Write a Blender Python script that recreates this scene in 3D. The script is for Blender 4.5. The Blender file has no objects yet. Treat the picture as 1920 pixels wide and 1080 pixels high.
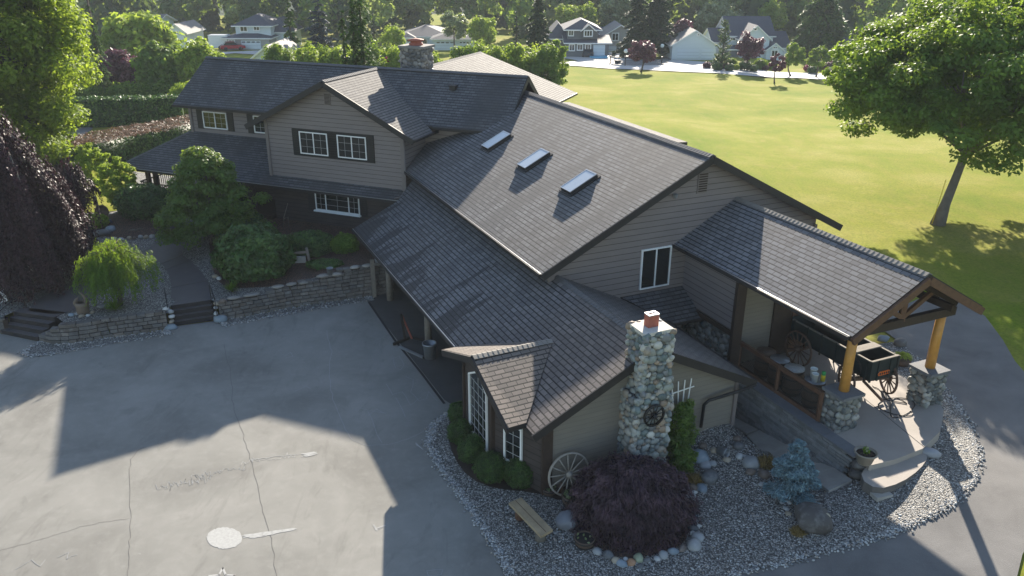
import bpy, bmesh, math, random
import numpy as np
from mathutils import Vector, Matrix, noise
from mathutils.geometry import delaunay_2d_cdt

random.seed(7)
SC = bpy.context.scene
COL = SC.collection
# ------------------------------------------------------------------ camera
CAM_H = 14.0
F = 1534.2
PITCH, ROLL = math.radians(22.45), math.radians(0.245)
def cam_axes():
    cp, sp = math.cos(PITCH), math.sin(PITCH)
    fwd = np.array([0, cp, -sp]); right = np.array([1., 0, 0]); up = np.cross(right, fwd)
    c, s = math.cos(ROLL), math.sin(ROLL)
    return right*c+up*s, -right*s+up*c, fwd
CR, CU, CF = cam_axes()
cd = bpy.data.cameras.new('camera'); cam = bpy.data.objects.new('camera', cd); COL.objects.link(cam)
cam.matrix_world = Matrix(((CR[0], CU[0], -CF[0], 0), (CR[1], CU[1], -CF[1], 0), (CR[2], CU[2], -CF[2], CAM_H), (0, 0, 0, 1)))
cd.sensor_width = 36; cd.lens = 36*F/1920; cd.clip_end = 3000; cd.clip_start = .1
SC.camera = cam
# ------------------------------------------------------------------ sky and sun
SUN_AZ, SUN_EL = math.atan(.222), math.radians(23.0)
w = bpy.data.worlds.new('World'); SC.world = w; w.use_nodes = True
nt = w.node_tree; bg = nt.nodes['Background']
sky = nt.nodes.new('ShaderNodeTexSky'); sky.sky_type = 'NISHITA'; sky.sun_disc = False
sky.sun_elevation = SUN_EL; sky.sun_rotation = SUN_AZ; sky.altitude = 100; sky.air_density = 1.0; sky.dust_density = .6
nt.links.new(sky.outputs[0], bg.inputs[0]); bg.inputs[1].default_value = 0.082
sl = bpy.data.lights.new('sun', 'SUN'); sl.energy = 5.0; sl.angle = math.radians(.6); sl.color = (1, .9, .76)
so = bpy.data.objects.new('sun', sl); COL.objects.link(so)
sdir = Vector((-math.sin(SUN_AZ)*math.cos(SUN_EL), -math.cos(SUN_AZ)*math.cos(SUN_EL), -math.sin(SUN_EL)))
so.rotation_euler = sdir.to_track_quat('-Z', 'Y').to_euler(); so.location = (20, 80, 60)
SC.view_settings.view_transform = 'Standard'; SC.view_settings.look = 'None'
SC.view_settings.exposure = 1.6; SC.view_settings.gamma = 1
SC.render.engine = 'CYCLES'
SC.cycles.max_bounces = 6; SC.cycles.transparent_max_bounces = 8
# ------------------------------------------------------------------ frames
GA, HC = math.radians(-24.48), math.radians(21.55)
uA = np.array([math.sin(GA), math.cos(GA), 0]); vA = np.array([math.cos(GA), -math.sin(GA), 0])
dC = np.array([math.sin(HC), math.cos(HC), 0]); eC = np.array([math.cos(HC), -math.sin(HC), 0])
ZZ = np.array([0, 0, 1.])
def W(u, v, z=0): return uA*u+vA*v+ZZ*z          # wing frame -> world
def X(d, e, z=0): return dC*d+eC*e+ZZ*z          # main house frame -> world
def sm(a, b, x):
    t = min(1, max(0, (x-a)/(b-a))); return t*t*(3-2*t)
def gz(x, y):
    u = x*uA[0]+y*uA[1]; v = x*vA[0]+y*vA[1]; d = x*dC[0]+y*dC[1]; e = x*eC[0]+y*eC[1]
    z = .66*sm(10, 19, v)
    z += .42*math.exp(-((u-17.2)**2+(v-14.2)**2)/1.7)
    z += .12*math.exp(-((u-13.0)**2+(v-17.9)**2)/1.6)
    w_ = sm(15.05, 15.55, v)*(1-sm(16.9, 17.05, v))*sm(12.9, 13.7, u)
    z = z*(1-w_)+(.2-.8*(u-13.6)/5.4)*w_
    z = z+(1.02-z)*sm(34.6, 36.2, d)*sm(-10, -14, e)
    z = z+(1.02-z)*sm(-30.5, -34, e)*sm(24, 28, d)
    if y > 45: z -= (y-45)*.035*min(1, (y-45)/30)
    return z
def ray(px, py): 
    r = CR*((px-960)/F)-CU*((py-540)/F)+CF; return r
def G(px, py, z):                                 # point of height z seen there in the photograph
    r = ray(px, py); t = (z-CAM_H)/r[2]; return np.array([r[0]*t, r[1]*t, z])
def at(px, py):
    z = 0.
    for _ in range(25):
        p = G(px, py, z); z = .5*z+.5*gz(p[0], p[1])
    return G(px, py, z)
def yat(px, py, dz=0.):                            # ground point of the upper yard
    z = .9
    for _ in range(30):
        p = G(px, py, z); z = .5*z+.5*(tz(p[0], p[1])+dz)
    return G(px, py, z)
def far(px, Y):                                   # ground point at distance Y under that direction
    r = ray(px, 100); x = r[0]/r[1]*Y
    return np.array([x, Y, gz(x, Y)])
def zat(px, py, Y):
    r = ray(px, py); return CAM_H+r[2]/r[1]*Y
# ------------------------------------------------------------------ materials
def newmat(name):
    m = bpy.data.materials.new(name); m.use_nodes = True
    n = m.node_tree; b = n.nodes['Principled BSDF']; return m, n, b
def nd(n, t, **k):
    x = n.nodes.new(t)
    for a, v in k.items():
        if a in x.inputs: x.inputs[a].default_value = v
        else: setattr(x, a, v)
    return x
def ramp(n, stops, interp='LINEAR'):
    r = n.nodes.new('ShaderNodeValToRGB'); r.color_ramp.interpolation = interp
    el = r.color_ramp.elements
    while len(el) < len(stops): el.new(.5)
    for e, (p, c) in zip(el, stops):
        e.position = p; e.color = (*c, 1) if len(c) == 3 else c
    return r
def mixc(n, a, b, f, mode='MIX'):
    m = n.nodes.new('ShaderNodeMix'); m.data_type = 'RGBA'; m.blend_type = mode
    for s, v in ((0, f), (6, a), (7, b)):
        if hasattr(v, 'is_linked') or hasattr(v, 'links'): n.links.new(v, m.inputs[s])
        else: m.inputs[s].default_value = v if s == 0 else (*v, 1)
    return m.outputs[2]
def mth(n, op, a, b=None, c=None):
    m = n.nodes.new('ShaderNodeMath'); m.operation = op
    for i, v in enumerate((a, b, c)):
        if v is None: continue
        if hasattr(v, 'links'): n.links.new(v, m.inputs[i])
        else: m.inputs[i].default_value = v
    return m.outputs[0]
def noi(n, vec, scale, detail=4, rough=.55, dist=0):
    x = nd(n, 'ShaderNodeTexNoise'); x.inputs['Scale'].default_value = scale; x.inputs['Detail'].default_value = detail
    x.inputs['Roughness'].default_value = rough; x.inputs['Distortion'].default_value = dist
    n.links.new(vec, x.inputs['Vector']); return x.outputs[0]
def bump(n, b, h, strength=.5, dist=.02):
    x = nd(n, 'ShaderNodeBump'); x.inputs['Strength'].default_value = strength; x.inputs['Distance'].default_value = dist
    n.links.new(h, x.inputs['Height']); n.links.new(x.outputs[0], b.inputs['Normal']); return x
def mapping(n, vec, scale):
    x = nd(n, 'ShaderNodeMapping'); x.inputs['Scale'].default_value = scale; n.links.new(vec, x.inputs[0]); return x.outputs[0]
def simple(name, col, rough=.7, var=.25, scale=6, bmp=.2, metal=0, spec=.4):
    m, n, b = newmat(name); tc = nd(n, 'ShaderNodeTexCoord').outputs['Object']
    f = noi(n, tc, scale, 5)
    c = mixc(n, tuple(x*(1-var) for x in col), tuple(min(1, x*(1+var)) for x in col), f)
    n.links.new(c, b.inputs['Base Color']); b.inputs['Roughness'].default_value = rough
    b.inputs['Metallic'].default_value = metal; b.inputs['Specular IOR Level'].default_value = spec
    if bmp: bump(n, b, noi(n, tc, scale*6, 3), bmp, .01)
    return m
def m_shingle(name, c1, c2, groove=(.02, .02, .022), stain=.7, rowh=.17, tabw=.3, warm=(.1, .085, .07), low=False):
    m, n, b = newmat(name); uv = nd(n, 'ShaderNodeUVMap').outputs[0]
    br = nd(n, 'ShaderNodeTexBrick'); br.offset = .5; br.squash = 1
    n.links.new(uv, br.inputs['Vector']); br.inputs['Scale'].default_value = 1
    br.inputs['Brick Width'].default_value = tabw; br.inputs['Row Height'].default_value = rowh
    br.inputs['Mortar Size'].default_value = .011; br.inputs['Mortar Smooth'].default_value = .2
    br.inputs['Color1'].default_value = (*c1, 1); br.inputs['Color2'].default_value = (*c2, 1); br.inputs['Mortar'].default_value = (*groove, 1)
    br.inputs['Bias'].default_value = 0
    sep = nd(n, 'ShaderNodeSeparateXYZ'); n.links.new(uv, sep.inputs[0])
    fr = mth(n, 'FRACT', mth(n, 'DIVIDE', sep.outputs[1], rowh))
    # shadow line of every butt edge, painted dark just above each course line
    edge = mth(n, 'SUBTRACT', 1, mth(n, 'MULTIPLY', mth(n, 'LESS_THAN', fr, .2), .78))
    c = mixc(n, (0, 0, 0), br.outputs[0], edge)
    gr = noi(n, uv, 55, 2); c = mixc(n, c, (.5, .5, .5), mth(n, 'MULTIPLY', mth(n, 'SUBTRACT', gr, .42), .22), 'MIX')
    big = noi(n, mapping(n, uv, (.55, .13, 1)), 1.0, 7, .68, .4)
    rs = ramp(n, [(.46, (0, 0, 0)), (.6, (1, 1, 1))]); n.links.new(big, rs.inputs[0])
    c = mixc(n, c, tuple(x*.42 for x in c1), mth(n, 'MULTIPLY', rs.outputs[0], stain))
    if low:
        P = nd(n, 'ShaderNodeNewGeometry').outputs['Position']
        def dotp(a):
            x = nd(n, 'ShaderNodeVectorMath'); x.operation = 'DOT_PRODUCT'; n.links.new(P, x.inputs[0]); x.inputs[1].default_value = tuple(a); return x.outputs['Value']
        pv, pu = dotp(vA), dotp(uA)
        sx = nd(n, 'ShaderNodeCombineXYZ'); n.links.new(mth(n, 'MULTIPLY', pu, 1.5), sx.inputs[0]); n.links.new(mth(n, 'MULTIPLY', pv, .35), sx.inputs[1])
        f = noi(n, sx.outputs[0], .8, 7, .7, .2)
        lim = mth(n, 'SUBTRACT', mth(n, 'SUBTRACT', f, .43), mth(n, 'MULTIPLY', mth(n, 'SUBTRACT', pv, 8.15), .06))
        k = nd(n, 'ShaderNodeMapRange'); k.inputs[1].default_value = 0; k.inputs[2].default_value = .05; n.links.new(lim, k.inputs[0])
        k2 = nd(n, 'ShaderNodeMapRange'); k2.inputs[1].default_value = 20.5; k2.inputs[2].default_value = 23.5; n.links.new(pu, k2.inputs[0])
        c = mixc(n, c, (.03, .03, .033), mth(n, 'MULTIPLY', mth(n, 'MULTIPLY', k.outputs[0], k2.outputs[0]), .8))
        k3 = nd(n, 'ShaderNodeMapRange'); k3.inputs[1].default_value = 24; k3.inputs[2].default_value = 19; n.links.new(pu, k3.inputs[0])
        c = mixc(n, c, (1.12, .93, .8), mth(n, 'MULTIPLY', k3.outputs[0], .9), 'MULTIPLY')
    pa = noi(n, uv, .35, 3); rp = ramp(n, [(.4, (0, 0, 0)), (.7, (1, 1, 1))]); n.links.new(pa, rp.inputs[0])
    c = mixc(n, c, warm, mth(n, 'MULTIPLY', rp.outputs[0], .22))
    n.links.new(c, b.inputs['Base Color']); b.inputs['Roughness'].default_value = .85; b.inputs['Specular IOR Level'].default_value = .35
    h = mth(n, 'ADD', mth(n, 'MULTIPLY', fr, -1.0), mth(n, 'MULTIPLY', br.outputs[1], -.5))
    h = mth(n, 'ADD', h, mth(n, 'MULTIPLY', gr, .35))
    bump(n, b, h, .9, .018); return m
def m_siding(name, col, lap=.2, var=.15, line=.35, bs=.6):
    m, n, b = newmat(name); tc = nd(n, 'ShaderNodeTexCoord').outputs['Object']
    geo = nd(n, 'ShaderNodeNewGeometry'); sep = nd(n, 'ShaderNodeSeparateXYZ'); n.links.new(geo.outputs['Position'], sep.inputs[0])
    fr = mth(n, 'FRACT', mth(n, 'DIVIDE', sep.outputs[2], lap))
    ln = mth(n, 'SUBTRACT', 1, mth(n, 'MULTIPLY', mth(n, 'LESS_THAN', fr, .1), 1-line))
    f = noi(n, mapping(n, geo.outputs['Position'], (.7, .7, 3)), 2.0, 5)
    c = mixc(n, tuple(x*(1-var) for x in col), tuple(x*(1+var) for x in col), f)
    c = mixc(n, (0, 0, 0), c, ln)
    n.links.new(c, b.inputs['Base Color']); b.inputs['Roughness'].default_value = .7; b.inputs['Specular IOR Level'].default_value = .3
    bump(n, b, mth(n, 'ADD', mth(n, 'MULTIPLY', fr, -1), mth(n, 'MULTIPLY', f, .3)), bs, .02); return m
def m_leaf(name, cols, trans=.45, rough=.5, spec=.4):
    m, n, b = newmat(name)
    a = nd(n, 'ShaderNodeAttribute'); a.attribute_name = 'tone'
    r = ramp(n, [(i/(len(cols)-1), c) for i, c in enumerate(cols)]); n.links.new(a.outputs['Fac'], r.inputs[0])
    n.links.new(r.outputs[0], b.inputs['Base Color']); b.inputs['Roughness'].default_value = rough
    b.inputs['Specular IOR Level'].default_value = spec
    t = nd(n, 'ShaderNodeBsdfTranslucent')
    tcx = mixc(n, r.outputs[0], (.5, .62, .04), .35) if trans > .35 else r.outputs[0]
    n.links.new(tcx, t.inputs[0])
    mx = nd(n, 'ShaderNodeMixShader'); mx.inputs[0].default_value = trans
    n.links.new(b.outputs[0], mx.inputs[1]); n.links.new(t.outputs[0], mx.inputs[2])
    n.links.new(mx.outputs[0], n.nodes['Material Output'].inputs[0]); return m
def m_attr(name, rough=.65, bmp=.3, scale=12, spec=.4):
    m, n, b = newmat(name); a = nd(n, 'ShaderNodeAttribute'); a.attribute_name = 'rgb'
    tc = nd(n, 'ShaderNodeTexCoord').outputs['Object']
    f = noi(n, tc, scale, 6, .65); c = mixc(n, a.outputs[0], (.9, .9, .9), mth(n, 'MULTIPLY', mth(n, 'SUBTRACT', f, .5), .5))
    d = mixc(n, c, (.03, .03, .03), mth(n, 'MULTIPLY', mth(n, 'SUBTRACT', noi(n, tc, scale*.4, 4), .45), .8))
    n.links.new(d, b.inputs['Base Color']); b.inputs['Roughness'].default_value = rough; b.inputs['Specular IOR Level'].default_value = spec
    bump(n, b, f, bmp, .02); return m

M = {}
M['sh'] = m_shingle('shingle_grey', (.172, .172, .178), (.1, .101, .107))
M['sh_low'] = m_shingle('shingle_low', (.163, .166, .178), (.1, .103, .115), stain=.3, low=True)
M['sh_up'] = m_shingle('shingle_upper', (.12, .122, .132), (.07, .072, .08), stain=.7, rowh=.17)
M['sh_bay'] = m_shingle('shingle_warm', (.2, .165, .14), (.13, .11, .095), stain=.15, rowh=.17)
M['sh_port'] = m_shingle('shingle_pavilion', (.19, .192, .205), (.115, .117, .128), stain=.2, rowh=.17)
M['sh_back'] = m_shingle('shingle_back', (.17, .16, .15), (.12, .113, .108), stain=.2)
M['sh_far'] = simple('far_roof_shingle', (.065, .07, .088), .8, .3, 3, 0)
M['sh_far_l'] = simple('far_roof_pale', (.2, .19, .18), .8, .25, 3, 0)
M['fascia'] = simple('dark_fascia', (.022, .02, .02), .6, .3, 4, .1)
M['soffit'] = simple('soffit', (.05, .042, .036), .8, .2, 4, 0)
M['siding'] = m_siding('taupe_lap_siding', (.2, .172, .162), .21)
M['siding_low'] = m_siding('olive_lap_siding', (.19, .172, .145), .15, line=.8, bs=.25)
M['siding_dark'] = m_siding('dark_brown_shingle_siding', (.05, .04, .037), .2, .5)
M['trim'] = simple('taupe_trim', (.17, .145, .135), .6, .1, 3, .05)
M['white'] = simple('white_paint', (.8, .8, .78), .45, .04, 4, 0)
M['grille'] = simple('window_grille', (.4, .4, .39), .5, .05, 4, 0)
M['metal'] = simple('gutter_metal', (.5, .5, .5), .3, .1, 4, 0, metal=.8)
M['black'] = simple('black_paint', (.012, .012, .013), .5, .3, 5, .1)
M['wood'] = simple('brown_timber', (.11, .055, .032), .65, .45, 7, .4)
M['wood_dk'] = simple('dark_timber', (.035, .022, .016), .7, .4, 7, .3)
M['wood_grey'] = simple('weathered_wood', (.17, .15, .125), .8, .4, 9, .5)
M['log'] = simple('honey_log', (.5, .24, .05), .45, .3, 5, .25)
M['barrel'] = simple('barrel_oak', (.09, .06, .042), .7, .5, 8, .4)
M['iron'] = simple('dark_iron', (.03, .028, .027), .5, .4, 9, .2, metal=.5)
M['galv'] = simple('galvanised_steel', (.28, .3, .32), .4, .25, 7, .15, metal=.6)
M['wheel'] = simple('wheel_wood', (.1, .06, .042), .7, .4, 12, .3)
M['wheel_pale'] = simple('wheel_pale', (.3, .27, .23), .75, .3, 12, .3)
M['wagon'] = simple('faded_green_paint', (.012, .022, .022), .6, .5, 5, .3)
M['orange'] = simple('orange_enamel', (.75, .16, .02), .5, .2, 20, 0)
M['plastic'] = simple('white_plastic', (.75, .78, .75), .35, .05, 5, 0)
M['yellow'] = simple('yellow_plastic', (.65, .5, .03), .4, .1, 5, 0)
M['green_pl'] = simple('green_plastic', (.03, .3, .08), .4, .1, 5, 0)
M['red_cl'] = simple('red_clay', (.3, .09, .06), .7, .3, 10, .3)
M['rope'] = simple('rope', (.05, .045, .035), .9, .3, 20, .3)
M['mortar'] = simple('mortar', (.12, .115, .105), .9, .4, 9, .6)
M['bark'] = simple('bark', (.075, .06, .047), .9, .5, 5, .8)
M['bark_pale'] = simple('bark_pale', (.14, .125, .105), .9, .45, 4, .8)
M['moss'] = simple('mossy_bark', (.06, .065, .025), .95, .5, 5, .8)
M['paver'] = simple('cap_slate', (.14, .145, .155), .8, .25, 3, .4)
M['block'] = m_attr('concrete_block', .9, .6, 5)
M['stone'] = m_attr('river_stone', .55, .25, 9)
M['rock'] = m_attr('garden_rock', .6, .35, 4)
M['ceramic'] = simple('glazed_pot', (.22, .19, .15), .3, .3, 3, .05)
M['soil'] = simple('soil', (.035, .024, .018), .95, .4, 12, .6)
M['sculpt'] = simple('bronze_clay', (.13, .1, .075), .45, .3, 4, .3)
M['benchtop'] = simple('bench_slab', (.33, .25, .15), .55, .55, 3, .3)
M['chalk'] = simple('chalk', (.36, .36, .345), .95, .28, 14, 0)
M['chalk_dim'] = simple('chalk_faint', (.28, .285, .28), .95, .3, 30, 0)
M['crack'] = simple('crack', (.11, .105, .098), .95, .3, 30, 0)
M['car_red'] = simple('red_car_paint', (.35, .02, .03), .25, .1, 2, 0)
M['car_dark'] = simple('dark_car_paint', (.03, .035, .045), .25, .1, 2, 0)
M['car_white'] = simple('white_car_paint', (.7, .72, .75), .25, .05, 2, 0)
M['tyre'] = simple('tyre', (.02, .02, .02), .9, .1, 5, 0)
M['wall_white'] = m_siding('pale_siding', (.62, .68, .7), .2, .05, .75)
M['wall_grey'] = m_siding('blue_grey_siding', (.16, .165, .17), .2, .1, .6)
M['wall_tan'] = m_siding('stone_grey_siding', (.36, .35, .33), .2, .1, .7)
M['door_white'] = m_siding('garage_door_panel', (.62, .68, .72), .5, .04, .7)
M['pavement'] = simple('pale_concrete_road', (.46, .45, .43), .85, .1, .4, .05)
M['pool'] = simple('blue_plastic', (.12, .45, .65), .4, .1, 4, 0)
# glass
g, n, b = newmat('window_glass'); b.inputs['Base Color'].default_value = (.008, .012, .014, 1); b.inputs['Roughness'].default_value = .06
b.inputs['Specular IOR Level'].default_value = .7; M['glass'] = g
g, n, b = newmat('skylight_glass'); b.inputs['Base Color'].default_value = (.42, .46, .5, 1); b.inputs['Roughness'].default_value = .22
b.inputs['Specular IOR Level'].default_value = 1.0; M['sky_glass'] = g
# asphalt driveway
m, n, b = newmat('driveway_asphalt'); P = nd(n, 'ShaderNodeNewGeometry').outputs['Position']
f1 = noi(n, P, .35, 6, .6, .5); f2 = noi(n, P, 3.2, 6, .65); f3 = noi(n, P, 60, 2)
r = ramp(n, [(.3, (.17, .165, .15)), (.5, (.225, .22, .2)), (.7, (.27, .262, .24))]); n.links.new(f1, r.inputs[0])
c = mixc(n, r.outputs[0], (.33, .325, .3), mth(n, 'MULTIPLY', mth(n, 'SUBTRACT', f2, .5), 1.1))
st = noi(n, mapping(n, P, (1, .35, 1)), 1.1, 5, .7, 1.2); rr = ramp(n, [(.55, (0, 0, 0)), (.75, (1, 1, 1))]); n.links.new(st, rr.inputs[0])
c = mixc(n, c, (.11, .105, .095), mth(n, 'MULTIPLY', rr.outputs[0], .5))
ch = noi(n, mapping(n, P, (1.2, 2.6, 1)), 2.1, 8, .75, 1.5); rc = ramp(n, [(.63, (0, 0, 0)), (.74, (1, 1, 1))]); n.links.new(ch, rc.inputs[0])
c = mixc(n, c, (.42, .42, .4), mth(n, 'MULTIPLY', rc.outputs[0], .35))
c = mixc(n, c, (.05, .05, .05), mth(n, 'MULTIPLY', mth(n, 'SUBTRACT', f3, .45), .7))
n.links.new(c, b.inputs['Base Color']); b.inputs['Roughness'].default_value = .9; b.inputs['Specular IOR Level'].default_value = .25
bump(n, b, f3, .35, .006); M['asphalt'] = m
m, n, b = newmat('path_asphalt'); P = nd(n, 'ShaderNodeNewGeometry').outputs['Position']
f1 = noi(n, P, .6, 5, .6, .4); f3 = noi(n, P, 45, 2)
r = ramp(n, [(.3, (.105, .101, .097)), (.7, (.18, .173, .164))]); n.links.new(f1, r.inputs[0])
c = mixc(n, r.outputs[0], (.3, .3, .3), mth(n, 'MULTIPLY', mth(n, 'SUBTRACT', f3, .5), .8)); n.links.new(c, b.inputs['Base Color'])
b.inputs['Roughness'].default_value = .9; bump(n, b, f3, .6, .012); M['path'] = m
# lawn
m, n, b = newmat('lawn_grass'); P = nd(n, 'ShaderNodeNewGeometry').outputs['Position']
f1 = noi(n, P, .12, 5, .6, .3); f2 = noi(n, mapping(n, P, (1, .3, 1)), 1.4, 6, .7); f3 = noi(n, P, 9, 7, .8); f4 = noi(n, P, .55, 6, .7, .8)
r = ramp(n, [(.3, (.15, .21, .014)), (.52, (.25, .265, .036)), (.72, (.38, .34, .11))]); n.links.new(f1, r.inputs[0])
c = mixc(n, r.outputs[0], (.03, .06, .006), mth(n, 'MULTIPLY', mth(n, 'SUBTRACT', f3, .42), 2.4))
r4 = ramp(n, [(.56, (0, 0, 0)), (.72, (1, 1, 1))]); n.links.new(f4, r4.inputs[0]); c = mixc(n, c, (.33, .27, .1), mth(n, 'MULTIPLY', r4.outputs[0], .45))
c = mixc(n, c, (.27, .22, .06), mth(n, 'MULTIPLY', mth(n, 'SUBTRACT', f2, .45), 1.3))
n.links.new(c, b.inputs['Base Color']); b.inputs['Roughness'].default_value = 1; b.inputs['Specular IOR Level'].default_value = .05
bump(n, b, f3, .5, .04)
b.inputs['Sheen Weight'].default_value = 0; b.inputs['Sheen Roughness'].default_value = .5; b.inputs['Sheen Tint'].default_value = (.75, .9, .3, 1)
M['lawn'] = m
# gravel
def m_gravel(name, scale, dark, lite):
    m, n, b = newmat(name); P = nd(n, 'ShaderNodeNewGeometry').outputs['Position']
    v = nd(n, 'ShaderNodeTexVoronoi'); v.inputs['Scale'].default_value = scale; n.links.new(P, v.inputs['Vector'])
    sp = nd(n, 'ShaderNodeSeparateColor'); n.links.new(v.outputs['Color'], sp.inputs[0])
    r = ramp(n, [(0, dark), (.45, tuple((a+c)/2*.8 for a, c in zip(dark, lite))), (.8, lite), (1, tuple(min(1, x*1.35) for x in lite))]); n.links.new(sp.outputs[0], r.inputs[0])
    d = ramp(n, [(.3, (1, 1, 1)), (.68, (.16, .16, .16))]); n.links.new(v.outputs['Distance'], d.inputs[0])
    c = mixc(n, r.outputs[0], d.outputs[0], 1.0, 'MULTIPLY')
    big = noi(n, P, .9, 4); c = mixc(n, c, (.1, .09, .075), mth(n, 'MULTIPLY', mth(n, 'SUBTRACT', big, .45), .7))
    n.links.new(c, b.inputs['Base Color']); b.inputs['Roughness'].default_value = .7
    h = mth(n, 'MULTIPLY', v.outputs['Distance'], -1); bump(n, b, h, 1, .03); return m
M['gravel'] = m_gravel('grey_gravel', 24, (.15, .147, .138), (.41, .4, .375))
M['mulch'] = m_gravel('bark_mulch', 26, (.04, .02, .013), (.17, .085, .055))
# concrete
M['patio'] = simple('patio_concrete', (.33, .295, .26), .8, .22, 1.3, .08)
M['step_side'] = simple('step_side', (.12, .11, .1), .85, .35, 4, .3)  # darker than the step top: shade and dirt together in the colour
M['flag'] = simple('flagstone', (.34, .32, .285), .85, .35, 2.2, .3)
M['walk'] = simple('stamped_dark_concrete', (.085, .078, .08), .6, .2, 2.5, .2)
M['step'] = simple('black_step', (.02, .018, .019), .7, .3, 3, .2)
# foliage
M['lf_maple'] = m_leaf('leaf_big_maple', [(0.035, 0.084, 0.0168), (0.084, 0.168, 0.028), (0.168, 0.28, 0.042)], .42, .55, .18)
M['lf_left'] = m_leaf('leaf_left_tree', [(.045, .1, .012), (.14, .22, .022), (.34, .42, .06)], .5, .55, .18)
M['lf_purple'] = m_leaf('leaf_copper_beech', [(.012, .006, .01), (.035, .013, .02), (.1, .05, .06)], .22, .5, .3)
M['lf_lace'] = m_leaf('leaf_laceleaf', [(.028, .015, .024), (.062, .034, .05), (.12, .07, .09)], .15, .6)
M['lf_weep'] = m_leaf('leaf_weeping_green', [(.03, .075, .012), (.08, .17, .02), (.17, .28, .03)], .45, .55, .18)
M['lf_dark'] = m_leaf('leaf_dark_shrub', [(0.0252, 0.0591, 0.0135), (0.0591, 0.127, 0.0252), (0.118, 0.203, 0.0421)], .25)
M['lf_box'] = m_leaf('leaf_boxwood', [(0.0195, 0.052, 0.0104), (0.0455, 0.104, 0.0156), (0.078, 0.169, 0.026)], .25)
M['lf_mid'] = m_leaf('leaf_mid_green', [(0.045, 0.105, 0.018), (0.105, 0.195, 0.033), (0.195, 0.3, 0.0525)], .42, .6, .15)
M['lf_dog'] = m_leaf('leaf_dogwood', [(.03, .075, .015), (.075, .15, .025), (.2, .3, .04)], .4)
M['lf_lime'] = m_leaf('leaf_lime', [(0.102, 0.174, 0.0217), (0.217, 0.319, 0.0435), (0.435, 0.493, 0.087)], .5, .6, .15)
M['lf_pale'] = m_leaf('leaf_silver', [(0.091, 0.13, 0.0585), (0.182, 0.234, 0.117), (0.351, 0.403, 0.247)], .4)
M['lf_con'] = m_leaf('needle_dark', [(0.012, 0.03, 0.012), (0.03, 0.063, 0.0225), (0.06, 0.105, 0.033)], .2, .6, .15)
M['lf_cedar'] = m_leaf('needle_cedar', [(0.03, 0.0675, 0.018), (0.0675, 0.128, 0.03), (0.128, 0.21, 0.045)], .3, .6, .15)
M['lf_blue'] = m_leaf('needle_blue', [(.09, .15, .165), (.17, .27, .3), (.3, .43, .46)], .15)
M['lf_steel'] = m_leaf('needle_steel', [(0.0225, 0.0375, 0.045), (0.0525, 0.075, 0.09), (0.105, 0.143, 0.158)], .15, .6, .15)
M['lf_plum'] = m_leaf('leaf_plum', [(0.039, 0.013, 0.0234), (0.117, 0.0325, 0.052), (0.26, 0.104, 0.13)], .3)
M['lf_dry'] = m_leaf('dry_twigs', [(.06, .03, .015), (.17, .09, .05), (.28, .17, .1)], .2)
M['lf_gold'] = m_leaf('gold_grass', [(.12, .08, .02), (.25, .17, .05), (.35, .26, .09)], .3)
M['lf_pink'] = m_leaf('pink_flower', [(.15, .01, .05), (.4, .03, .12), (.5, .1, .2)], .3)
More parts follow.
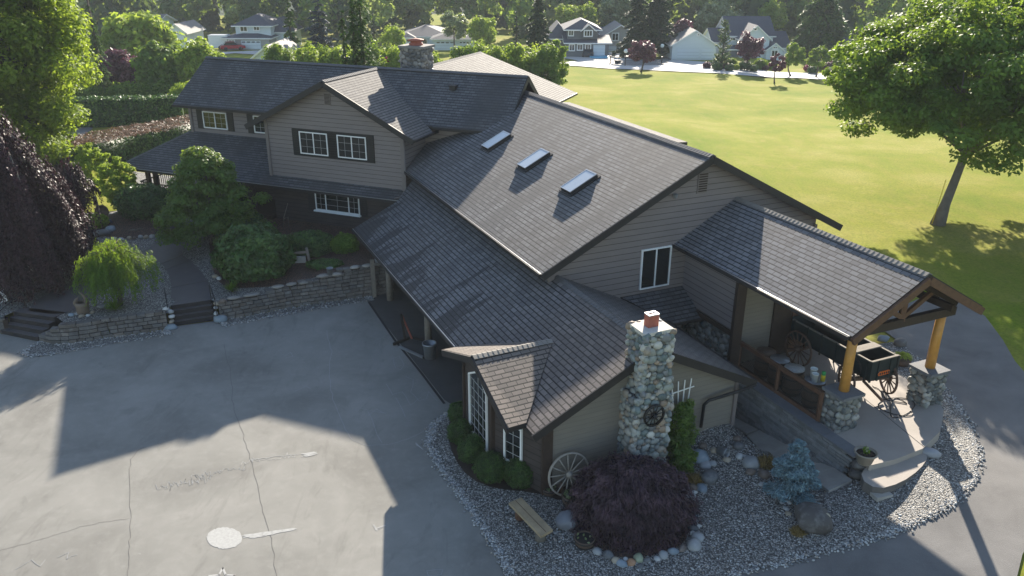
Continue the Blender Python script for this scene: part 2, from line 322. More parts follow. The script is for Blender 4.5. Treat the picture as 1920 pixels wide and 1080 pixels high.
# ------------------------------------------------------------------ object helpers
def tag(o, label=None, cat=None, group=None, kind=None):
    if label: o['label'] = label
    if cat: o['category'] = cat
    if group: o['group'] = group
    if kind: o['kind'] = kind
    return o
def empty(name, loc, label, cat, group=None, rz=0):
    o = bpy.data.objects.new(name, None); COL.objects.link(o); o.location = Vector(loc); o.rotation_euler = (0, 0, rz); o.empty_display_size = .2
    tag(o, label, cat, group); return o
def link_part(o, parent):
    COL.objects.link(o)
    if parent is not None:
        o.parent = parent
        bpy.context.view_layer.update() if False else None
        o.matrix_parent_inverse = wmat(parent).inverted()
    return o
def wmat(o):
    m = Matrix.Translation(o.location) @ o.rotation_euler.to_matrix().to_4x4()
    if o.parent is not None: m = wmat(o.parent) @ o.matrix_parent_inverse @ m
    return m
class MB:
    def __init__(s): s.v = []; s.f = []; s.mi = []; s.uv = []; s.rgb = []; s.mats = []; s.smooth = []
    def mat(s, m):
        m = M[m] if isinstance(m, str) else m
        if m not in s.mats: s.mats.append(m)
        return s.mats.index(m)
    def add(s, vs, fs, m, uvs=None, rgb=None, smooth=False):
        k = len(s.v); s.v += [tuple(map(float, p)) for p in vs]; i = s.mat(m)
        s.rgb += [rgb or (.5, .5, .5)]*len(vs)
        for j, f in enumerate(fs):
            s.f.append([k+a for a in f]); s.mi.append(i); s.smooth.append(smooth)
            s.uv.append(uvs[j] if uvs else None)
    def box(s, c, size, m, ax=(np.array([1., 0, 0]), np.array([0, 1., 0]), ZZ), rgb=None):
        c = np.asarray(c, float); a, b_, d = [np.asarray(ax[i], float)*size[i]/2 for i in range(3)]
        vs = [c+i*a+j*b_+k*d for k in (-1, 1) for j in (-1, 1) for i in (-1, 1)]
        fs = [(0, 2, 3, 1), (4, 5, 7, 6), (0, 1, 5, 4), (2, 6, 7, 3), (0, 4, 6, 2), (1, 3, 7, 5)]
        s.add(vs, fs, m, rgb=rgb)
    def beam(s, p0, p1, wd, h, m, up=ZZ):
        p0 = np.asarray(p0, float); p1 = np.asarray(p1, float); d = p1-p0; L = np.linalg.norm(d); d = d/L
        side = np.cross(d, up); q = np.linalg.norm(side)
        if q < 1e-4: side = np.cross(d, (1, 0, 0)); q = np.linalg.norm(side)
        side /= q; u2 = np.cross(side, d)
        s.box((p0+p1)/2, (L, wd, h), m, (d, side, u2))
    def tube(s, pts, rad, m, n=8, closed=False, rgb=None):
        pts = [np.asarray(p, float) for p in pts]; N = len(pts)
        if not hasattr(rad, '__len__'): rad = [rad]*N
        vs = []
        prev = None
        for i in range(N):
            a = pts[(i-1) % N] if (closed or i > 0) else pts[i]; b_ = pts[(i+1) % N] if (closed or i < N-1) else pts[i]
            t = b_-a; t = t/(np.linalg.norm(t)+1e-9)
            if prev is None:
                r = np.array([0, 0, 1.]) if abs(t[2]) < .9 else np.array([1., 0, 0])
            else: r = prev
            x = r-t*(r@t); x /= np.linalg.norm(x)+1e-9; y = np.cross(t, x); prev = x
            for k in range(n):
                an = 2*math.pi*k/n; vs.append(pts[i]+rad[i]*(x*math.cos(an)+y*math.sin(an)))
        fs = []
        for i in range(N if closed else N-1):
            for k in range(n):
                a = i*n+k; b_ = i*n+(k+1) % n; j = (i+1) % N
                fs.append((a, b_, j*n+(k+1) % n, j*n+k))
        if not closed: fs += [tuple(range(n))[::-1], tuple((N-1)*n+k for k in range(n))]
        s.add(vs, fs, m, smooth=True, rgb=rgb)
    def lathe(s, prof, c, m, n=20, ax=None, rgb=None):
        c = np.asarray(c, float); ax = ax or (np.array([1., 0, 0]), np.array([0, 1., 0]), ZZ)
        vs = []
        for (r, z) in prof:
            for k in range(n):
                a = 2*math.pi*k/n; vs.append(c+ax[0]*r*math.cos(a)+ax[1]*r*math.sin(a)+ax[2]*z)
        fs = []
        for i in range(len(prof)-1):
            for k in range(n): fs.append((i*n+k, i*n+(k+1) % n, (i+1)*n+(k+1) % n, (i+1)*n+k))
        if prof[0] != prof[-1]: fs += [tuple(range(n))[::-1], tuple((len(prof)-1)*n+k for k in range(n))]
        s.add(vs, fs, m, smooth=n > 10, rgb=rgb)
    def prism(s, poly, off, m, m_side=None, uvd=None):
        poly = [np.asarray(p, float) for p in poly]; off = np.asarray(off, float); n = len(poly)
        top = poly; bot = [p+off for p in poly]
        uvs = None
        if uvd is not None: uvs = [[(float(p@uvd[0]), float(p@uvd[1])) for p in top]]
        s.add(top, [tuple(range(n))], m, uvs=uvs)
        ms = m_side or m
        s.add(bot, [tuple(range(n))[::-1]], ms)
        for i in range(n):
            j = (i+1) % n; s.add([top[i], bot[i], bot[j], top[j]], [(0, 1, 2, 3)], ms)
    def rock(s, c, size, m='rock', seed=0, rgb=(.2, .2, .2), rz=0, flat=.45, sub=2, rough=.35):
        vs, fs = ICO[sub]; rng = random.Random(seed); o = Vector((rng.uniform(-50, 50), rng.uniform(-50, 50), rng.uniform(-50, 50)))
        out = []; cs, sn = math.cos(rz), math.sin(rz)
        for v in vs:
            k = 1+rough*noise.noise(Vector(v)*1.1+o)+rough*.35*noise.noise(Vector(v)*2.7+o)
            x, y, z = v[0]*k*size[0], v[1]*k*size[1], v[2]*k*size[2]
            if z < -flat*size[2]: z = -flat*size[2]
            out.append((c[0]+x*cs-y*sn, c[1]+x*sn+y*cs, c[2]+z))
        s.add(out, fs, m, rgb=rgb, smooth=True)
    def build(s, name, parent=None, label=None, **k):
        me = bpy.data.meshes.new(name); me.from_pydata(s.v, [], s.f)
        for m in s.mats: me.materials.append(m)
        me.polygons.foreach_set('material_index', s.mi); me.polygons.foreach_set('use_smooth', s.smooth)
        if any(u is not None for u in s.uv):
            l = me.uv_layers.new(name='UVMap'); dat = np.zeros((len(me.loops), 2), 'f'); i = 0
            for f, u in zip(s.f, s.uv):
                if u is not None: dat[i:i+len(f)] = u
                i += len(f)
            l.data.foreach_set('uv', dat.ravel())
        if any(c != (.5, .5, .5) for c in s.rgb):
            ca = me.color_attributes.new('rgb', 'FLOAT_COLOR', 'POINT')
            ca.data.foreach_set('color', np.array([(*c, 1) for c in s.rgb], 'f').ravel())
        me.update(); o = bpy.data.objects.new(name, me)
        link_part(o, parent)
        if label: o['label'] = label
        for a, b_ in k.items(): o[a] = b_
        return o
def ico(sub):
    bm = bmesh.new(); bmesh.ops.create_icosphere(bm, subdivisions=sub, radius=1)
    r = ([tuple(v.co) for v in bm.verts], [tuple(v.index for v in f.verts) for f in bm.faces]); bm.free(); return r
ICO = {i: ico(i) for i in (1, 2, 3)}
def box_axes(a): return (np.array([math.cos(a), math.sin(a), 0]), np.array([-math.sin(a), math.cos(a), 0]), ZZ)
AXW = (uA, vA, ZZ); AXH = (dC, eC, ZZ)

def copy_thing(root, loc=None, label=None, rz=None, scale=None, name=None):
    r = root.copy(); COL.objects.link(r)
    if loc is not None: r.location = Vector(loc)
    if rz is not None: r.rotation_euler = (0, 0, rz)
    if scale is not None: r.scale = scale if hasattr(scale, '__len__') else (scale,)*3
    if label: r['label'] = label
    for ch in list(root.children):
        c = ch.copy(); COL.objects.link(c); c.parent = r; c.matrix_parent_inverse = ch.matrix_parent_inverse.copy()
        for gch in list(ch.children):
            g_ = gch.copy(); COL.objects.link(g_); g_.parent = c; g_.matrix_parent_inverse = gch.matrix_parent_inverse.copy()
    return r
# ------------------------------------------------------------------ foliage helpers (numpy)
def quads(name, P, N, L, Wd, mat, parent, tone, core=None, D=None, rng=None):
    """leaf cards: P centres, N normals, L half length, Wd half width, D preferred long direction"""
    rng = rng or np.random.default_rng(1); n = len(P)
    N = N/np.linalg.norm(N, axis=1, keepdims=True).clip(1e-6)
    if D is None: D = rng.normal(size=(n, 3))
    a = D-(D*N).sum(1, keepdims=True)*N; a /= np.linalg.norm(a, axis=1, keepdims=True).clip(1e-6); b_ = np.cross(N, a)
    L = np.asarray(L)*np.ones(n); Wd = np.asarray(Wd)*np.ones(n)
    V = np.empty((n, 4, 3)); a_ = a*L[:, None]; b2 = b_*Wd[:, None]
    V[:, 0] = P-a_; V[:, 1] = P+b2-a_*.1+N*Wd[:, None]*.25; V[:, 2] = P+a_; V[:, 3] = P-b2-a_*.1+N*Wd[:, None]*.25
    V = V.reshape(-1, 3); T = np.repeat(tone, 4); Fi = np.arange(4*n).reshape(-1, 4)
    starts = np.arange(n)*4; loops = Fi.ravel()
    if core is not None:
        cv, cf = core; k = len(V); V = np.vstack([V, np.array(cv)]); T = np.concatenate([T, np.zeros(len(cv))])
        extra = np.array([i for f in cf for i in f])+k; cs = np.cumsum([0]+[len(f) for f in cf[:-1]])+len(loops)
        loops = np.concatenate([loops, extra]); starts = np.concatenate([starts, cs])
    me = bpy.data.meshes.new(name); me.vertices.add(len(V)); me.vertices.foreach_set('co', V.astype('f').ravel())
    me.loops.add(len(loops)); me.loops.foreach_set('vertex_index', loops.astype('i'))
    me.polygons.add(len(starts)); me.polygons.foreach_set('loop_start', starts.astype('i'))
    at_ = me.attributes.new('tone', 'FLOAT', 'POINT'); at_.data.foreach_set('value', T.astype('f'))
    me.materials.append(M[mat]); me.update(calc_edges=True); me.validate()
    o = bpy.data.objects.new(name, me); return link_part(o, parent)
def sph(rng, n):
    d = rng.normal(size=(n, 3)); return d/np.linalg.norm(d, axis=1, keepdims=True)
def crown(rng, C, R, ncl, nl, rc, fill=.45, flat=.65, low=-1, shape=None):
    C = np.array(C); R = np.array(R); d = sph(rng, ncl*3); d = d[d[:, 2] > low][:ncl]; ncl = len(d)
    rad = rng.uniform(fill, 1, ncl)**.6
    cc = d*rad[:, None]
    if shape is not None: cc = shape(cc)
    cc = C+cc*(R-rc*.6)+rng.normal(size=(ncl, 3))*rc*.25
    rr = rc*rng.uniform(.6, 1.3, ncl)
    ld = sph(rng, ncl*nl); idx = np.repeat(np.arange(ncl), nl)
    r2 = rng.uniform(.45, 1.05, ncl*nl)
    P = cc[idx]+ld*(rr[idx]*r2)[:, None]*np.array([1, 1, flat])
    N = ld*.7+np.array([0, 0, .55])+rng.normal(size=ld.shape)*.45
    base = rng.uniform(0, 1, ncl)
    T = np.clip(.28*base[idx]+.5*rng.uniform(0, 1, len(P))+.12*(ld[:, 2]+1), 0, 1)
    return P, N, T, cc
def trunk(name, base, top, r0, r1, parent, mat='bark', tips=(), bend=.15, rng=None, flare=1.5, n=10):
    rng = rng or np.random.default_rng(3); mb = MB(); base = np.array(base, float); top = np.array(top, float)
    K = 7; pts = []; rad = []
    off = rng.normal(size=3)*bend; off[2] = 0
    for i in range(K):
        t = i/(K-1); pts.append(base+(top-base)*t+off*math.sin(math.pi*t)); rad.append(r0+(r1-r0)*t+(r0*(flare-1))*max(0, 1-t*6))
    pts[0][2] -= .15
    mb.tube(pts, rad, mat, n)
    for tp in tips:
        tp = np.array(tp); t = rng.uniform(.55, .95); s = base+(top-base)*t+off*math.sin(math.pi*t)
        mid = (s+tp)/2+np.array([0, 0, np.linalg.norm(tp-s)*.1])+rng.normal(size=3)*.08*np.linalg.norm(tp-s)
        rr = (r0+(r1-r0)*t)*.5
        mb.tube([s, mid, tp], [rr, rr*.55, rr*.18], mat, 6)
    return mb.build(name, parent)
def leafy_tree(name, label, cat, base, C, R, ncl, nl, rc, lsize, mat, seed, group=None, tr=.25, low=-1, shape=None, bark='bark', ntip=14, flat=.65, tt=None, asp=.55):
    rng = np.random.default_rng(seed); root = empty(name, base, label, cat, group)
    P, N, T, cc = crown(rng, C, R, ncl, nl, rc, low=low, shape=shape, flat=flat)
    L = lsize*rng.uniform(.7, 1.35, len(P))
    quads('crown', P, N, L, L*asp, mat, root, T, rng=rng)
    tips = cc[rng.choice(len(cc), min(ntip, len(cc)), replace=False)]
    trunk('trunk', base, tt if tt is not None else np.array(C)-[0, 0, R[2]*.1], tr, tr*.45, root, bark, tips, rng=rng)
    return root
def shrub(name, label, cat, base, R, n, lsize, mat, seed, group=None, ncl=30, cz=.85, asp=.5, core=.78, lift=None):
    """dense bush: lumpy ellipsoid of leaves round a core of the same foliage"""
    rng = np.random.default_rng(seed); base = np.array(base, float); C = base+[0, 0, R[2]*cz]; Rn = np.array(R, float)
    d = sph(rng, n); d = d[d[:, 2] > -cz]; ph = rng.uniform(-9, 9, 3)
    lump = np.array([1+.16*noise.noise(Vector(x)*2.2+Vector(ph))+.1*noise.noise(Vector(x)*5+Vector(ph)) for x in d])
    r2 = rng.uniform(.84, 1.04, len(d))
    P = C+d*(lump*r2)[:, None]*Rn
    N = d*.9+rng.normal(size=d.shape)*.5+[0, 0, .25]
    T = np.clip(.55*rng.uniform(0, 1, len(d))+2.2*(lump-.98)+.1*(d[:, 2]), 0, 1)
    cv, cf = ICO[3]
    cv = [tuple(C+np.array(v)*Rn*core*np.array([1, 1, 1 if v[2] > -cz else cz])*(1+.16*noise.noise(Vector(v)*2.2+Vector(ph)))) for v in cv]
    L = lsize*rng.uniform(.7, 1.3, len(P))
    root = empty(name, base, label, cat, group)
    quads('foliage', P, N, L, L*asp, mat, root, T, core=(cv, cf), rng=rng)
    mb = MB(); mb.tube([base-[0, 0, .1], base+[0, 0, R[2]*.7]], [.06, .03], 'bark', 6); mb.build('stem', root)
    return root
def conifer(name, label, base, h, r, mat, seed, group=None, n=9000, droop=.35, lsize=.22, bare=.08, tr=None, cat='tree', taper=1.0, asp=.35, bark='bark', irregular=.25):
    rng = np.random.default_rng(seed); base = np.array(base, float); root = empty(name, base, label, cat, group)
    nb = int(h*7)+16; zs = np.sort(rng.uniform(bare, .985, nb)); ang = np.arange(nb)*2.4+rng.uniform(0, .6, nb)
    ln = r*((1-zs)**taper)*(1+irregular*rng.normal(size=nb)).clip(.4, 1.5)+.04*r
    w_ = ln/ln.sum(); idx = rng.choice(nb, n, p=w_); t = rng.uniform(.08, 1, n)**.7
    l = ln[idx]; a = ang[idx]; side = rng.normal(size=n)*(.16*l*(1.15-t*.6)+.02)
    x = l*t; z = h*zs[idx]-droop*l*t**1.6+rng.normal(size=n)*.04*l+.05
    P = np.stack([np.cos(a)*x-np.sin(a)*side, np.sin(a)*x+np.cos(a)*side, z-np.abs(side)*.25], 1)+base
    D = np.stack([np.cos(a), np.sin(a), -droop*1.4+0*a], 1)+rng.normal(size=(n, 3))*.35
    N = np.array([0, 0, 1.])+rng.normal(size=(n, 3))*.5
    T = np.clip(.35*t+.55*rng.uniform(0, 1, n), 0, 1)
    L = lsize*rng.uniform(.6, 1.3, n)
    quads('crown', P, N, L, L*asp, mat, root, T, D=D, rng=rng)
    mb = MB(); tr = tr or h*.018+.05
    mb.tube([base-[0, 0, .2], base+[0, 0, h*.5], base+[0, 0, h*.98]], [tr, tr*.6, .02], bark, 8)
    for i in range(0, nb, 3):
        s = base+[0, 0, h*zs[i]]; e = s+[math.cos(ang[i])*ln[i]*.8, math.sin(ang[i])*ln[i]*.8, -droop*ln[i]*.6]
        mb.tube([s, e], [tr*.22, .01], bark, 4)
    mb.build('trunk', root); return root
# ------------------------------------------------------------------ terrain helpers
def inside(pt, poly):
    x, y = pt; c = False; n = len(poly); j = n-1
    for i in range(n):
        if (poly[i][1] > y) != (poly[j][1] > y) and x < (poly[j][0]-poly[i][0])*(y-poly[i][1])/(poly[j][1]-poly[i][1])+poly[i][0]: c = not c
        j = i
    return c
def smooth_poly(poly, closed=True, k=2):
    p = [np.array(q[:2], float) for q in poly]
    for _ in range(k):
        o = []
        n = len(p)
        for i in range(n if closed else n-1):
            a, b_ = p[i], p[(i+1) % n]; o += [a*.75+b_*.25, a*.25+b_*.75]
        if not closed: o = [p[0]]+o+[p[-1]]
        p = o
    return p
def sheet(name, poly, zf, mat, res=.6, parent=None, skirt=0, jitter=0, **k):
    poly = [np.array(p[:2], float) for p in poly]; bd = []
    for i in range(len(poly)):
        a, b_ = poly[i], poly[(i+1) % len(poly)]; m_ = max(1, int(np.linalg.norm(b_-a)/res))
        bd += [a+(b_-a)*j/m_ for j in range(m_)]
    nb = len(bd); pts = list(bd)
    lo = np.min(poly, 0); hi = np.max(poly, 0)
    for x in np.arange(lo[0]+res*.5, hi[0], res):
        for y in np.arange(lo[1]+res*.5, hi[1], res):
            if inside((x, y), poly): pts.append(np.array([x, y]))
    vs, es, fs, *_ = delaunay_2d_cdt([Vector(p) for p in pts], [(i, (i+1) % nb) for i in range(nb)], [], 1, 1e-5)
    V = [(v.x, v.y, zf(v.x, v.y)) for v in vs]; F_ = [tuple(f) for f in fs]
    F_ = [f if (V[f[1]][0]-V[f[0]][0])*(V[f[2]][1]-V[f[0]][1])-(V[f[1]][1]-V[f[0]][1])*(V[f[2]][0]-V[f[0]][0]) > 0 else f[::-1] for f in F_]
    mb = MB(); mb.add(V, F_, mat, smooth=True)
    if skirt:
        n = len(bd); z = [zf(p[0], p[1]) for p in bd]
        for i in range(n):
            j = (i+1) % n; a, b_ = bd[i], bd[j]
            mb.add([(a[0], a[1], z[i]), (b_[0], b_[1], z[j]), (b_[0], b_[1], z[j]-skirt), (a[0], a[1], z[i]-skirt)], [(0, 1, 2, 3)], mat)
    return mb.build(name, parent, **k)
def pxpoly(pts, z=None): return [at(*p) if z is None else G(p[0], p[1], z) for p in pts]
# ------------------------------------------------------------------ ground
def grid_sheet(name, xs, ys, zf, mat, **k):
    V = [(x, y, zf(x, y)) for y in ys for x in xs]; nx = len(xs)
    Fs = [(j*nx+i, j*nx+i+1, (j+1)*nx+i+1, (j+1)*nx+i) for j in range(len(ys)-1) for i in range(nx-1)]
    mb = MB(); mb.add(V, Fs, mat, smooth=True); return mb.build(name, None, **k)
xs = list(np.concatenate([np.arange(-420, -60, 20), np.arange(-60, 60, 1.0), np.arange(60, 441, 20)]))
ys = list(np.concatenate([np.arange(-30, 0, 5), np.arange(0, 75, 1.0), np.arange(75, 140, 5), np.arange(140, 900, 30)]))
def lawn_z(x, y):
    u = x*uA[0]+y*uA[1]; v = x*vA[0]+y*vA[1]; d = x*dC[0]+y*dC[1]; e = x*eC[0]+y*eC[1]
    z = gz(x, y)-.05
    if 12 < u < 22.5 and 9 < v < 23: z -= .9
    if d < 36.5 and e > -38 and v < 14: z -= .5*min(1, (36.5-d)/1.5)
    return z
grid_sheet('lawn', xs, ys, lawn_z, 'lawn', kind='structure')
# driveway: flat yard and the lane that curves round the pavilion
gravel_edge = [(740, 1300), (855, 1160), (960, 1080), (907, 993), (867, 933), (827, 880), (803, 833), (812, 800), (840, 775), (870, 748)]
drive_px = [(-700, 1500)]+[(2600, 1500), (1925, 1160), (1906, 1085), (1917, 1040), (1960, 980)]
lane_outer = [(1990, 860), (1962, 760), (1920, 697), (1903, 677), (1880, 637), (1847, 593), (1807, 567), (1760, 545)]
d_poly = pxpoly([(-700, 1500), (2100, 1500), (1925, 1160), (1906, 1085), (1917, 1040), (1960, 960)]+lane_outer)
d_poly += [W(21, 30), W(24, 23.5), W(21, 22.8), W(21, 19), W(22, 11), W(36, 11.2), X(30.2, -19.4), at(690, 556), at(546, 577), at(424, 601), at(403, 602), at(326, 612), at(311, 619), at(207, 633), at(75, 641), at(4, 626), at(-100, 600), at(-700, 560)]
sheet('driveway', d_poly, lambda x, y: gz(x, y)-.07*sm(12.3, 13, x*vA[0]+y*vA[1]) if not (x*dC[0]+y*dC[1] > 24 and x*eC[0]+y*eC[1] < -8) else 0.0, 'asphalt', 1.0, kind='structure')
drv = bpy.data.objects['driveway']
lane = pxpoly([(1363, 1080), (1513, 1047), (1657, 1007), (1710, 983), (1780, 950), (1823, 907), (1838, 853), (1815, 787), (1766, 722), (1715, 668), (1685, 640), (1650, 615)])
lane = [at(1180, 1180), at(1000, 1400)]+lane+[W(21, 26)]+pxpoly(lane_outer[::-1])+pxpoly([(1960, 960), (1917, 1040), (1906, 1085), (1925, 1160), (2100, 1500)])
sheet('lane', lane, lambda x, y: gz(x, y)+.006, 'path', .7, kind='structure')
# slab in front of the open garage
sheet('garage_apron', [W(34.8, 8.2), W(34.8, 11.4), W(21.4, 11.4), W(21.7, 8.2)]+[at(833, 750), at(690, 568)], lambda x, y: .012, simple('dark_slab', (.06, .06, .058), .85, .3, 2, .1), 1.2, kind='structure')
# gravel beds
g1 = pxpoly([(2600//2, 1130)])
gp = pxpoly([(1363, 1080), (1513, 1047), (1657, 1007), (1710, 983), (1780, 950), (1823, 907), (1838, 853), (1815, 787), (1766, 722), (1715, 668), (1685, 640)])
gp = [at(960, 1110), at(1150, 1125), at(1250, 1105)]+gp+[W(19, 23), W(21.9, 21.5), W(21.9, 9.2), W(21.3, 8)]+pxpoly([(850, 765), (812, 800), (803, 833), (827, 880), (867, 933), (907, 993)])
sheet('gravel_bed', smooth_poly(gp, k=1), lambda x, y: gz(x, y)+.035+.012*noise.noise(Vector((x*1.5, y*1.5, 0))), 'gravel', .35, skirt=.06, kind='structure')
# loose stones over the gravel and along its edges (nobody could count them)
def pebbles(name, polys_edge, n, seed, zf=gz, area=None, smin=.02, smax=.042):
    rng = random.Random(seed); mb = MB(); vs, fs = ICO[1]
    cols = [(.3, .31, .31), (.2, .21, .22), (.42, .42, .4), (.13, .14, .15), (.33, .29, .24), (.5, .5, .48)]
    cand = []
    for _ in range(n):
        if area and rng.random() < .6:
            while True:
                lo, hi = area[1]; p = (rng.uniform(lo[0], hi[0]), rng.uniform(lo[1], hi[1]))
                if inside(p, area[0]): break
        else:
            pl = rng.choice(polys_edge); i = rng.randrange(len(pl)-1); t = rng.random(); q = pl[i]*(1-t)+pl[i+1]*t
            p = (q[0]+rng.gauss(0, .07), q[1]+rng.gauss(0, .07))
        cand.append(p)
    for p in cand:
        s = rng.uniform(smin, smax); a = rng.uniform(0, 6.3); c_, s_ = math.cos(a), math.sin(a); z = zf(*p)+.03
        sx, sy, sz = s*rng.uniform(.8, 1.3), s*rng.uniform(.6, 1), s*.6
        c = rng.choice(cols); k = rng.uniform(.7, 1.2)
        mb.add([(p[0]+(v[0]*sx)*c_-(v[1]*sy)*s_, p[1]+(v[0]*sx)*s_+(v[1]*sy)*c_, z+v[2]*sz) for v in vs], fs, 'stone', rgb=tuple(k*x for x in c), smooth=True)
    return mb.build(name, None, label='loose grey river pebbles scattered over the gravel beds and their edges', kind='stuff')
edge1 = [p[:2] for p in pxpoly([(960, 1080), (907, 993), (867, 933), (827, 880), (803, 833), (812, 800), (840, 775)])]
edge2 = [p[:2] for p in pxpoly([(1363, 1080), (1513, 1047), (1657, 1007), (1710, 983), (1780, 950), (1823, 907), (1838, 853), (1815, 787), (1766, 722), (1715, 668)])]
st_a = [G(*p, 0)[:2] for p in [(40, 662), (75, 642), (130, 646), (207, 634), (311, 620), (318, 627), (205, 646), (110, 662), (60, 669)]]
st_b_ = [G(*p, 0)[:2] for p in [(412, 603), (546, 578), (693, 556), (695, 563), (546, 588), (424, 611)]]
for nm_, q_ in (('gravel_strip', st_a), ('gravel_strip', st_b_)): sheet(nm_, q_, lambda x, y: .02, 'gravel', .5, kind='structure')
area_p = [p[:2] for p in gp]
lo = np.min(area_p, 0); hi = np.max(area_p, 0)
pebbles('loose_gravel', [edge1, edge2, edge1, edge2, st_a+[st_a[0]], st_b_+[st_b_[0]]], 11000, 3, area=(area_p, (lo, hi)))
tag(bpy.data.objects['loose_gravel'], None, 'gravel')
# ------------------------------------------------------------------ upper yard behind the retaining walls
TZ = 1.0
def tz(x, y):
    d = x*dC[0]+y*dC[1]; e = x*eC[0]+y*eC[1]
    return .66+.4*sm(24.5, 32, d)+.42*sm(-22.5, -17.5, e)*sm(34, 31, d)
# wall top line, plan view, walls stand on the driveway at z = 0
wl_base = [G(*p, 0)[:2] for p in [(-260, 560), (-90, 600), (0, 617)]]
st1 = [G(4, 626, 0)[:2], G(72, 640, 0)[:2]]
w1 = [G(*p, 0)[:2] for p in [(76, 641), (101, 646), (130, 645), (169, 640), (207, 633), (258, 626), (316, 618)]]
st2 = [G(327, 611.5, 0)[:2], G(403, 600, 0)[:2]]
w2 = [G(*p, 0)[:2] for p in [(414, 602), (480, 590), (546, 577), (620, 567), (693, 556), (740, 548)]]
def back(p, k): return p+np.array(dC[:2])*k
yard = [back(p, .12) for p in wl_base]+[back(st1[0], .1), G(34, 581, .66)[:2], G(113, 591, .66)[:2], back(w1[0], .9)]+[back(p, .15) for p in w1[2:]]
yard += [G(320, 572, .68)[:2], G(394, 561, .68)[:2]]+[back(p, .15) for p in w2]
yard += [X(31, -18.2)[:2], X(34, -18.6)[:2], X(38, -26)[:2], X(38, -60)[:2], X(20, -60)[:2]]
sheet('yard_ground', yard, tz, M['gravel'], .8, kind='structure')
def tsheet(name, px, dz, mat, zz=1.0, res=.5, k=1, world=False):
    p = smooth_poly([yat(a, b_) for a, b_ in px] if not world else px, k=k)
    return sheet(name, p, lambda x, y: tz(x, y)+dz, mat, res, kind='structure')
tsheet('mulch_bed', [(195, 405), (250, 395), (330, 405), (345, 430), (300, 443), (250, 448), (195, 445), (165, 430), (170, 415)], .012, 'mulch')
tsheet('garden_soil', [(400, 520), (425, 540), (487, 539), (545, 534), (620, 512), (700, 500), (745, 500), (700, 420), (560, 400), (420, 400), (390, 440)], .014, 'mulch', 1.15)
tsheet('back_lawn', [(140, 400), (200, 398), (240, 392), (262, 340), (230, 300), (60, 330), (-250, 420), (-250, 520), (60, 470)], .016, 'lawn', 1.0)
tsheet('walkway', [(320, 571), (394, 560), (394, 545), (388, 523), (363, 493), (338, 476), (350, 462), (377, 455), (372, 443), (345, 437), (318, 440), (292, 455), (275, 470), (225, 480), (150, 520), (34, 581), (113, 592), (150, 577), (195, 545), (260, 500), (295, 488), (312, 505), (322, 530)], .02, 'walk', 1.0, k=1)
# stairs
def stair(name, label, f0, f1, b0, b1, top, n, mat='step'):
    r = empty(name, (*((f0+f1)/2), 0), label, 'stairs')
    for i in range(n):
        t = i/n; mb = MB()
        a, b_ = f0+(b0-f0)*t, f1+(b1-f1)*t; c, d = back(b0, .25), back(b1, .25)
        z0, z1 = top*i/n, top*(i+1)/n
        q = [np.array([*p, z1]) for p in (a, b_, d, c)]
        mb.prism(q, (0, 0, -(z1-z0)), 'walk', mat); mb.build('step', r)
    return r
stair('front_steps', 'black concrete steps climbing between two block walls beside the big round shrub', st2[0], st2[1], G(320, 571, .68)[:2], G(393, 560.5, .68)[:2], .7, 4)
stair('side_steps', 'wide black steps at the left edge below the copper beech', st1[0], st1[1], G(34, 581, .66)[:2], G(113, 591, .66)[:2], .68, 4)
# block walls
def block_wall(name, label, line, tops, seed, ch=.2, bl=.42, th=.28, setb=.0, col=(.115, .105, .095), inner=None, tint=.2, cap=None):
    rng = random.Random(seed); r = empty(name, (*line[0], 0), label, 'wall'); mb = MB()
    line = [np.array(p, float) for p in line]; seg = [np.linalg.norm(line[i+1]-line[i]) for i in range(len(line)-1)]; tot = sum(seg)
    def pt(s):
        s = max(0, min(tot-1e-6, s)); i = 0
        while s > seg[i]: s -= seg[i]; i += 1
        d = (line[i+1]-line[i])/seg[i]; return line[i]+d*s, d
    maxh = max(t[1] for t in tops)
    def top(s):
        for a, b_ in zip(tops, tops[1:]):
            if a[0]*tot <= s <= b_[0]*tot: k = (s-a[0]*tot)/max(1e-6, (b_[0]-a[0])*tot); return a[1] if k < .999 else b_[1]
        return tops[-1][1]
    k = 0
    while k*ch < maxh-.01:
        s = -rng.uniform(0, bl) if k % 2 else -bl*.5*rng.random()
        while s < tot:
            L = bl*rng.uniform(.8, 1.15); a, b_ = max(0, s), min(tot, s+L)
            if b_-a > .08 and (k+1)*ch <= top((a+b_)/2)+.03:
                p, d = pt((a+b_)/2); nrm = np.array([-d[1], d[0]])
                if nrm@dC[:2] < 0: nrm = -nrm
                o = nrm*(th/2+setb*k+rng.uniform(-.02, .025)); q = rng.uniform(1-tint, 1+tint*1.6)
                warm = rng.uniform(.93, 1.05)
                mb.box((p[0]+o[0], p[1]+o[1], k*ch+ch/2), (b_-a-.03, th, ch-.022), 'block', (np.array([*d, 0]), np.array([*nrm, 0]), ZZ), rgb=(col[0]*q*warm, col[1]*q, col[2]*q/warm))
            s += L
        k += 1
    # dark core
    N = 30
    for i in range(N):
        a, d = pt(tot*i/N+.01); b_, _ = pt(tot*(i+1)/N-.01); h = min(top(tot*(i+.1)/N), top(tot*(i+.9)/N))-.04
        nrm = np.array([-d[1], d[0]]); nrm = nrm if nrm@dC[:2] > 0 else -nrm
        h = h-(h % ch if (h % ch) < ch*.99 else 0) if False else h
        mb.prism([np.array([*(p+nrm*q), max(.1, h-.03)]) for p, q in ((a, .2), (b_, .2), (b_, th+.1), (a, th+.1))], (0, 0, -max(.1, h-.03)+.0), 'soil')
    mb.build('blocks', r); return r
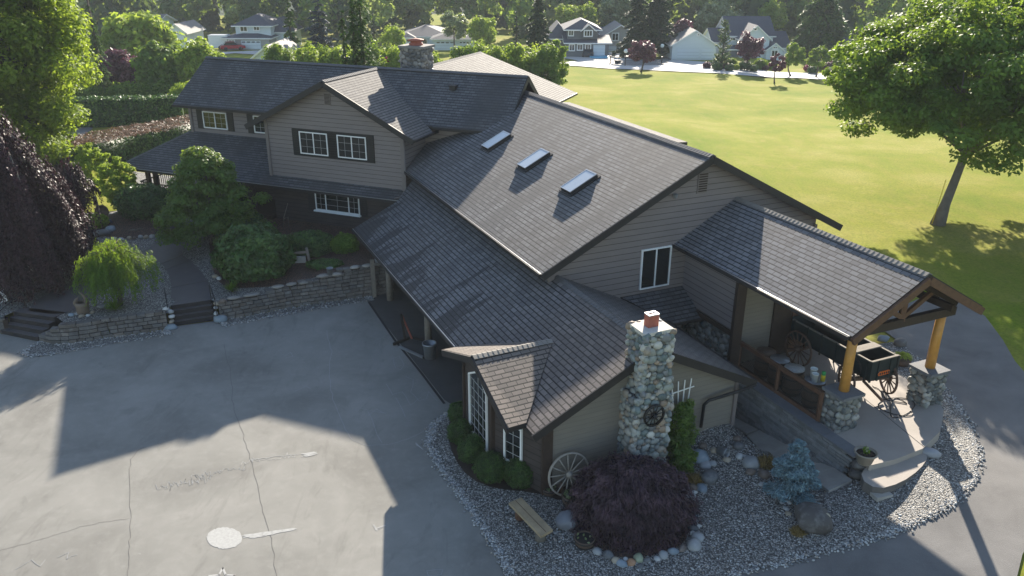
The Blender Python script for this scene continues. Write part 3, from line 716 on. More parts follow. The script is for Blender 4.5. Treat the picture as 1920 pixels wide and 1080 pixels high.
rw1 = block_wall('retaining_wall', 'grey block retaining wall curving round the horn sculpture between both flights of steps', [st1[1]+[.12, .02]]+w1, [(0, .15), (.03, .15), (.035, .3), (.07, .3), (.075, .45), (.12, .45), (.125, .6), (.17, .6), (.175, .75), (1, .75)], 5, ch=.15, bl=.34, setb=.03)
rw2 = block_wall('retaining_wall', 'taller grey block retaining wall below the round shrub and garden', w2, [(0, .75), (.27, .75), (.28, .9), (.42, .9), (.43, 1.05), (.55, 1.05), (.56, 1.2), (.68, 1.2), (.69, 1.35), (1, 1.35)], 6, ch=.15, bl=.34, setb=.024)
block_wall('retaining_wall', 'short end of the grey block wall at the left edge beside the wide steps', [p for p in wl_base]+[st1[0]-[.1, 0]], [(0, .6), (1, .6)], 8, ch=.15, bl=.34)
# pale cap stones on top of the garden wall
rngc = random.Random(4)
capn = 0
for (a, b_, hh, lab) in ((0.02, .10, 0.83, 'long pale cap stone on the wall beside the yucca'), (.11, .2, 0.83, 'second pale cap stone on the wall right of the yucca'), (.27, .34, .98, 'pale cap stone at the start of the wall step below the round shrub'),
        (.35, .41, .98, 'tan cap stone in the middle of the three below the round shrub'), (.42, .48, .98, 'grey cap stone rightmost of the three below the round shrub'), (.52, .6, 1.17, 'pale brown cap stone left of the grey pot on the wall'),
        (.61, .67, 1.17, 'pale cap stone touching the grey pot on the wall'), (.72, .78, 1.37, 'white cap stone right of the grey pot on the wall'), (.79, .85, 1.37, 'long white cap stone between two others near the wooden post'), (.86, .92, 1.37, 'white cap stone nearest the wooden post')):
    tot = [np.array(p) for p in w2]; L = [0]
    for i in range(len(tot)-1): L.append(L[-1]+np.linalg.norm(tot[i+1]-tot[i]))
    def wp(t):
        s = t*L[-1]
        for i in range(len(tot)-1):
            if s <= L[i+1]: return tot[i]+(tot[i+1]-tot[i])*(s-L[i])/(L[i+1]-L[i])
        return tot[-1]
    p, q = wp(a), wp(b_); c = back((p+q)/2, .3); ln = np.linalg.norm(q-p)
    mb = MB(); mb.rock((c[0], c[1], hh), (ln*.52, .16, .07), 'rock', capn, tuple(np.array((.27, .25, .22))*rngc.uniform(.7, 1.15)), math.atan2(q[1]-p[1], q[0]-p[0]), sub=2, rough=.25)
    tag(mb.build('cap_stone'), lab, 'stone', 'cap stones on the garden wall'); capn += 1
# ------------------------------------------------------------------ the house
house = empty('house', W(24, 14, 0), 'large taupe house with dark shingle roofs, three skylights and two stone chimneys', 'house')
def updirs(poly):
    p = [np.array(q, float) for q in poly]; nrm = np.zeros(3)
    for i in range(len(p)): nrm += np.cross(p[i]-p[0], p[(i+1) % len(p)]-p[0])
    if nrm[2] < 0: p = p[::-1]; nrm = -nrm
    nrm /= np.linalg.norm(nrm); e = np.cross(ZZ, nrm); e /= np.linalg.norm(e); s = np.cross(nrm, e); return p, nrm, e, s
def slope(mb, poly, mat, th=.16):
    p, nrm, e, s = updirs(poly); mb.prism(p, (0, 0, -th), mat, 'fascia', uvd=(e, s))
def ridge_cap(mb, a, b_, mat, w_=.17, drop=.085, st=.16):
    a = np.array(a, float); b_ = np.array(b_, float); d = b_-a; L = np.linalg.norm(d); d /= L
    side = np.cross(d, ZZ); side /= np.linalg.norm(side); n = int(L/st)
    for i in range(n):
        p = a+d*(i*L/n); q = a+d*((i+1)*L/n+.02); t0, t1 = ZZ*(.035), ZZ*(.018)
        mb.add([p+t0, q+t1, q+t1+side*w_-ZZ*drop, p+t0+side*w_-ZZ*drop, q+t1-side*w_-ZZ*drop, p+t0-side*w_-ZZ*drop, p-ZZ*.04], [(0, 3, 2, 1), (0, 1, 4, 5), (0, 6, 3), (0, 5, 6)], mat)
def gutter(a, b_, parent=house, lip=True):
    mb = MB(); a = np.array(a, float); b_ = np.array(b_, float)
    mb.beam(a-ZZ*.07, b_-ZZ*.07, .11, .11, 'fascia')
    if lip: mb.beam(a-ZZ*.005, b_-ZZ*.005, .022, .02, 'metal')
    mb.build('gutter', parent)
M['cap'] = simple('ridge_cap_shingle', (.11, .108, .11), .85, .3, 4, .3)
M['cap_l'] = simple('ridge_cap_pale', (.2, .185, .165), .85, .3, 4, .3)
GR, GE, GS = 17.4, 11.04, .5126
def zg(v): return 7.64-GS*abs(v-17.4)
mb = MB()
slope(mb, [W(21.9, 11.04, zg(11.04)), W(21.9, 17.4, 7.64), W(38.0, 17.4, 7.64), W(38.3, 12.95, zg(12.95)), W(36.42, 11.04, zg(11.04))], 'sh')
slope(mb, [W(21.9, 17.4, 7.64), W(21.9, 23.76, zg(23.76)), W(38, 23.76, zg(23.76)), W(38, 17.4, 7.64)], 'sh')
ridge_cap(mb, W(21.92, 17.4, 7.64), W(36.7, 17.4, 7.64), 'cap')
# barge boards
for v0, v1 in ((17.4, 11.04), (17.4, 23.76)):
    mb.beam(W(21.88, v0, zg(v0)-.14), W(21.88, v1, zg(v1)-.14), .045, .24, 'fascia')
mb.build('roof', house, 'broad gable roof of the garage wing with three skylights')
gutter(W(21.9, 10.99, zg(11.04)-.0), W(36.3, 10.99, zg(11.04)-.0))
def zl(v): return 4.05-.5014*abs(v-11.8)
mb = MB()
P0 = [W(16.52, 11.8, 4.05), W(16.52, 8.15, zl(8.15)), W(17.02, 8.16, zl(8.16)), W(19.48, 10.22, zl(10.22)), W(22.15, 8.16, zl(8.16)), W(35.37, 8.11, zl(8.11)), W(35.27, 10.24, zl(10.24)), W(36.4, 11.3, zl(11.3)), W(37.0, 11.6, zl(11.6)), W(22.3, 11.8, 4.05)]
P0 = [W(16.52, 11.8, 4.05), W(16.52, 8.15, zl(8.15)), W(17.02, 8.15, zl(8.15)), W(19.48, 10.22, zl(10.22)), W(22.0, 8.15, zl(8.15)), W(35.37, 8.15, zl(8.15)), W(35.3, 10.24, zl(10.24)), W(36.6, 11.45, zl(11.45)), W(36.6, 11.8, 4.05)]
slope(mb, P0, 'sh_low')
slope(mb, [W(16.52, 11.8, 4.05), W(22.3, 11.8, 4.05), W(22.3, 15.45, zl(15.45)), W(16.52, 15.45, zl(15.45))], 'sh_back')
ridge_cap(mb, W(16.54, 11.8, 4.05), W(22.3, 11.8, 4.05), 'cap', .14, .07)
for v0, v1 in ((11.8, 8.15), (11.8, 15.45)):
    mb.beam(W(16.5, v0, zl(v0)-.12), W(16.5, v1, zl(v1)-.12), .045, .24, 'fascia')
mb.build('roof', house, 'low shingle roof running down to the garage doors and the front gable')
gutter(W(22.2, 8.1, zl(8.15)), W(35.35, 8.1, zl(8.15)))
gutter(W(16.5, 15.5, zl(15.45)), W(22.2, 15.5, zl(15.45)), lip=False)
# bay roof
mb = MB(); BZ, BU = 3.26, 19.46
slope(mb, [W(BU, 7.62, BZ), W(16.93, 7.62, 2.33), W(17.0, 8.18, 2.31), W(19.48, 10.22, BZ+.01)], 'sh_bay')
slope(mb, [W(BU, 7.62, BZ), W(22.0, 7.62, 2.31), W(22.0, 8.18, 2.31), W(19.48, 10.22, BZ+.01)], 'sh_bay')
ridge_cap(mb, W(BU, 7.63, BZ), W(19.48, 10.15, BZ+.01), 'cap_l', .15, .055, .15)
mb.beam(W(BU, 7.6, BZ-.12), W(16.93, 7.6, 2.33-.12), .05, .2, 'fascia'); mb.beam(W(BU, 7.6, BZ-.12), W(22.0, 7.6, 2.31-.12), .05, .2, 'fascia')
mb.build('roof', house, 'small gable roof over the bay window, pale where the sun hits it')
# main two storey roof
def zm(d): return 8.38-.76*abs(d-37.86)
mb = MB()
slope(mb, [X(34.97, -33.7, zm(34.97)), X(37.86, -33.5, 8.38), X(37.86, -14.17, 8.38), X(34.97, -14.17, zm(34.97))], 'sh_up')
slope(mb, [X(37.86, -33.5, 8.38), X(37.86, -14.17, 8.38), X(40.75, -14.17, zm(40.75)), X(40.75, -33.7, zm(40.75))], 'sh_up')
ridge_cap(mb, X(37.86, -33.5, 8.38), X(37.86, -14.19, 8.38), 'cap')
for d1 in (34.97, 40.75): mb.beam(X(37.86, -14.15, 8.26), X(d1, -14.15, zm(d1)-.12), .05, .24, 'fascia')
mb.build('roof', house, 'steep shingle roof over the two storey part')
gutter(X(34.93, -33.7, zm(34.97)), X(34.93, -27.2, zm(34.97)), lip=False)
gutter(X(34.93, -17.9, zm(34.97)), X(34.93, -15.3, zm(34.97)), lip=False)
# cross gable roof
mb = MB()
def zx(e): return 8.34-.505*abs(e+22.5)
for s in (-1, 1):
    e1 = -22.5+s*4.68; dv = 37.86-(8.38-zx(e1))/.76
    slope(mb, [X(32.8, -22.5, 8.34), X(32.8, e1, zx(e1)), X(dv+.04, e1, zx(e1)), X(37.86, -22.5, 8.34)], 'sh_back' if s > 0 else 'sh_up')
    mb.beam(X(32.78, -22.5, 8.2), X(32.78, e1, zx(e1)-.14), .05, .26, 'fascia')
ridge_cap(mb, X(32.82, -22.5, 8.35), X(37.8, -22.5, 8.35), 'cap')
mb.build('roof', house, 'cross gable roof facing the driveway')
gutter(X(32.85, -17.78, zx(-17.82)), X(35.2, -17.78, zx(-17.82)), lip=False)
# porch roof
def zp(d): return 4.65-.56*(35.54-d)
mb = MB()
slope(mb, [X(35.54, -33.2, 4.65), X(33.04, -35.69, zp(33.04)), X(32.68, -34.59, zp(32.68)), X(32.68, -18.5, zp(32.68)), X(33.32, -18.5, zp(33.32)), X(33.32, -26.3, zp(33.32)), X(35.56, -26.3, 4.65)], 'sh_up', .14)
slope(mb, [X(35.54, -33.2, 4.65), X(33.04, -35.69, zp(33.04)), X(42.0, -35.69, zp(33.04)), X(42.0, -33.2, 4.65)], 'sh_up', .14)
ridge_cap(mb, X(35.5, -33.24, 4.64), X(33.06, -35.67, 3.26), 'cap', .12, .06)
mb.build('roof', house, 'porch roof wrapping the left corner')
gutter(X(32.63, -34.59, zp(32.68)), X(32.63, -18.6, zp(32.68)))
# back wing and rear cover roofs
mb = MB()
slope(mb, [X(49.35, -21.7, 8.0), X(49.35, -15.28, 5.85), X(39.5, -15.28, 5.85), X(39.5, -21.7, 8.0)], 'sh_back')
slope(mb, [X(49.35, -21.7, 8.0), X(49.35, -28.1, 5.85), X(39.5, -28.1, 5.85), X(39.5, -21.7, 8.0)], 'sh_back')
ridge_cap(mb, X(39.6, -21.7, 8.0), X(49.3, -21.7, 8.0), 'cap')
mb.build('roof', house, 'rear wing roof seen beyond the main ridge')
gutter(X(39.5, -15.2, 5.85), X(49.3, -15.2, 5.85))
mb = MB(); mb.prism([X(48.8, -16, 0), X(48.8, -27.4, 0), X(39.5, -27.4, 0), X(39.5, -16, 0)], (0, 0, 5.7), 'siding'); mb.build('wall', house)
mb = MB(); slope(mb, [W(34.5, 22.6, 5.02), W(47, 22.6, 5.15), W(47, 25.4, 4.95), W(34.5, 25.65, 4.85)], 'sh_back'); mb.build('roof', house, 'low rear porch roof glimpsed beyond the garage ridge')
mb = MB(); mb.prism([W(46.5, 23, 0), W(46.5, 25, 0), W(36, 25, 0), W(36, 23, 0)], (0, 0, 4.6), 'siding'); mb.build('wall', house)
# vents
def roofvent(p):
    mb = MB(); mb.box(p, (.3, .3, .2), 'fascia', AXH); mb.box(np.array(p)+[0, 0, .12], (.38, .38, .04), 'fascia', AXH); mb.build('roof_vent', house)
pv = None
r_ = ray(850, 168)
nn = np.array([0, 0, 1.])-.76*dC; kk = 8.38-.76*37.86; o_ = np.array([0, 0, CAM_H]); tt = (kk-nn@o_)/(nn@r_); roofvent(o_+r_*tt+[0, 0, .08])
# walls ---------------------------------------------------------------
def wall(poly, off, mat, name='wall', label=None, parent=house):
    mb = MB(); mb.prism(poly, off, mat); return mb.build(name, parent, label)
uo = uA*.2; do = dC*.2
wall([W(22.3, 11.5, 0), W(22.3, 22.85, 0), W(22.3, 22.85, zg(22.85)-.15), W(22.3, 17.4, 7.48), W(22.3, 11.5, zg(11.5)-.15)], uo, 'siding', label='tall taupe gable wall of the garage wing')
wall([W(22.5, 11.5, 0), W(36.4, 11.5, 0), W(36.4, 11.5, zg(11.5)-.15), W(22.5, 11.5, zg(11.5)-.15)], vA*.2, 'siding')
wall([W(22.5, 22.85, 0), W(37, 22.85, 0), W(37, 22.85, zg(22.85)-.15), W(22.5, 22.85, zg(22.85)-.15)], -vA*.2, 'siding')
wall([W(16.8, 8.62, -.1), W(16.8, 15.05, -.1), W(16.8, 15.05, zl(15.05)-.12), W(16.8, 11.8, 3.93), W(16.8, 8.62, zl(8.62)-.12)], uo, 'siding_low', label='low olive taupe gable wall behind the wagon wheel')
wall([W(17.0, 15.05, 0), W(22.3, 15.05, 0), W(22.3, 15.05, zl(15.05)-.12), W(17, 15.05, zl(15.05)-.12)], -vA*.2, 'siding_low')
def pbox(name, c, size, mat, ax=AXW, parent=None):
    mb = MB(); mb.box(c, size, mat, ax); return mb.build(name, parent or house)
pbox('corner_trim', W(16.76, 8.7, 1.05), (.1, .3, 2.3), 'wood_dk'); pbox('corner_trim', W(16.78, 15.02, 1.2), (.1, .12, 2.2), 'trim')
pbox('corner_trim', W(22.26, 11.55, 4.0), (.1, .2, .8), 'trim'); pbox('corner_trim', W(22.26, 22.8, 2.2), (.1, .14, 4.4), 'trim')
# bay walls, dark shingle
bay = [(18.42, 7.82), (16.82, 8.55)]
def wz(u): return BZ-.367*abs(u-BU)
wall([W(18.42, 7.82, -.05), W(20.6, 7.82, -.05), W(20.6, 7.82, wz(20.6)-.16), W(BU, 7.82, BZ-.16), W(18.42, 7.82, wz(18.42)-.16)], vA*.15, 'siding_dark', label='dark bay wall with the tall window')
wall([W(18.42, 7.83, -.05), W(16.84, 8.56, -.05), W(16.84, 8.56, 2.16), W(18.42, 7.83, wz(18.42)-.2)], vA*.15+uA*.05, 'siding_dark')
wall([W(20.6, 7.83, -.05), W(21.6, 8.8, -.05), W(21.6, 8.8, 2.2), W(20.6, 7.83, wz(20.6)-.2)], vA*.15, 'siding_dark')
wall([W(21.6, 8.8, 0), W(21.6, 11.6, 0), W(21.6, 11.6, 3.7), W(21.6, 8.8, zl(8.8)-.2)], -uA*.15, 'siding_dark')
pbox('corner_trim', W(18.45, 7.8, 1.2), (.16, .12, 2.5), 'wood_dk'); pbox('corner_trim', W(20.62, 7.8, 1.2), (.1, .1, 2.5), 'wood_dk')
# main house walls
wall([X(35.54, -33.1, .9), X(35.54, -14.6, .9), X(35.54, -14.6, 6.3), X(35.54, -33.1, 6.3)], do, 'siding')
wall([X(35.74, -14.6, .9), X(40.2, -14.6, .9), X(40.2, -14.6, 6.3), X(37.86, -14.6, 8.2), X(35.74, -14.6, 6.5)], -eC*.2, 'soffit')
wall([X(35.74, -33.1, .9), X(40.2, -33.1, .9), X(40.2, -33.1, 6.3), X(37.86, -33.1, 8.2), X(35.74, -33.1, 6.5)], eC*.2, 'siding')
wall([X(33.3, -26.35, 3.36), X(33.3, -18.65, 3.36), X(33.3, -18.65, zx(-18.65)-.15), X(33.3, -22.5, 8.18), X(33.3, -26.35, zx(-26.35)-.15)], do, 'siding', label='front gable wall with the pair of shuttered windows')
wall([X(33.36, -26.35, .9), X(33.36, -18.65, .9), X(33.36, -18.65, 3.34), X(33.36, -26.35, 3.34)], do, 'siding_dark', label='dark shingled lower wall')
for e_, s in ((-18.65, -1), (-26.35, 1)):
    wall([X(33.5, e_, .9), X(35.6, e_, .9), X(35.6, e_, zx(e_)-.2), X(33.5, e_, zx(e_)-.2)], eC*.2*s, 'siding')
for e_ in (-18.69, -26.31): pbox('corner_trim', X(33.27, e_, (3.36+zx(e_)-.15)/2), (.06, .16, zx(e_)-.15-3.36), 'trim', AXH)
pbox('skirt_board', X(33.26, -22.5, 3.3), (.1, 7.74, .12), 'fascia', AXH); pbox('corner_trim', X(35.5, -33.05, 5.3), (.08, .16, 1.9), 'trim', AXH)
wall([X(35.5, -33.0, 1.1), X(35.5, -26.3, 1.1), X(35.5, -26.3, 4.4), X(35.5, -33.0, 4.4)], dC*.06, 'siding_dark')
# windows ---------------------------------------------------------------
def window(c, right, up, nrm, w_, h, cols=1, mull=(2, 3), shutters=0, fr=.048, top_poly=None, pane='glass', name='window', label=None, grids=True, split=None):
    """c centre on the wall face, nrm outward"""
    right = np.array(right, float); nrm = np.array(nrm, float)
    ax = (right, nrm, np.array(up, float)); c = np.array(c, float)
    mb = MB(); mb.box(c+nrm*.01, (w_-.04, .03, h-.04), pane, ax); root = mb.build(name, house, label)
    f = MB()
    for s in (-1, 1):
        f.box(c+right*s*(w_/2-fr/2)+nrm*.035, (fr, .07, h), 'white', ax); f.box(c+ax[2]*s*(h/2-fr/2)+nrm*.035, (w_-2*fr, .068, fr), 'white', ax)
    sp = split or [i/cols for i in range(1, cols)]
    for t in sp: f.box(c+right*(t-.5)*w_+nrm*.033, (fr*.9, .06, h-2*fr), 'white', ax)
    f.build('frame', root)
    if grids:
        gmb = MB(); ed = [0]+list(sp)+[1]
        for a, b_ in zip(ed, ed[1:]):
            nc = max(1, round((b_-a)*w_/.3)) if mull is None else mull[0]
            for i in range(1, nc): gmb.box(c+right*((a+(b_-a)*i/nc)-.5)*w_+nrm*.03, (.011, .014, h-.1), 'grille', ax)
        nr = mull[1] if mull else 3
        for j in range(1, nr): gmb.box(c+ax[2]*(j/nr-.5)*h+nrm*.031, (w_-.1, .012, .011), 'grille', ax)
        gmb.build('grille', root)
    if shutters:
        for s in (-1, 1):
            if shutters == 1 or shutters == s*2:
                sb = MB(); cc = c+right*s*(w_/2+.22)+nrm*.02
                sb.box(cc, (.4, .045, h+.12), 'black', ax)
                for k in range(9): sb.box(cc+ax[2]*((k+.5)/9-.5)*h+nrm*.03, (.3, .02, .03), 'black', ax)
                sb.build('shutter', root)
    return root
gw_z = 5.22
window(X(33.3, -23.58, 5.22), eC, ZZ, -dC, 1.6, 1.1, 2, (2, 3), 1)
window(X(33.3, -21.42, 5.22), eC, ZZ, -dC, 1.6, 1.1, 2, (2, 3), 1)
mbx = MB(); mbx.box(X(33.285, -22.5, 5.22), (.03, 4.6, 1.34), 'black', AXH); mbx.build('shutter_board', house)
window(X(35.54, -31.42, 5.37), eC, ZZ, -dC, 1.6, .9, 2, (2, 3), 1)
window(X(35.54, -28.05, 5.37), eC, ZZ, -dC, 1.6, .9, 2, (2, 3), 1)
window(X(33.36, -22.54, 2.3), eC, ZZ, -dC, 2.55, .92, 3, (2, 3), 1, split=[.24, .76])
s_ = MB(); s_.box(X(33.28, -22.54, 1.8), (.18, 2.7, .07), 'white', AXH); s_.build('window_sill', house)
window(W(22.3, 15.65, 3.74), vA, ZZ, -uA, 1.22, 1.48, 2, None, 0, fr=.045, grids=False, label='tall plain two pane sliding window on the garage gable')
# small bay window on the slanted wall
bd = W(16.84, 8.56)-W(18.42, 7.83); bd = bd/np.linalg.norm(bd); bn = np.cross(bd, ZZ); bn = bn if bn@uA < 0 else -bn
window(W(17.72, 8.15, 1.22)+bn*.01, bd, ZZ, bn, .66, 1.25, 1, (2, 4), 0, fr=.05)
# tall bay window with a top that follows the gable
tw = MB(); gv = -vA
pts = [(18.78, .42), (20.12, .42), (20.12, 2.36), (19.46, 2.72), (18.78, 2.36)]
tw.prism([W(u, 7.815, z) for u, z in pts], gv*.02, 'glass'); troot = tw.build('window', house, 'tall bay window whose white frame rises to a point')
fr = MB()
for i in range(5):
    a, b_ = pts[i], pts[(i+1) % 5]; fr.beam(W(a[0], 7.77, a[1]), W(b_[0], 7.77, b_[1]), .05, .06, 'white', up=vA)
fr.build('frame', troot); fr = MB()
for k in range(1, 4): u = 18.78+1.34*k/4; fr.beam(W(u, 7.785, .45), W(u, 7.785, 2.3+.3*(1-abs(k-2)*.9)), .012, .012, 'grille', up=vA)
for k in range(1, 7): fr.beam(W(18.8, 7.785, .42+.31*k), W(20.1, 7.785, .42+.31*k), .012, .012, 'grille', up=vA)
fr.build('grille', troot)
# louvres
def louvre(c, right, nrm, w_, h):
    ax = (np.array(right), np.array(nrm), ZZ); mb = MB(); mb.box(np.array(c)+np.array(nrm)*.02, (w_, .04, h), 'trim', ax)
    for k in range(8): mb.box(np.array(c)+ZZ*((k+.5)/8-.5)*h*.9+np.array(nrm)*.05, (w_*.8, .03, h*.05), 'wood_dk', ax)
    mb.build('gable_vent', house)
louvre(X(33.3, -22.6, 7.42), eC, -dC, .34, .55); louvre(W(22.3, 17.35, 6.62), vA, -uA, .42, .75)
# skylights
def zgl(v): return zg(v)
sn = np.cross(uA, (vA+ZZ*GS)/math.hypot(1, GS)); sn = sn if sn[2] > 0 else -sn; ss = (vA+ZZ*GS)/math.hypot(1, GS)
for k, u in enumerate((33.18, 29.36, 25.54)):
    c = W(u, 14.35, zg(14.35)); ax = (uA, ss, sn); L = 1.22
    mb = MB(); mb.box(c+sn*.06, (.76, L, .15), 'fascia', ax)
    mb.box(c+sn*.02, (.92, L+.16, .035), 'fascia', ax)
    r = mb.build('skylight', house, ('white glazed skylight nearest the two storey part', 'middle skylight', 'skylight nearest the garage gable')[k])
    mb = MB(); mb.box(c+sn*.141, (.7, L-.1, .02), 'sky_glass', ax); mb.build('pane', r)
    mb = MB()
    for s in (-1, 1):
        mb.box(c+sn*.148+ax[0]*s*.365, (.03, L, .03), 'metal', ax); mb.box(c+sn*.148+ax[1]*s*(L/2-.02), (.7, .04, .03), 'metal', ax)
    mb.build('frame', r)
# stone chimneys -------------------------------------------------------
STC = [(.3, .32, .3), (.2, .23, .23), (.42, .41, .37), (.13, .17, .17), (.34, .3, .25), (.25, .27, .24), (.5, .49, .45), (.17, .18, .19), (.22, .25, .24), (.28, .29, .27), (.3, .23, .17)]
def stones_on(mb, c0, right, up, nrm, w_, h, rng, smin=.055, smax=.165, prot=.06, cols=STC, mat='stone'):
    """cover a rectangle with packed river stones (dart throwing, big ones first)"""
    placed = []; right = np.array(right); up = np.array(up); nrm = np.array(nrm); vs, fs = ICO[2]
    for ph in range(3):
        hi_, lo_ = (smax, smax*.7) if ph == 0 else ((smax*.7, smax*.45) if ph == 1 else (smax*.45, smin))
        for _ in range(int(w_*h/(hi_*lo_)*(9, 14, 18)[ph])):
            r = rng.uniform(lo_, hi_); x = rng.uniform(-.02, w_+.02); y = rng.uniform(0, h)
            if all((x-a)**2+((y-b_)*1.25)**2 > ((r+q)*.86)**2 for a, b_, q in placed): placed.append((x, y, r))
    for x, y, r in placed:
        a = rng.uniform(-.5, .5); c_, s_ = math.cos(a), math.sin(a); o = Vector((rng.uniform(-50, 50), 0, rng.uniform(-50, 50)))
        col = rng.choice(cols); k = rng.uniform(.7, 1.15); c = c0+right*x+up*y
        rx, ry, rn = r*rng.uniform(1.0, 1.2), r*rng.uniform(.72, .9), prot*rng.uniform(.7, 1.2)+r*.15
        out = []
        for v in vs:
            q = 1+.22*noise.noise(Vector(v)*1.3+o); X_ = v[0]*rx*q; Y_ = v[1]*ry*q
            out.append(c+right*(X_*c_-Y_*s_)+up*(X_*s_+Y_*c_)+nrm*v[2]*rn*q)
        mb.add(out, fs, mat, rgb=tuple(min(1, z*k) for z in col), smooth=True)
rng = random.Random(11)
def chimney_block(mb, u0, u1, v0, v1, z0, z1, faces='lfr', smax=.17):
    mb.prism([W(u0+.03, v0+.03, z1), W(u0+.03, v1-.03, z1), W(u1, v1-.03, z1), W(u1, v0+.03, z1)], (0, 0, z0-z1), 'mortar')
    stones_on(mb, W(u0+.02, v0, z0), vA, ZZ, -uA, v1-v0, z1-z0, rng, smax=smax)
    stones_on(mb, W(u1, v0+.02, z0), -uA, ZZ, -vA, u1-u0, z1-z0, rng, smax=smax)
    stones_on(mb, W(u0, v1-.02, z0), uA, ZZ, vA, u1-u0, z1-z0, rng, smax=smax)
mb = MB()
chimney_block(mb, 16.05, 16.8, 11.0, 12.08, -.1, 2.8); chimney_block(mb, 16.1, 16.85, 11.18, 12.03, 2.8, 4.66)
mb.prism([W(16.1, 11.14, 4.74), W(16.1, 12.06, 4.74), W(16.9, 12.06, 4.74), W(16.9, 11.14, 4.74)], (0, 0, -.1), simple('chimney_crown', (.5, .48, .43), .9, .2, 6, .4))
stones_on(mb, W(16.87, 11.18, 3.4), vA, ZZ, uA, .85, 1.3, rng)
chim = mb.build('chimney', house, 'tall front chimney of rounded river stones')
def flue(c, s, h, parent, mat='red_cl', ax=AXW, top='white'):
    mb = MB()
    for i, (dx, dy, wx, wy) in enumerate(((-1, 0, .05, 1), (1, 0, .05, 1), (0, -1, 1, .05), (0, 1, 1, .05))):
        mb.box(np.array(c)+ax[0]*dx*s[0]/2+ax[1]*dy*s[1]/2+ZZ*h/2, (s[0]+.05 if wx == 1 else .05, s[1]-.05 if wy == 1 else .05, h), mat, ax)
        mb.box(np.array(c)+ax[0]*dx*s[0]/2+ax[1]*dy*s[1]/2+ZZ*(h+.012), (s[0]+.07 if wx == 1 else .055, s[1]-.05 if wy == 1 else .055, .03), top, ax)
    mb.box(np.array(c)+ZZ*.05, (s[0], s[1], .1), 'black', ax); mb.build('flue', parent)
flue(W(16.5, 11.6, 4.74), (.17, .27), .34, chim)
rng = random.Random(12); mb = MB()
c0 = X(38.6, -21.5, 7.0); hh = 2.35
mb.prism([X(38.63, -21.47, 9.4), X(38.63, -20.24, 9.4), X(39.7, -20.24, 9.4), X(39.7, -21.47, 9.4)], (0, 0, -2.6), 'mortar')
GCOL = [(.2, .19, .18), (.14, .135, .13), (.27, .26, .24), (.1, .1, .1)]
for a in ((X(38.62, -21.5, 7.0), eC, ZZ, -dC, 1.28, 2.3), (X(38.6, -20.23, 7.0), dC, ZZ, eC, 1.1, 2.3), (X(39.7, -21.48, 7), -dC, ZZ, -eC, 1.1, 2.3)):
    stones_on(mb, *a, rng, .07, .19, .03, GCOL)
mb.prism([X(38.5, -21.6, 9.42), X(38.5, -20.1, 9.42), X(39.8, -20.1, 9.42), X(39.8, -21.6, 9.42)], (0, 0, -.12), simple('rear_chimney_crown', (.2, .19, .18), .9, .2, 6, .4))
ch2 = mb.build('chimney', house, 'rear grey rubble stone chimney behind the ridge')
mb = MB(); mb.lathe([(.36, 0), (.36, .12), (.3, .14), (.3, .22), (.42, .24), (.42, .3), (.1, .36)], X(39.1, -20.85, 9.4), 'red_cl', 16); mb.build('flue', ch2)
# entry shed roof in the passage
mb = MB(); slope(mb, [W(22.3, 14.3, 2.84), W(22.3, 17.0, 2.84), W(21.0, 17.05, 2.12), W(21.0, 15.55, 2.12), W(22.0, 14.6, 2.7)], 'sh_up', .12); mb.build('roof', house, 'small dark shed roof low in the corner of the gable wall')
# enclosed store under the pavilion roof and stone plinth
wall([W(19.25, 16.9, 2.3), W(22.3, 16.9, 2.3), W(22.3, 16.9, 4.35), W(19.25, 16.9, 4.35)], vA*.12, 'siding')
mb = MB(); mb.beam(W(19.2, 16.88, 2.22), W(22.3, 16.88, 2.22), .14, .16, 'wood_dk'); mb.beam(W(19.2, 16.9, .9), W(19.2, 16.9, 4.3), .3, .3, 'wood_dk'); mb.beam(W(19.2, 16.9, .7), W(19.2, 16.9, 2.2), .2, .2, 'wood'); mb.build('timber_frame', house)
mb = MB(); mb.prism([W(19.4, 17.0, .2), W(22.3, 17.0, .2), W(22.3, 17.0, 2.14), W(19.4, 17.0, 2.14)], vA*.3, 'mortar')
stones_on(mb, W(22.3, 16.98, .3), -uA, ZZ, -vA, 2.9, 1.8, random.Random(13), .07, .2, .05, [(.12, .14, .13), (.2, .2, .18), (.08, .09, .09), (.28, .28, .25)]); mb.build('stone_plinth', house)
wall([W(19.35, 17.0, 1.05), W(19.35, 21.0, 1.05), W(19.35, 21.0, 4.5), W(19.35, 17.0, 4.5)], uA*.12, 'siding_low')
mb = MB()
for k in range(3): mb.box(W(19.3, 18.9+k*.86, 2.1), (.06, .82, 2.1), 'wood' if k == 1 else 'wood_dk', AXW)
mb.build('barn_door', house)
# pavilion roof --------------------------------------------------------
def zc(v): return 5.9-.55*abs(v-18.93)
mb = MB()
for s in (-1, 1):
    v1 = 18.93+s*2.52; slope(mb, [W(14.15, 18.93, 5.9), W(14.15, v1, zc(v1)), W(22.3, v1, zc(v1)), W(22.3, 18.93, 5.9)], 'sh_port')
ridge_cap(mb, W(14.17, 18.93, 5.9), W(22.3, 18.93, 5.9), 'cap_l', .15, .085, .17)
mb.build('roof', house, 'gabled pavilion roof over the wagon')
gutter(W(14.2, 16.36, zc(16.41)), W(22.3, 16.36, zc(16.41)))
mb = MB()
for s in (-1, 1):
    v1 = 18.93+s*2.5
    mb.beam(W(14.12, 18.93, 5.72), W(14.12, v1, zc(v1)-.17), .1, .22, 'wood')
    mb.beam(W(14.75, 18.93, 5.6), W(14.75, v1-s*.3, zc(v1-s*.3)-.25), .12, .2, 'wood_dk')
    mb.beam(W(14.75, 18.93, 4.35), W(14.75, 18.93+s*1.1, 5.0), .1, .14, 'wood')
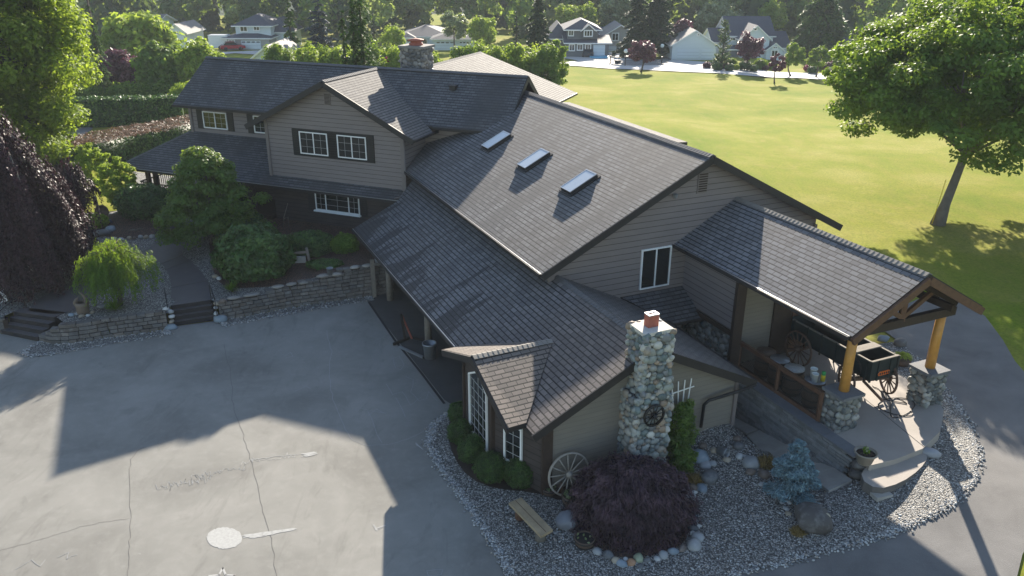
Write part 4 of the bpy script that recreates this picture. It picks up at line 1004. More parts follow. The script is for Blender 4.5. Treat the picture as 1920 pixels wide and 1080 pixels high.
mb.beam(W(14.75, 18.93, 4.25), W(14.75, 18.93, 5.65), .13, .16, 'wood')
mb.beam(W(14.75, 16.75, 4.2), W(14.75, 21.1, 4.2), .16, .26, 'wood_dk')
for v_ in (17.2, 20.7): mb.beam(W(14.5, v_, 4.42), W(21.2, v_, 4.42), .14, .2, 'wood_dk')
for k in range(8): 
    for s in (-1, 1): mb.beam(W(15.4+k*.9, 18.93, 5.62), W(15.4+k*.9, 18.93+s*2.3, 5.62-2.3*.55), .05, .12, 'wood_dk')
mb.build('truss', house)
PZ = 1.03
def pillar(v, u=15.0, lab=''):
    rng = random.Random(int(v*10)); mb = MB(); zt_ = 2.12
    mb.prism([W(u-.3, v-.3, zt_), W(u-.3, v+.3, zt_), W(u+.3, v+.3, zt_), W(u+.3, v-.3, zt_)], (0, 0, PZ-zt_-.1), 'mortar')
    C_ = [(.22, .23, .21), (.14, .15, .14), (.32, .31, .28), (.09, .1, .1), (.17, .17, .16)]
    for a in ((W(u-.3, v-.32, PZ), vA, ZZ, -uA, .64, 1.05), (W(u+.3, v-.31, PZ), -uA, ZZ, -vA, .62, 1.05), (W(u-.3, v+.31, PZ), uA, ZZ, vA, .62, 1.05)):
        stones_on(mb, *a, rng, .05, .17, .05, C_)
    r = mb.build('pillar', house, lab)
    mb = MB(); mb.box(W(u, v, zt_+.04), (.84, .84, .09), 'paver', AXW); mb.build('cap', r)
    mb = MB(); mb.tube([W(u, v, zt_+.06), W(u+.01, v+.01, 3.1), W(u-.01, v, 4.1)], [.15, .14, .135], 'log', 14); mb.build('post', r)
pillar(17.45, lab='river stone pillar with a honey coloured log post nearest the wooden rail'); pillar(20.95, lab='river stone pillar with a honey coloured log post beside the lane')
# downspouts
mb = MB(); mb.tube([X(33.22, -18.55, 5.9), X(33.22, -18.55, 3.5), X(32.8, -18.6, 3.2), X(32.7, -18.9, 3.12)], .035, 'trim', 6); mb.build('downspout', house)
mb = MB(); mb.tube([W(16.45, 15.45, 2.1), W(16.5, 14.9, 1.98), W(16.6, 13.9, 1.85), W(16.65, 13.78, 1.7), W(16.65, 13.75, .95)], .05, 'black', 8); mb.build('downspout', house, 'black downspout slanting from the eave to the gravel')
# porch post and railing
def rail(line, z, h, mat, name='railing', parent=house, step=.14, picket=.03):
    mb = MB()
    for a, b_ in zip(line, line[1:]):
        a, b_ = np.array(a[:2]), np.array(b_[:2]); L = np.linalg.norm(b_-a)
        for zz in (z+h, z+.1): mb.beam((*a, zz), (*b_, zz), .05, .06, mat)
        for i in range(int(L/step)): p = a+(b_-a)*(i+.5)/int(L/step); mb.beam((*p, z+.08), (*p, z+h), picket, picket, mat)
    return mb.build(name, parent)
for q in (X(33.15, -33.9), X(33.15, -27.5), X(33.9, -35.2)): pbox('porch_post', q+ZZ*2.0, (.2, .2, 2.2), 'wood_dk', AXH)
mb = MB(); mb.prism([X(33.0, -35.3, 1.28), X(33.0, -26.4, 1.28), X(35.5, -26.4, 1.28), X(35.5, -33.0, 1.28), X(41, -33.1, 1.28), X(41, -35.3, 1.28)], (0, 0, -.4), 'wood_dk'); mb.build('porch_floor', house)
rail([X(33.15, -33.9), X(33.3, -35.2), X(36.5, -35.25)], 1.28, .85, 'wood_dk'); rail([X(33.15, -33.9), X(33.15, -30.5)], 1.28, .85, 'wood_dk')
# garage posts and doors under the low eave
for u in (26.6, 31.7): mb = MB(); mb.tube([W(u, 8.65, 0), W(u, 8.65, 2.2)], [.14, .12], 'wood_grey', 8); mb.build('porch_post', house)
for u in (24.3, 28.2, 32.1):
    mb = MB(); mb.box(W(u, 11.46, 1.1), (2.7, .06, 2.2), 'wood_dk', AXW)
    for k in range(1, 4): mb.box(W(u, 11.42, k*.55), (2.7, .02, .03), 'black', AXW)
    mb.build('garage_door', house)
# floodlight on the gable
mb = MB(); mb.lathe([(.03, -.05), (.07, .0), (.09, .1), (.02, .12)], W(22.2, 16.2, 6.25), 'galv', 10); mb.build('floodlight', house)
#PART3
# ------------------------------------------------------------------ patio, steps, stone wall
pat_px = [(1630, 873), (1680, 861), (1730, 841), (1763, 808), (1770, 770), (1752, 742), (1730, 715)]
pat = [W(20.9, 16.95), W(13.75, 16.95)]+[G(*p, PZ) for p in pat_px]+[W(15.6, 21.6), W(19.3, 21.6), W(19.3, 17)]
sheet('patio', pat, lambda x, y: PZ, 'patio', 1.0, skirt=.55, kind='structure')
mb = MB()
a_ = W(16.9, 19.6, PZ+.004); b__ = G(1733, 838, PZ+.004); mb.beam(a_, b__, .02, .004, 'crack'); mb.build('joint', bpy.data.objects['patio'])
rngw = random.Random(21)
swall = empty('stone_wall', W(17, 16.8, .2), 'long low wall of thin grey stone courses capped with slate along the patio', 'wall')
mb = MB(); mb.prism([W(13.62, 16.66, -.9), W(20.5, 16.6, -.9), W(20.5, 16.6, 1.05), W(13.62, 16.66, .98)], vA*.3, 'soil'); 
u = 13.6
for k in range(19):
    s = 13.55+rngw.uniform(0, .3)
    while s < 20.4:
        L = rngw.uniform(.22, .6); q = rngw.uniform(.7, 1.25); z = -.87+k*.1
        mb.box(W(s+L/2, 16.63+rngw.uniform(-.014, .014), z+.05), (L-.012, .07, .088), 'block', AXW, rgb=(.21*q, .212*q, .21*q)); s += L
for k in range(10): mb.box(W(13.56, 16.82, -.1+k*.11), (.07, .4, .1), 'block', AXW, rgb=(.07, .07, .07))
mb.build('courses', swall)
mb = MB(); s = 13.5
while s < 20.4: mb.box(W(s+.3, 16.77, 1.055), (.59, .42, .05), 'paver', AXW); s += .6
mb.build('coping', swall)
stp = [G(*p, .86) for p in [(1612, 897), (1645, 918), (1690, 905), (1725, 880), (1742, 855)]]
stp2 = stp+[G(1733, 832, .86), G(1680, 850, .86), G(1625, 868, .86)]
mb = MB(); mb.prism([np.array([*p[:2], .86]) for p in smooth_poly(stp2, k=1)], (0, 0, -.45), 'patio', 'step_side'); tag(mb.build('patio_step'), 'curved concrete step below the white flower pot', 'step')
# dark stacked stones at the wall end
for k, (px, py, s, z, lab) in enumerate(((1612, 872, .2, .82, 'dark flat stone directly under the white flower pot'), (1608, 890, .18, .6, 'dark cracked stone below the flower pot beside the wall end'), (1620, 903, .17, .42, 'small dark stone in front of the curved step end'))):
    p = G(px, py, z); mb = MB(); mb.rock(p, (s*1.2, s, s*.8), 'rock', 30+k, (.07, .065, .06)); tag(mb.build('rock'), lab, 'rock')
p = at(1652, 932); mb = MB(); mb.box(p+[0, 0, .05], (.5, .28, .14), 'flag', box_axes(.3)); tag(mb.build('stepping_block'), 'small square stone block on the gravel below the curved step', 'stone')
p = at(1742, 856); mb = MB(); mb.rock(p+[0, 0, .12], (.3, .2, .16), 'rock', 37, (.28, .29, .31), rz=-.4, rough=.2); tag(mb.build('boulder'), 'smooth pale boulder lying against the curved patio edge', 'rock')
# flagstones
for lab, q in (('darkest flagstone farthest under the eave', [(1362, 776), (1395, 780), (1432, 806), (1400, 818), (1370, 800)]), ('dark rectangular flagstone second from the house', [(1400, 822), (1435, 806), (1487, 834), (1462, 855), (1425, 850)]),
               ('pale flagstone behind the blue spruce', [(1436, 848), (1490, 832), (1540, 866), (1500, 880), (1462, 872)]), ('largest flagstone nearest the curved step', [(1505, 880), (1535, 864), (1597, 906), (1553, 926), (1520, 900)])):
    P_ = [at(*p) for p in q]; mb = MB(); mb.prism([np.array([x, y, gz(x, y)+.11]) for x, y, z in P_], (0, 0, -.18), 'flag'); tag(mb.build('flagstone'), lab, 'stone', 'flagstones along the low stone wall')
# ------------------------------------------------------------------ wheels and wagon
def wheel_parts(parent, c, axle, R, mat='wheel', n=12, hub=.09, rim=.045, sp=.022, tyre='iron', whole=None):
    axle = np.array(axle, float)/np.linalg.norm(axle); a = np.cross(axle, ZZ); a /= np.linalg.norm(a); b_ = np.cross(a, axle); c = np.array(c, float); ax = (a, b_, axle)
    mb = MB(); pr = [(R-rim, -.03), (R, -.03), (R, .03), (R-rim, .03), (R-rim, -.03)]
    vs = []; N = 40
    mb.lathe(pr, c, mat, N, ax); r = mb.build('rim', parent) if whole is None else None
    m2 = MB() if whole is None else mb
    for k in range(n):
        t = 2*math.pi*k/n+.13; d = a*math.cos(t)+b_*math.sin(t); m2.tube([c+d*hub*.8, c+d*(R-rim*.7)], [sp*1.2, sp*.8], mat, 6)
    if whole is None: m2.build('spokes', parent); m2 = MB()
    m2.lathe([(hub*.55, -.13), (hub, -.06), (hub*1.1, 0), (hub, .06), (hub*.55, .13)], c, mat, 14, ax)
    if whole is None: m2.build('hub', parent)
    return mb
def wheel_thing(name, label, c, axle, R, mat='wheel', n=12, group=None, **k):
    r = empty(name, c, label, 'wheel', group); wheel_parts(r, c, axle, R, mat, n, **k); return r
wb = W(16.84, 9.1); q = at(1043, 921)
qu, qv = q@uA, q@vA
wheel_thing('spoked_wheel', 'large pale weathered wagon wheel leaning on the low wall beside the corner post', W(16.52, 9.27, .66), uA-ZZ*.18, .64, 'wheel_pale', 13, sp=.02)
wheel_thing('spoked_wheel', 'small black spoked wheel mounted on the river stone chimney', W(15.9, 11.5, 2.32), uA, .33, 'black', 12, hub=.06, rim=.05, sp=.016)
wag = empty('wagon', W(17.3, 19.75, PZ), 'old faded green farm wagon with spoked wheels parked under the pavilion roof', 'wagon')
wd = 1.05
def boxu(mb, u0, u1, v0, v1, z0, z1, mat): mb.box(W((u0+u1)/2, (v0+v1)/2, (z0+z1)/2), (abs(u1-u0), abs(v1-v0), z1-z0), mat, AXW)
for nm, a in (('side_board', (15.7, 19.1, 19.2, 19.25)), ('side_board', (15.7, 19.1, 20.25, 20.3))):
    mb = MB(); boxu(mb, a[0], a[1], a[2], a[3], 1.78, 2.4, 'wagon')
    sgn = -1 if a[2] < 19.5 else 1
    for k in range(6): boxu(mb, 15.8+k*.63, 15.85+k*.63, a[2]-.03 if sgn < 0 else a[3], a[2] if sgn < 0 else a[3]+.03, 1.72, 2.44, 'wagon')
    boxu(mb, a[0], a[1], a[2]-.01, a[3]+.01, 2.4, 2.43, 'wood_grey'); mb.build(nm, wag)
mb = MB(); boxu(mb, 15.64, 15.69, 19.18, 20.32, 1.76, 2.42, 'wagon'); boxu(mb, 15.62, 15.7, 19.18, 20.32, 2.42, 2.45, 'wood_grey')
for v in (19.2, 19.5, 20.0, 20.3): boxu(mb, 15.6, 15.64, v-.03, v+.03, 1.74, 2.44, 'wagon')
tg = mb.build('tailgate', wag, 'green tailgate with an orange plaque')
mb = MB(); boxu(mb, 15.6, 15.63, 19.55, 19.95, 1.9, 2.03, 'orange'); mb.lathe([(.065, -.015), (.065, .015)], W(15.615, 19.55, 1.965), 'orange', 12, (vA, ZZ, uA)); mb.lathe([(.065, -.015), (.065, .015)], W(15.615, 19.95, 1.965), 'orange', 12, (vA, ZZ, uA))
plq = mb.build('plaque', tg)
mb = MB()
for k in range(5): boxu(mb, 15.585, 15.6, 19.56+k*.085, 19.6+k*.085, 1.93, 2.0, 'black')
mb.build('lettering', plq)
mb = MB(); boxu(mb, 19.1, 19.14, 19.2, 20.3, 1.78, 2.5, 'wagon'); mb.build('headboard', wag)
mb = MB(); boxu(mb, 15.7, 19.1, 19.25, 20.25, 1.76, 1.82, 'wood_grey'); mb.build('bed', wag)
mb = MB(); boxu(mb, 16.3, 16.62, 19.22, 20.28, 2.43, 2.47, 'wood_grey'); boxu(mb, 16.4, 16.5, 19.25, 20.25, 2.36, 2.42, 'wagon'); mb.build('seat', wag)
mb = MB(); mb.beam(W(15.9, 19.75, 1.6), W(18.9, 19.75, 1.6), .12, .12, 'wheel'); mb.beam(W(18.46, 19.0, 1.64), W(18.46, 20.5, 1.64), .1, .14, 'wheel'); mb.build('reach_pole', wag)
fa, fb = W(16.3, 19.0, 1.57), W(15.85, 20.3, 1.57)
mb = MB(); mb.beam(fa, fb, .1, .12, 'wheel'); mb.build('axle', wag)
axf = fb-fa
for c, ax_, R in ((W(18.46, 18.98, PZ+.62), vA, .62), (W(18.46, 20.5, PZ+.62), vA, .62), (fa-[0, 0, .02], axf, .52), (fb-[0, 0, .02], axf, .52)):
    rt = MB(); rt.lathe([(.05, -.14), (.1, -.06), (.11, 0), (.1, .06), (.05, .14)], c, 'wheel', 14, None if False else ((lambda z: (np.cross(z, ZZ)/np.linalg.norm(np.cross(z, ZZ)), ZZ, z))(np.array(ax_)/np.linalg.norm(ax_))))
    wh = rt.build('wheel', wag); m_ = MB(); axn = np.array(ax_)/np.linalg.norm(ax_); aa = np.cross(axn, ZZ); aa /= np.linalg.norm(aa)
    m_.lathe([(R-.05, -.03), (R, -.03), (R, .03), (R-.05, .03), (R-.05, -.03)], c, 'wheel', 40, (aa, ZZ, axn)); m_.build('rim', wh); m_ = MB()
    for k in range(14):
        t = 2*math.pi*k/14; d = aa*math.cos(t)+ZZ*math.sin(t); m_.tube([c+d*.06, c+d*(R-.03)], [.026, .018], 'wheel', 6)
    m_.build('spokes', wh)
mb = MB(); mb.beam(W(16.1, 19.5, 1.5), G(1655, 752, 1.1), .06, .07, 'wheel'); mb.build('drawbar', wag)
# coil of wire on the wagon side
rng = random.Random(3); mb = MB()
for k in range(7):
    R = .22+.025*k; cu, cz = 16.25+rng.uniform(-.03, .03), 2.02+rng.uniform(-.03, .03)
    mb.tube([W(cu+R*math.cos(t), 19.15-.012*k, cz+R*math.sin(t)) for t in np.linspace(0, 6.28, 28)[:-1]], .008, 'iron', 5, closed=True)
tag(mb.build('wire_coil'), 'round coil of dark wire hanging on the green wagon side', 'wire')
# wooden rail with wire panels, barrels behind it
crib = empty('wooden_rail', W(17.2, 17.0, PZ), 'brown timber rail with wire panels on top of the stone wall', 'railing')
for i, (z, h) in enumerate(((1.99, .13), (1.14, .12))):
    mb = MB(); mb.beam(W(15.38, 17.02, z), W(19.05, 17.02, z), .1, h, 'wood'); mb.build('rail', crib)
for u in (15.38, 17.2, 19.05):
    mb = MB(); mb.beam(W(u, 17.02, PZ), W(u, 17.02, 2.05), .11, .11, 'wood'); mb.build('rail_post', crib)
mb = MB()
for k in range(72): mb.tube([W(15.45+k*.05, 17.02, 1.15), W(15.45+k*.05, 17.02, 1.95)], .006, 'iron', 4)
for k in range(16): mb.tube([W(15.4, 17.02, 1.2+k*.05), W(19.0, 17.02, 1.2+k*.05)], .006, 'iron', 4)
mb.build('wire_mesh', crib)
def barrel(label, u, v, R=.33, h=.86, top='galv', mat='barrel'):
    r = empty('barrel', W(u, v, PZ), label, 'barrel', 'barrels behind the wooden rail')
    pr = [(R*.82, 0), (R*.95, h*.2), (R, h*.5), (R*.96, h*.8), (R*.86, h), (R*.8, h), (R*.78, h-.06), (.01, h-.06)]
    mb = MB(); mb.lathe(pr, W(u, v, PZ), mat, 24); mb.build('staves', r)
    for z, rr in ((.12, .915), (.3, .99), (.62, 1.0), (.82, .9)):
        pass
    mb = MB(); 
    for z, rr in ((h*.1, .9), (h*.32, .995), (h*.68, 1.0), (h*.93, .91)): mb.lathe([(R*rr, z-.025), (R*rr+.012, z-.025), (R*rr+.012, z+.025), (R*rr, z+.025)], W(u, v, PZ), 'iron', 24)
    mb.build('hoop', r)
    mb = MB(); mb.lathe([(R*.95, h+.005), (R*.95, h+.035), (.01, h+.03)], W(u, v, PZ), top, 24); mb.build('lid', r)
    return r
M['lid_w'] = simple('worn_white_lid', (.4, .4, .38), .6, .6, 12, .2)
barrel('barrel with a dull steel lid farthest back beside the store post', 18.35, 17.5, top='barrel'); barrel('barrel with a dull grey lid, second from the store post', 17.72, 17.52, top='galv')
barrel('barrel with the worn white patterned lid', 17.05, 17.52, top='lid_w'); barrel('barrel that carries two white buckets', 16.2, 17.56, top='galv')
TB = PZ+.86+.036
def bucket(name, label, c, R=.1, h=.22, mat='plastic', cat='bucket'):
    r = empty(name, c, label, cat); mb = MB(); mb.lathe([(R*.82, 0), (R, h), (R*1.06, h), (R*1.06, h-.02), (R*.94, h-.015), (R*.78, .02), (.005, .02)], c, mat, 20); mb.build('body', r)
    mb = MB(); mb.tube([np.array(c)+[R*1.05*math.cos(t), .02*math.sin(t), h-.01-.1*math.sin(t)] for t in np.linspace(0, 3.14, 10)], .005, 'metal', 5); mb.build('handle', r); return r
bucket('bucket', 'taller white plastic bucket, left one on the barrel lid', W(16.35, 17.6, TB), .105, .3); bucket('bucket', 'white plastic bucket beside the yellow bottle on the barrel lid', W(16.12, 17.44, TB), .1, .27)
r = empty('bottle', W(16.05, 17.7, TB), 'yellow bottle with a green top on the barrel lid', 'bottle')
mb = MB(); mb.lathe([(.07, 0), (.07, .17), (.06, .2), (.005, .2)], W(16.05, 17.7, TB), 'yellow', 14); mb.build('body', r); mb = MB(); mb.lathe([(.058, .2), (.062, .3), (.03, .32), (.005, .32)], W(16.05, 17.7, TB), 'green_pl', 14); mb.build('cap', r)
# hose on the patio
rng = random.Random(9); mb = MB(); pts = []
hc = at(1700, 745)
for i in range(90):
    t = i/90*4*math.pi; pts.append(G(1684+24*math.cos(t)*(1+.25*math.sin(t*.37))+8*math.sin(i*.21), 764+13*math.sin(t)+6*math.cos(i*.11), PZ+.02))
pts += [G(1668-i*4, 752-i*4+3*math.sin(i), PZ+.02) for i in range(1, 9)]
mb.tube(pts, .014, 'black', 6); tag(mb.build('hose'), 'black garden hose coiled loosely on the patio below the wagon', 'hose')
# round things on the lane side of the patio
p = at(1690, 683); r = empty('planter', p, 'half barrel planter full of long bright green leaves behind the wagon', 'planter')
mb = MB(); mb.lathe([(.27, 0), (.31, .26), (.27, .26), (.26, .2), (.005, .2)], p, 'barrel', 20); mb.build('tub', r)
rngn = np.random.default_rng(8); n_ = 260; a = rngn.uniform(0, 6.28, n_); rr = rngn.uniform(.02, .3, n_)
quads('leaves', np.stack([p[0]+rr*np.cos(a), p[1]+rr*np.sin(a), p[2]+.33+.1*(1-rr/.3)], 1), np.stack([np.cos(a)*.3, np.sin(a)*.3, 0*a+1], 1)+rngn.normal(size=(n_, 3))*.3, .11, .016, 'lf_lime', r, rngn.uniform(.3, 1, n_), D=np.stack([np.cos(a), np.sin(a), .5-rr*3], 1), rng=rngn)
for k, (px, py, s, col, lab) in enumerate(((1687, 648, .26, (.13, .12, .11), 'dark flat topped rock on the bare ground behind the wagon'), (1655, 640, .22, (.2, .24, .27), 'bluish round rock nearest the wagon headboard'))):
    p = at(px, py); mb = MB(); mb.rock(p+[0, 0, .1], (s, s*.8, s*.7), 'rock', 50+k, col); tag(mb.build('rock'), lab, 'rock')
# white flower pot
p = yat(1620, 868); r = empty('flower_pot', p, 'large cream bowl shaped pot with a small white flower at the patio corner', 'flower pot')
mb = MB(); mb.lathe([(.17, 0), (.2, .05), (.26, .28), (.31, .32), (.31, .36), (.27, .36), (.25, .3), (.005, .29)], p, 'ceramic', 26); mb.build('bowl', r)
mb = MB(); mb.lathe([(.255, .3), (.1, .315), (.005, .32)], p, 'soil', 16); mb.build('soil', r)
n_ = 60; quads('plant', p+np.array([0, 0, .38])+rngn.normal(size=(n_, 3))*.05, rngn.normal(size=(n_, 3))+[0, 0, .8], .05, .02, 'lf_mid', r, rngn.uniform(0, 1, n_), rng=rngn)
n_ = 16; quads('flower', p+np.array([0, 0, .44])+rngn.normal(size=(n_, 3))*.02, rngn.normal(size=(n_, 3))+[0, 0, .8], .035, .02, 'lf_pale', r, np.ones(n_), rng=rngn)
# trellis
r = empty('trellis', W(16.66, 12.95, 1.2), 'white fan trellis standing against the low wall beside the stone chimney', 'trellis'); mb = MB()
for k in range(4): mb.beam(W(16.68, 12.83+k*.1, 1.0), W(16.68, 12.58+k*.225, 2.68), .03, .02, 'white', up=uA)
mb.build('slats', r); mb = MB(); mb.beam(W(16.65, 12.5, 2.34), W(16.65, 13.35, 2.42), .03, .02, 'white', up=uA); mb.beam(W(16.65, 12.7, 1.72), W(16.65, 13.2, 1.74), .03, .02, 'white', up=uA); mb.build('crossbar', r)
# ------------------------------------------------------------------ bench, planters, boulders of the front bed
p0, p1 = at(966, 940)+[0, 0, .42], at(1021, 1000)+[0, 0, .42]; d = p1-p0; L = np.linalg.norm(d[:2]); d /= np.linalg.norm(d); sd = np.cross(d, ZZ); ctr = (G(967, 938, .42)+G(1022, 998, .42))/2
r = empty('bench', (ctr[0], ctr[1], 0), 'rustic backless bench with a worn ochre plank top on stump legs', 'bench')
Q0, Q1 = G(966, 938, .43), G(1024, 998, .43); d = (Q1-Q0); L = np.linalg.norm(d); d /= L; sd = np.cross(d, ZZ); mb = MB()
mb.prism([Q0-sd*.21-d*.03, Q0+sd*.2, Q1+sd*.19+d*.06, Q1-sd*.2], (0, 0, -.07), 'benchtop'); mb.build('seat', r)
mb = MB(); mb.beam(Q0+sd*.0+ZZ*.003, Q1+ZZ*.003, .012, .01, 'wood'); mb.build('crack', r)
for t in (.17, .83):
    c = Q0+d*L*t; g_ = gz(c[0], c[1]); mb = MB(); mb.tube([(c[0], c[1], g_-.03), (c[0], c[1], .37)], [.15, .13], 'bark_pale' if t > .5 else 'wood', 9); mb.build('leg', r)
def planter(label, px, py, R, h, plants=0, seed=1):
    p = at(px, py); r = empty('planter', p, label, 'planter'); mb = MB(); mb.lathe([(R*.85, 0), (R, h), (R*.9, h), (R*.86, h-.08), (.005, h-.08)], p, 'barrel', 22)
    mb.build('tub', r); mb = MB()
    for z in (h*.25, h*.8): mb.lathe([(R*(.85+.15*z/h), z-.02), (R*(.85+.15*z/h)+.012, z-.02), (R*(.85+.15*z/h)+.012, z+.02), (R*(.85+.15*z/h), z+.02)], p, 'iron', 22)
    mb.build('hoop', r); mb = MB(); mb.lathe([(R*.87, h-.07), (R*.4, h-.05), (.005, h-.045)], p, 'soil', 18); mb.build('soil', r)
    if plants:
        g_ = np.random.default_rng(seed); n = plants; a = g_.uniform(0, 6.28, n); q = R*.8*np.sqrt(g_.uniform(0, 1, n))
        quads('leaves', np.stack([p[0]+q*np.cos(a), p[1]+q*np.sin(a), p[2]+h+0*a], 1), g_.normal(size=(n, 3))*.5+[0, 0, 1], .045, .03, 'lf_pale', r, g_.uniform(0, 1, n), rng=g_)
    return r
planter('round dark tub sunk with green water plants below the big wagon wheel', 1030, 926, .22, .22, 40, 3); planter('dark half barrel planter of pale green succulents beside the purple maple', 1071, 944, .27, .3, 90, 4); planter('low empty half barrel planter in front of the purple maple', 1096, 1022, .27, .24, 8, 5)
p = at(1065, 985); mb = MB(); mb.rock(p+[0, 0, .14], (.33, .29, .25), 'rock', 60, (.17, .18, .2), rz=.5, rough=.25, sub=3); tag(mb.build('boulder'), 'smooth grey egg shaped boulder left of the purple maple', 'rock')
p = at(1050, 932); mb = MB(); mb.tube([p+[0, .1, 0], p+[.02, .1, .2], p+[.05, .08, .42]], [.07, .05, .03], 'wood', 7); tag(mb.build('driftwood_stump'), 'reddish upright driftwood stump between the wheel and the tubs', 'driftwood')
p = at(1085, 925); mb = MB(); mb.tube([p+[0, 0, 0], p+[.02, .02, .22], p+[.05, .04, .34]], [.06, .05, .02], 'wood_grey', 7); tag(mb.build('driftwood_stump'), 'curved pale bark piece right of the planter with succulents', 'driftwood')
p = at(1522, 985); mb = MB(); mb.rock(p+[0, 0, .2], (.52, .42, .36), 'rock', 61, (.075, .068, .064), rz=-.6, rough=.3, sub=3); tag(mb.build('boulder'), 'biggest dark brown boulder on the gravel in front of the blue spruce', 'rock')
p = at(1553, 985); mb = MB(); mb.rock(p+[-.12, -.08, .3], (.1, .05, .14), 'rock', 62, (.4, .36, .27)); tag(mb.build('rock'), 'pale chipped stone resting on the biggest boulder', 'rock')
p = at(1355, 855); ax_m = (np.array([.5, -.6, .35]), ZZ, uA)
z_ = np.array([.62, -.75, .12]); z_ /= np.linalg.norm(z_); a = np.cross(z_, ZZ); a /= np.linalg.norm(a); b_ = np.cross(a, z_)
r = empty('milk_can', p, 'small steel pail lying on its side on the gravel', 'bucket'); mb = MB(); mb.lathe([(.12, -.16), (.135, .1), (.15, .13), (.13, .14), (.115, .1), (.11, -.14), (.005, -.14)], p+[0, 0, .14], 'galv', 20, (a, b_, z_)); mb.build('body', r)
for k, (px, py, R, mat, lab) in enumerate(((1312, 778, .2, 'black', 'dark green tub beneath the black downspout'), (1327, 768, .09, 'galv', 'small blue grey can beside the tub under the downspout'))):
    p = at(px, py); r = empty('tub', p, lab, 'tub'); mb = MB(); mb.lathe([(R*.85, 0), (R, R*1.1), (R*.92, R*1.1), (R*.85, R*.9), (.005, R*.85)], p, mat, 20); mb.build('body', r)
# ------------------------------------------------------------------ border rocks
CN = {'pale grey': (.32, .33, .33), 'dark grey': (.1, .105, .11), 'blue grey': (.2, .25, .29), 'white': (.5, .5, .48), 'orange': (.42, .23, .12), 'greenish': (.27, .3, .2), 'tan': (.32, .27, .2), 'brown': (.14, .11, .09)}
ORD = ['first', 'second', 'third', 'fourth', 'fifth', 'sixth', 'seventh', 'eighth', 'ninth', 'tenth', 'eleventh', 'twelfth', 'thirteenth', 'fourteenth', 'fifteenth', 'sixteenth', 'seventeenth', 'eighteenth', 'nineteenth', 'twentieth', 'twenty first', 'twenty second', 'twenty third', 'twenty fourth', 'twenty fifth', 'twenty sixth', 'twenty seventh', 'twenty eighth', 'twenty ninth', 'thirtieth']
def rocks(lst, place, group, seed, zf=at, flat=.4):
    rg = random.Random(seed)
    for i, (px, py, s, cn) in enumerate(lst):
        p = zf(px, py); c = np.array(CN[cn])*rg.uniform(.85, 1.1); mb = MB()
        mb.rock(p+[0, 0, s*.25], (s*rg.uniform(.95, 1.2), s*rg.uniform(.75, .95), s*rg.uniform(.6, .8)), 'rock', seed*100+i, tuple(c), rg.uniform(0, 3), flat, 2, .28)
        o = mb.build('border_rock'); tag(o, '%s rock, %s %s' % (cn, ORD[i], place), 'rock', group)
S_ = .012
rocks([(1119, 1036, .13, 'pale grey'), (1140, 1044, .16, 'dark grey'), (1155, 1053, .13, 'tan'), (1166, 1060, .15, 'blue grey'), (1173, 1050, .08, 'white'), (1183, 1057, .14, 'orange'), (1197, 1050, .15, 'greenish'), (1200, 1063, .09, 'dark grey'), (1213, 1053, .12, 'dark grey'),
       (1232, 1050, .1, 'white'), (1244, 1043, .15, 'pale grey'), (1262, 1037, .14, 'blue grey'), (1279, 1031, .13, 'brown'), (1288, 1028, .1, 'dark grey'), (1301, 1026, .2, 'pale grey'), (1308, 1010, .18, 'pale grey'), (1298, 1002, .09, 'white'), (1299, 992, .15, 'dark grey'), (1309, 987, .11, 'white'), (1299, 980, .15, 'blue grey'), (1303, 969, .11, 'blue grey'), (1290, 963, .14, 'blue grey'), (1293, 948, .14, 'orange'), (1292, 932, .19, 'pale grey'), (1300, 925, .1, 'white')],
      'in the ring round the purple maple', 'river rocks round the purple maple bed', 5)
rocks([(1284, 918, .17, 'dark grey'), (1298, 916, .16, 'brown'), (1315, 917, .17, 'blue grey'), (1330, 900, .3, 'dark grey'), (1322, 876, .18, 'pale grey'), (1336, 871, .13, 'pale grey'), (1310, 862, .3, 'blue grey'), (1338, 846, .12, 'tan'), (1362, 864, .12, 'tan'), (1318, 838, .14, 'brown'), (1305, 805, .15, 'pale grey'), (1310, 794, .12, 'white'), (1337, 776, .22, 'tan')],
      'up the bed edge to the downspout', 'rocks beside the green shrub', 6)
rocks([(1376, 812, .17, 'blue grey'), (1382, 825, .16, 'brown'), (1384, 840, .2, 'dark grey'), (1387, 858, .13, 'white'), (1396, 857, .08, 'pale grey'), (1408, 872, .28, 'pale grey'), (1407, 888, .16, 'brown'), (1432, 893, .2, 'brown'), (1428, 910, .1, 'pale grey'), (1440, 918, .1, 'tan'), (1452, 925, .12, 'brown'), (1466, 944, .08, 'pale grey'), (1480, 944, .08, 'white'), (1474, 955, .09, 'pale grey'), (1478, 965, .09, 'tan')],
      'down the line beside the flagstones', 'rocks between gravel and flagstones', 7)
# ------------------------------------------------------------------ garage front things
r = empty('engine_hoist', W(27, 7.9, 0), 'dark folding engine hoist with wheeled legs standing before the open garage', 'hoist'); mb = MB()
A0, A1, A2 = G(738, 645, .06), G(793, 670, .06), G(760, 636, .06)
mb = MB(); mb.beam(A0+(A1-A0)*.2, A1, .08, .08, 'galv'); mb.build('leg', r); mb = MB(); mb.beam(G(770, 632, .06), G(815, 643, .06), .08, .08, 'iron'); mb.build('leg', r); mb = MB(); mb.beam(A0, A2+(A2-A0)*.3, .09, .09, 'iron'); mb.build('base_beam', r)
T_ = A2+[0, 0, 1.1]; mb = MB(); mb.beam(A2, np.array([*G(752, 588, 1.15)[:2], 1.15]), .1, .1, 'iron'); mb.build('mast', r); mb = MB(); mb.beam(A2+[.25, .05, 0], np.array([*yat(752, 588)[:2], 1.1]), .06, .06, 'red_cl'); mb.build('boom', r)
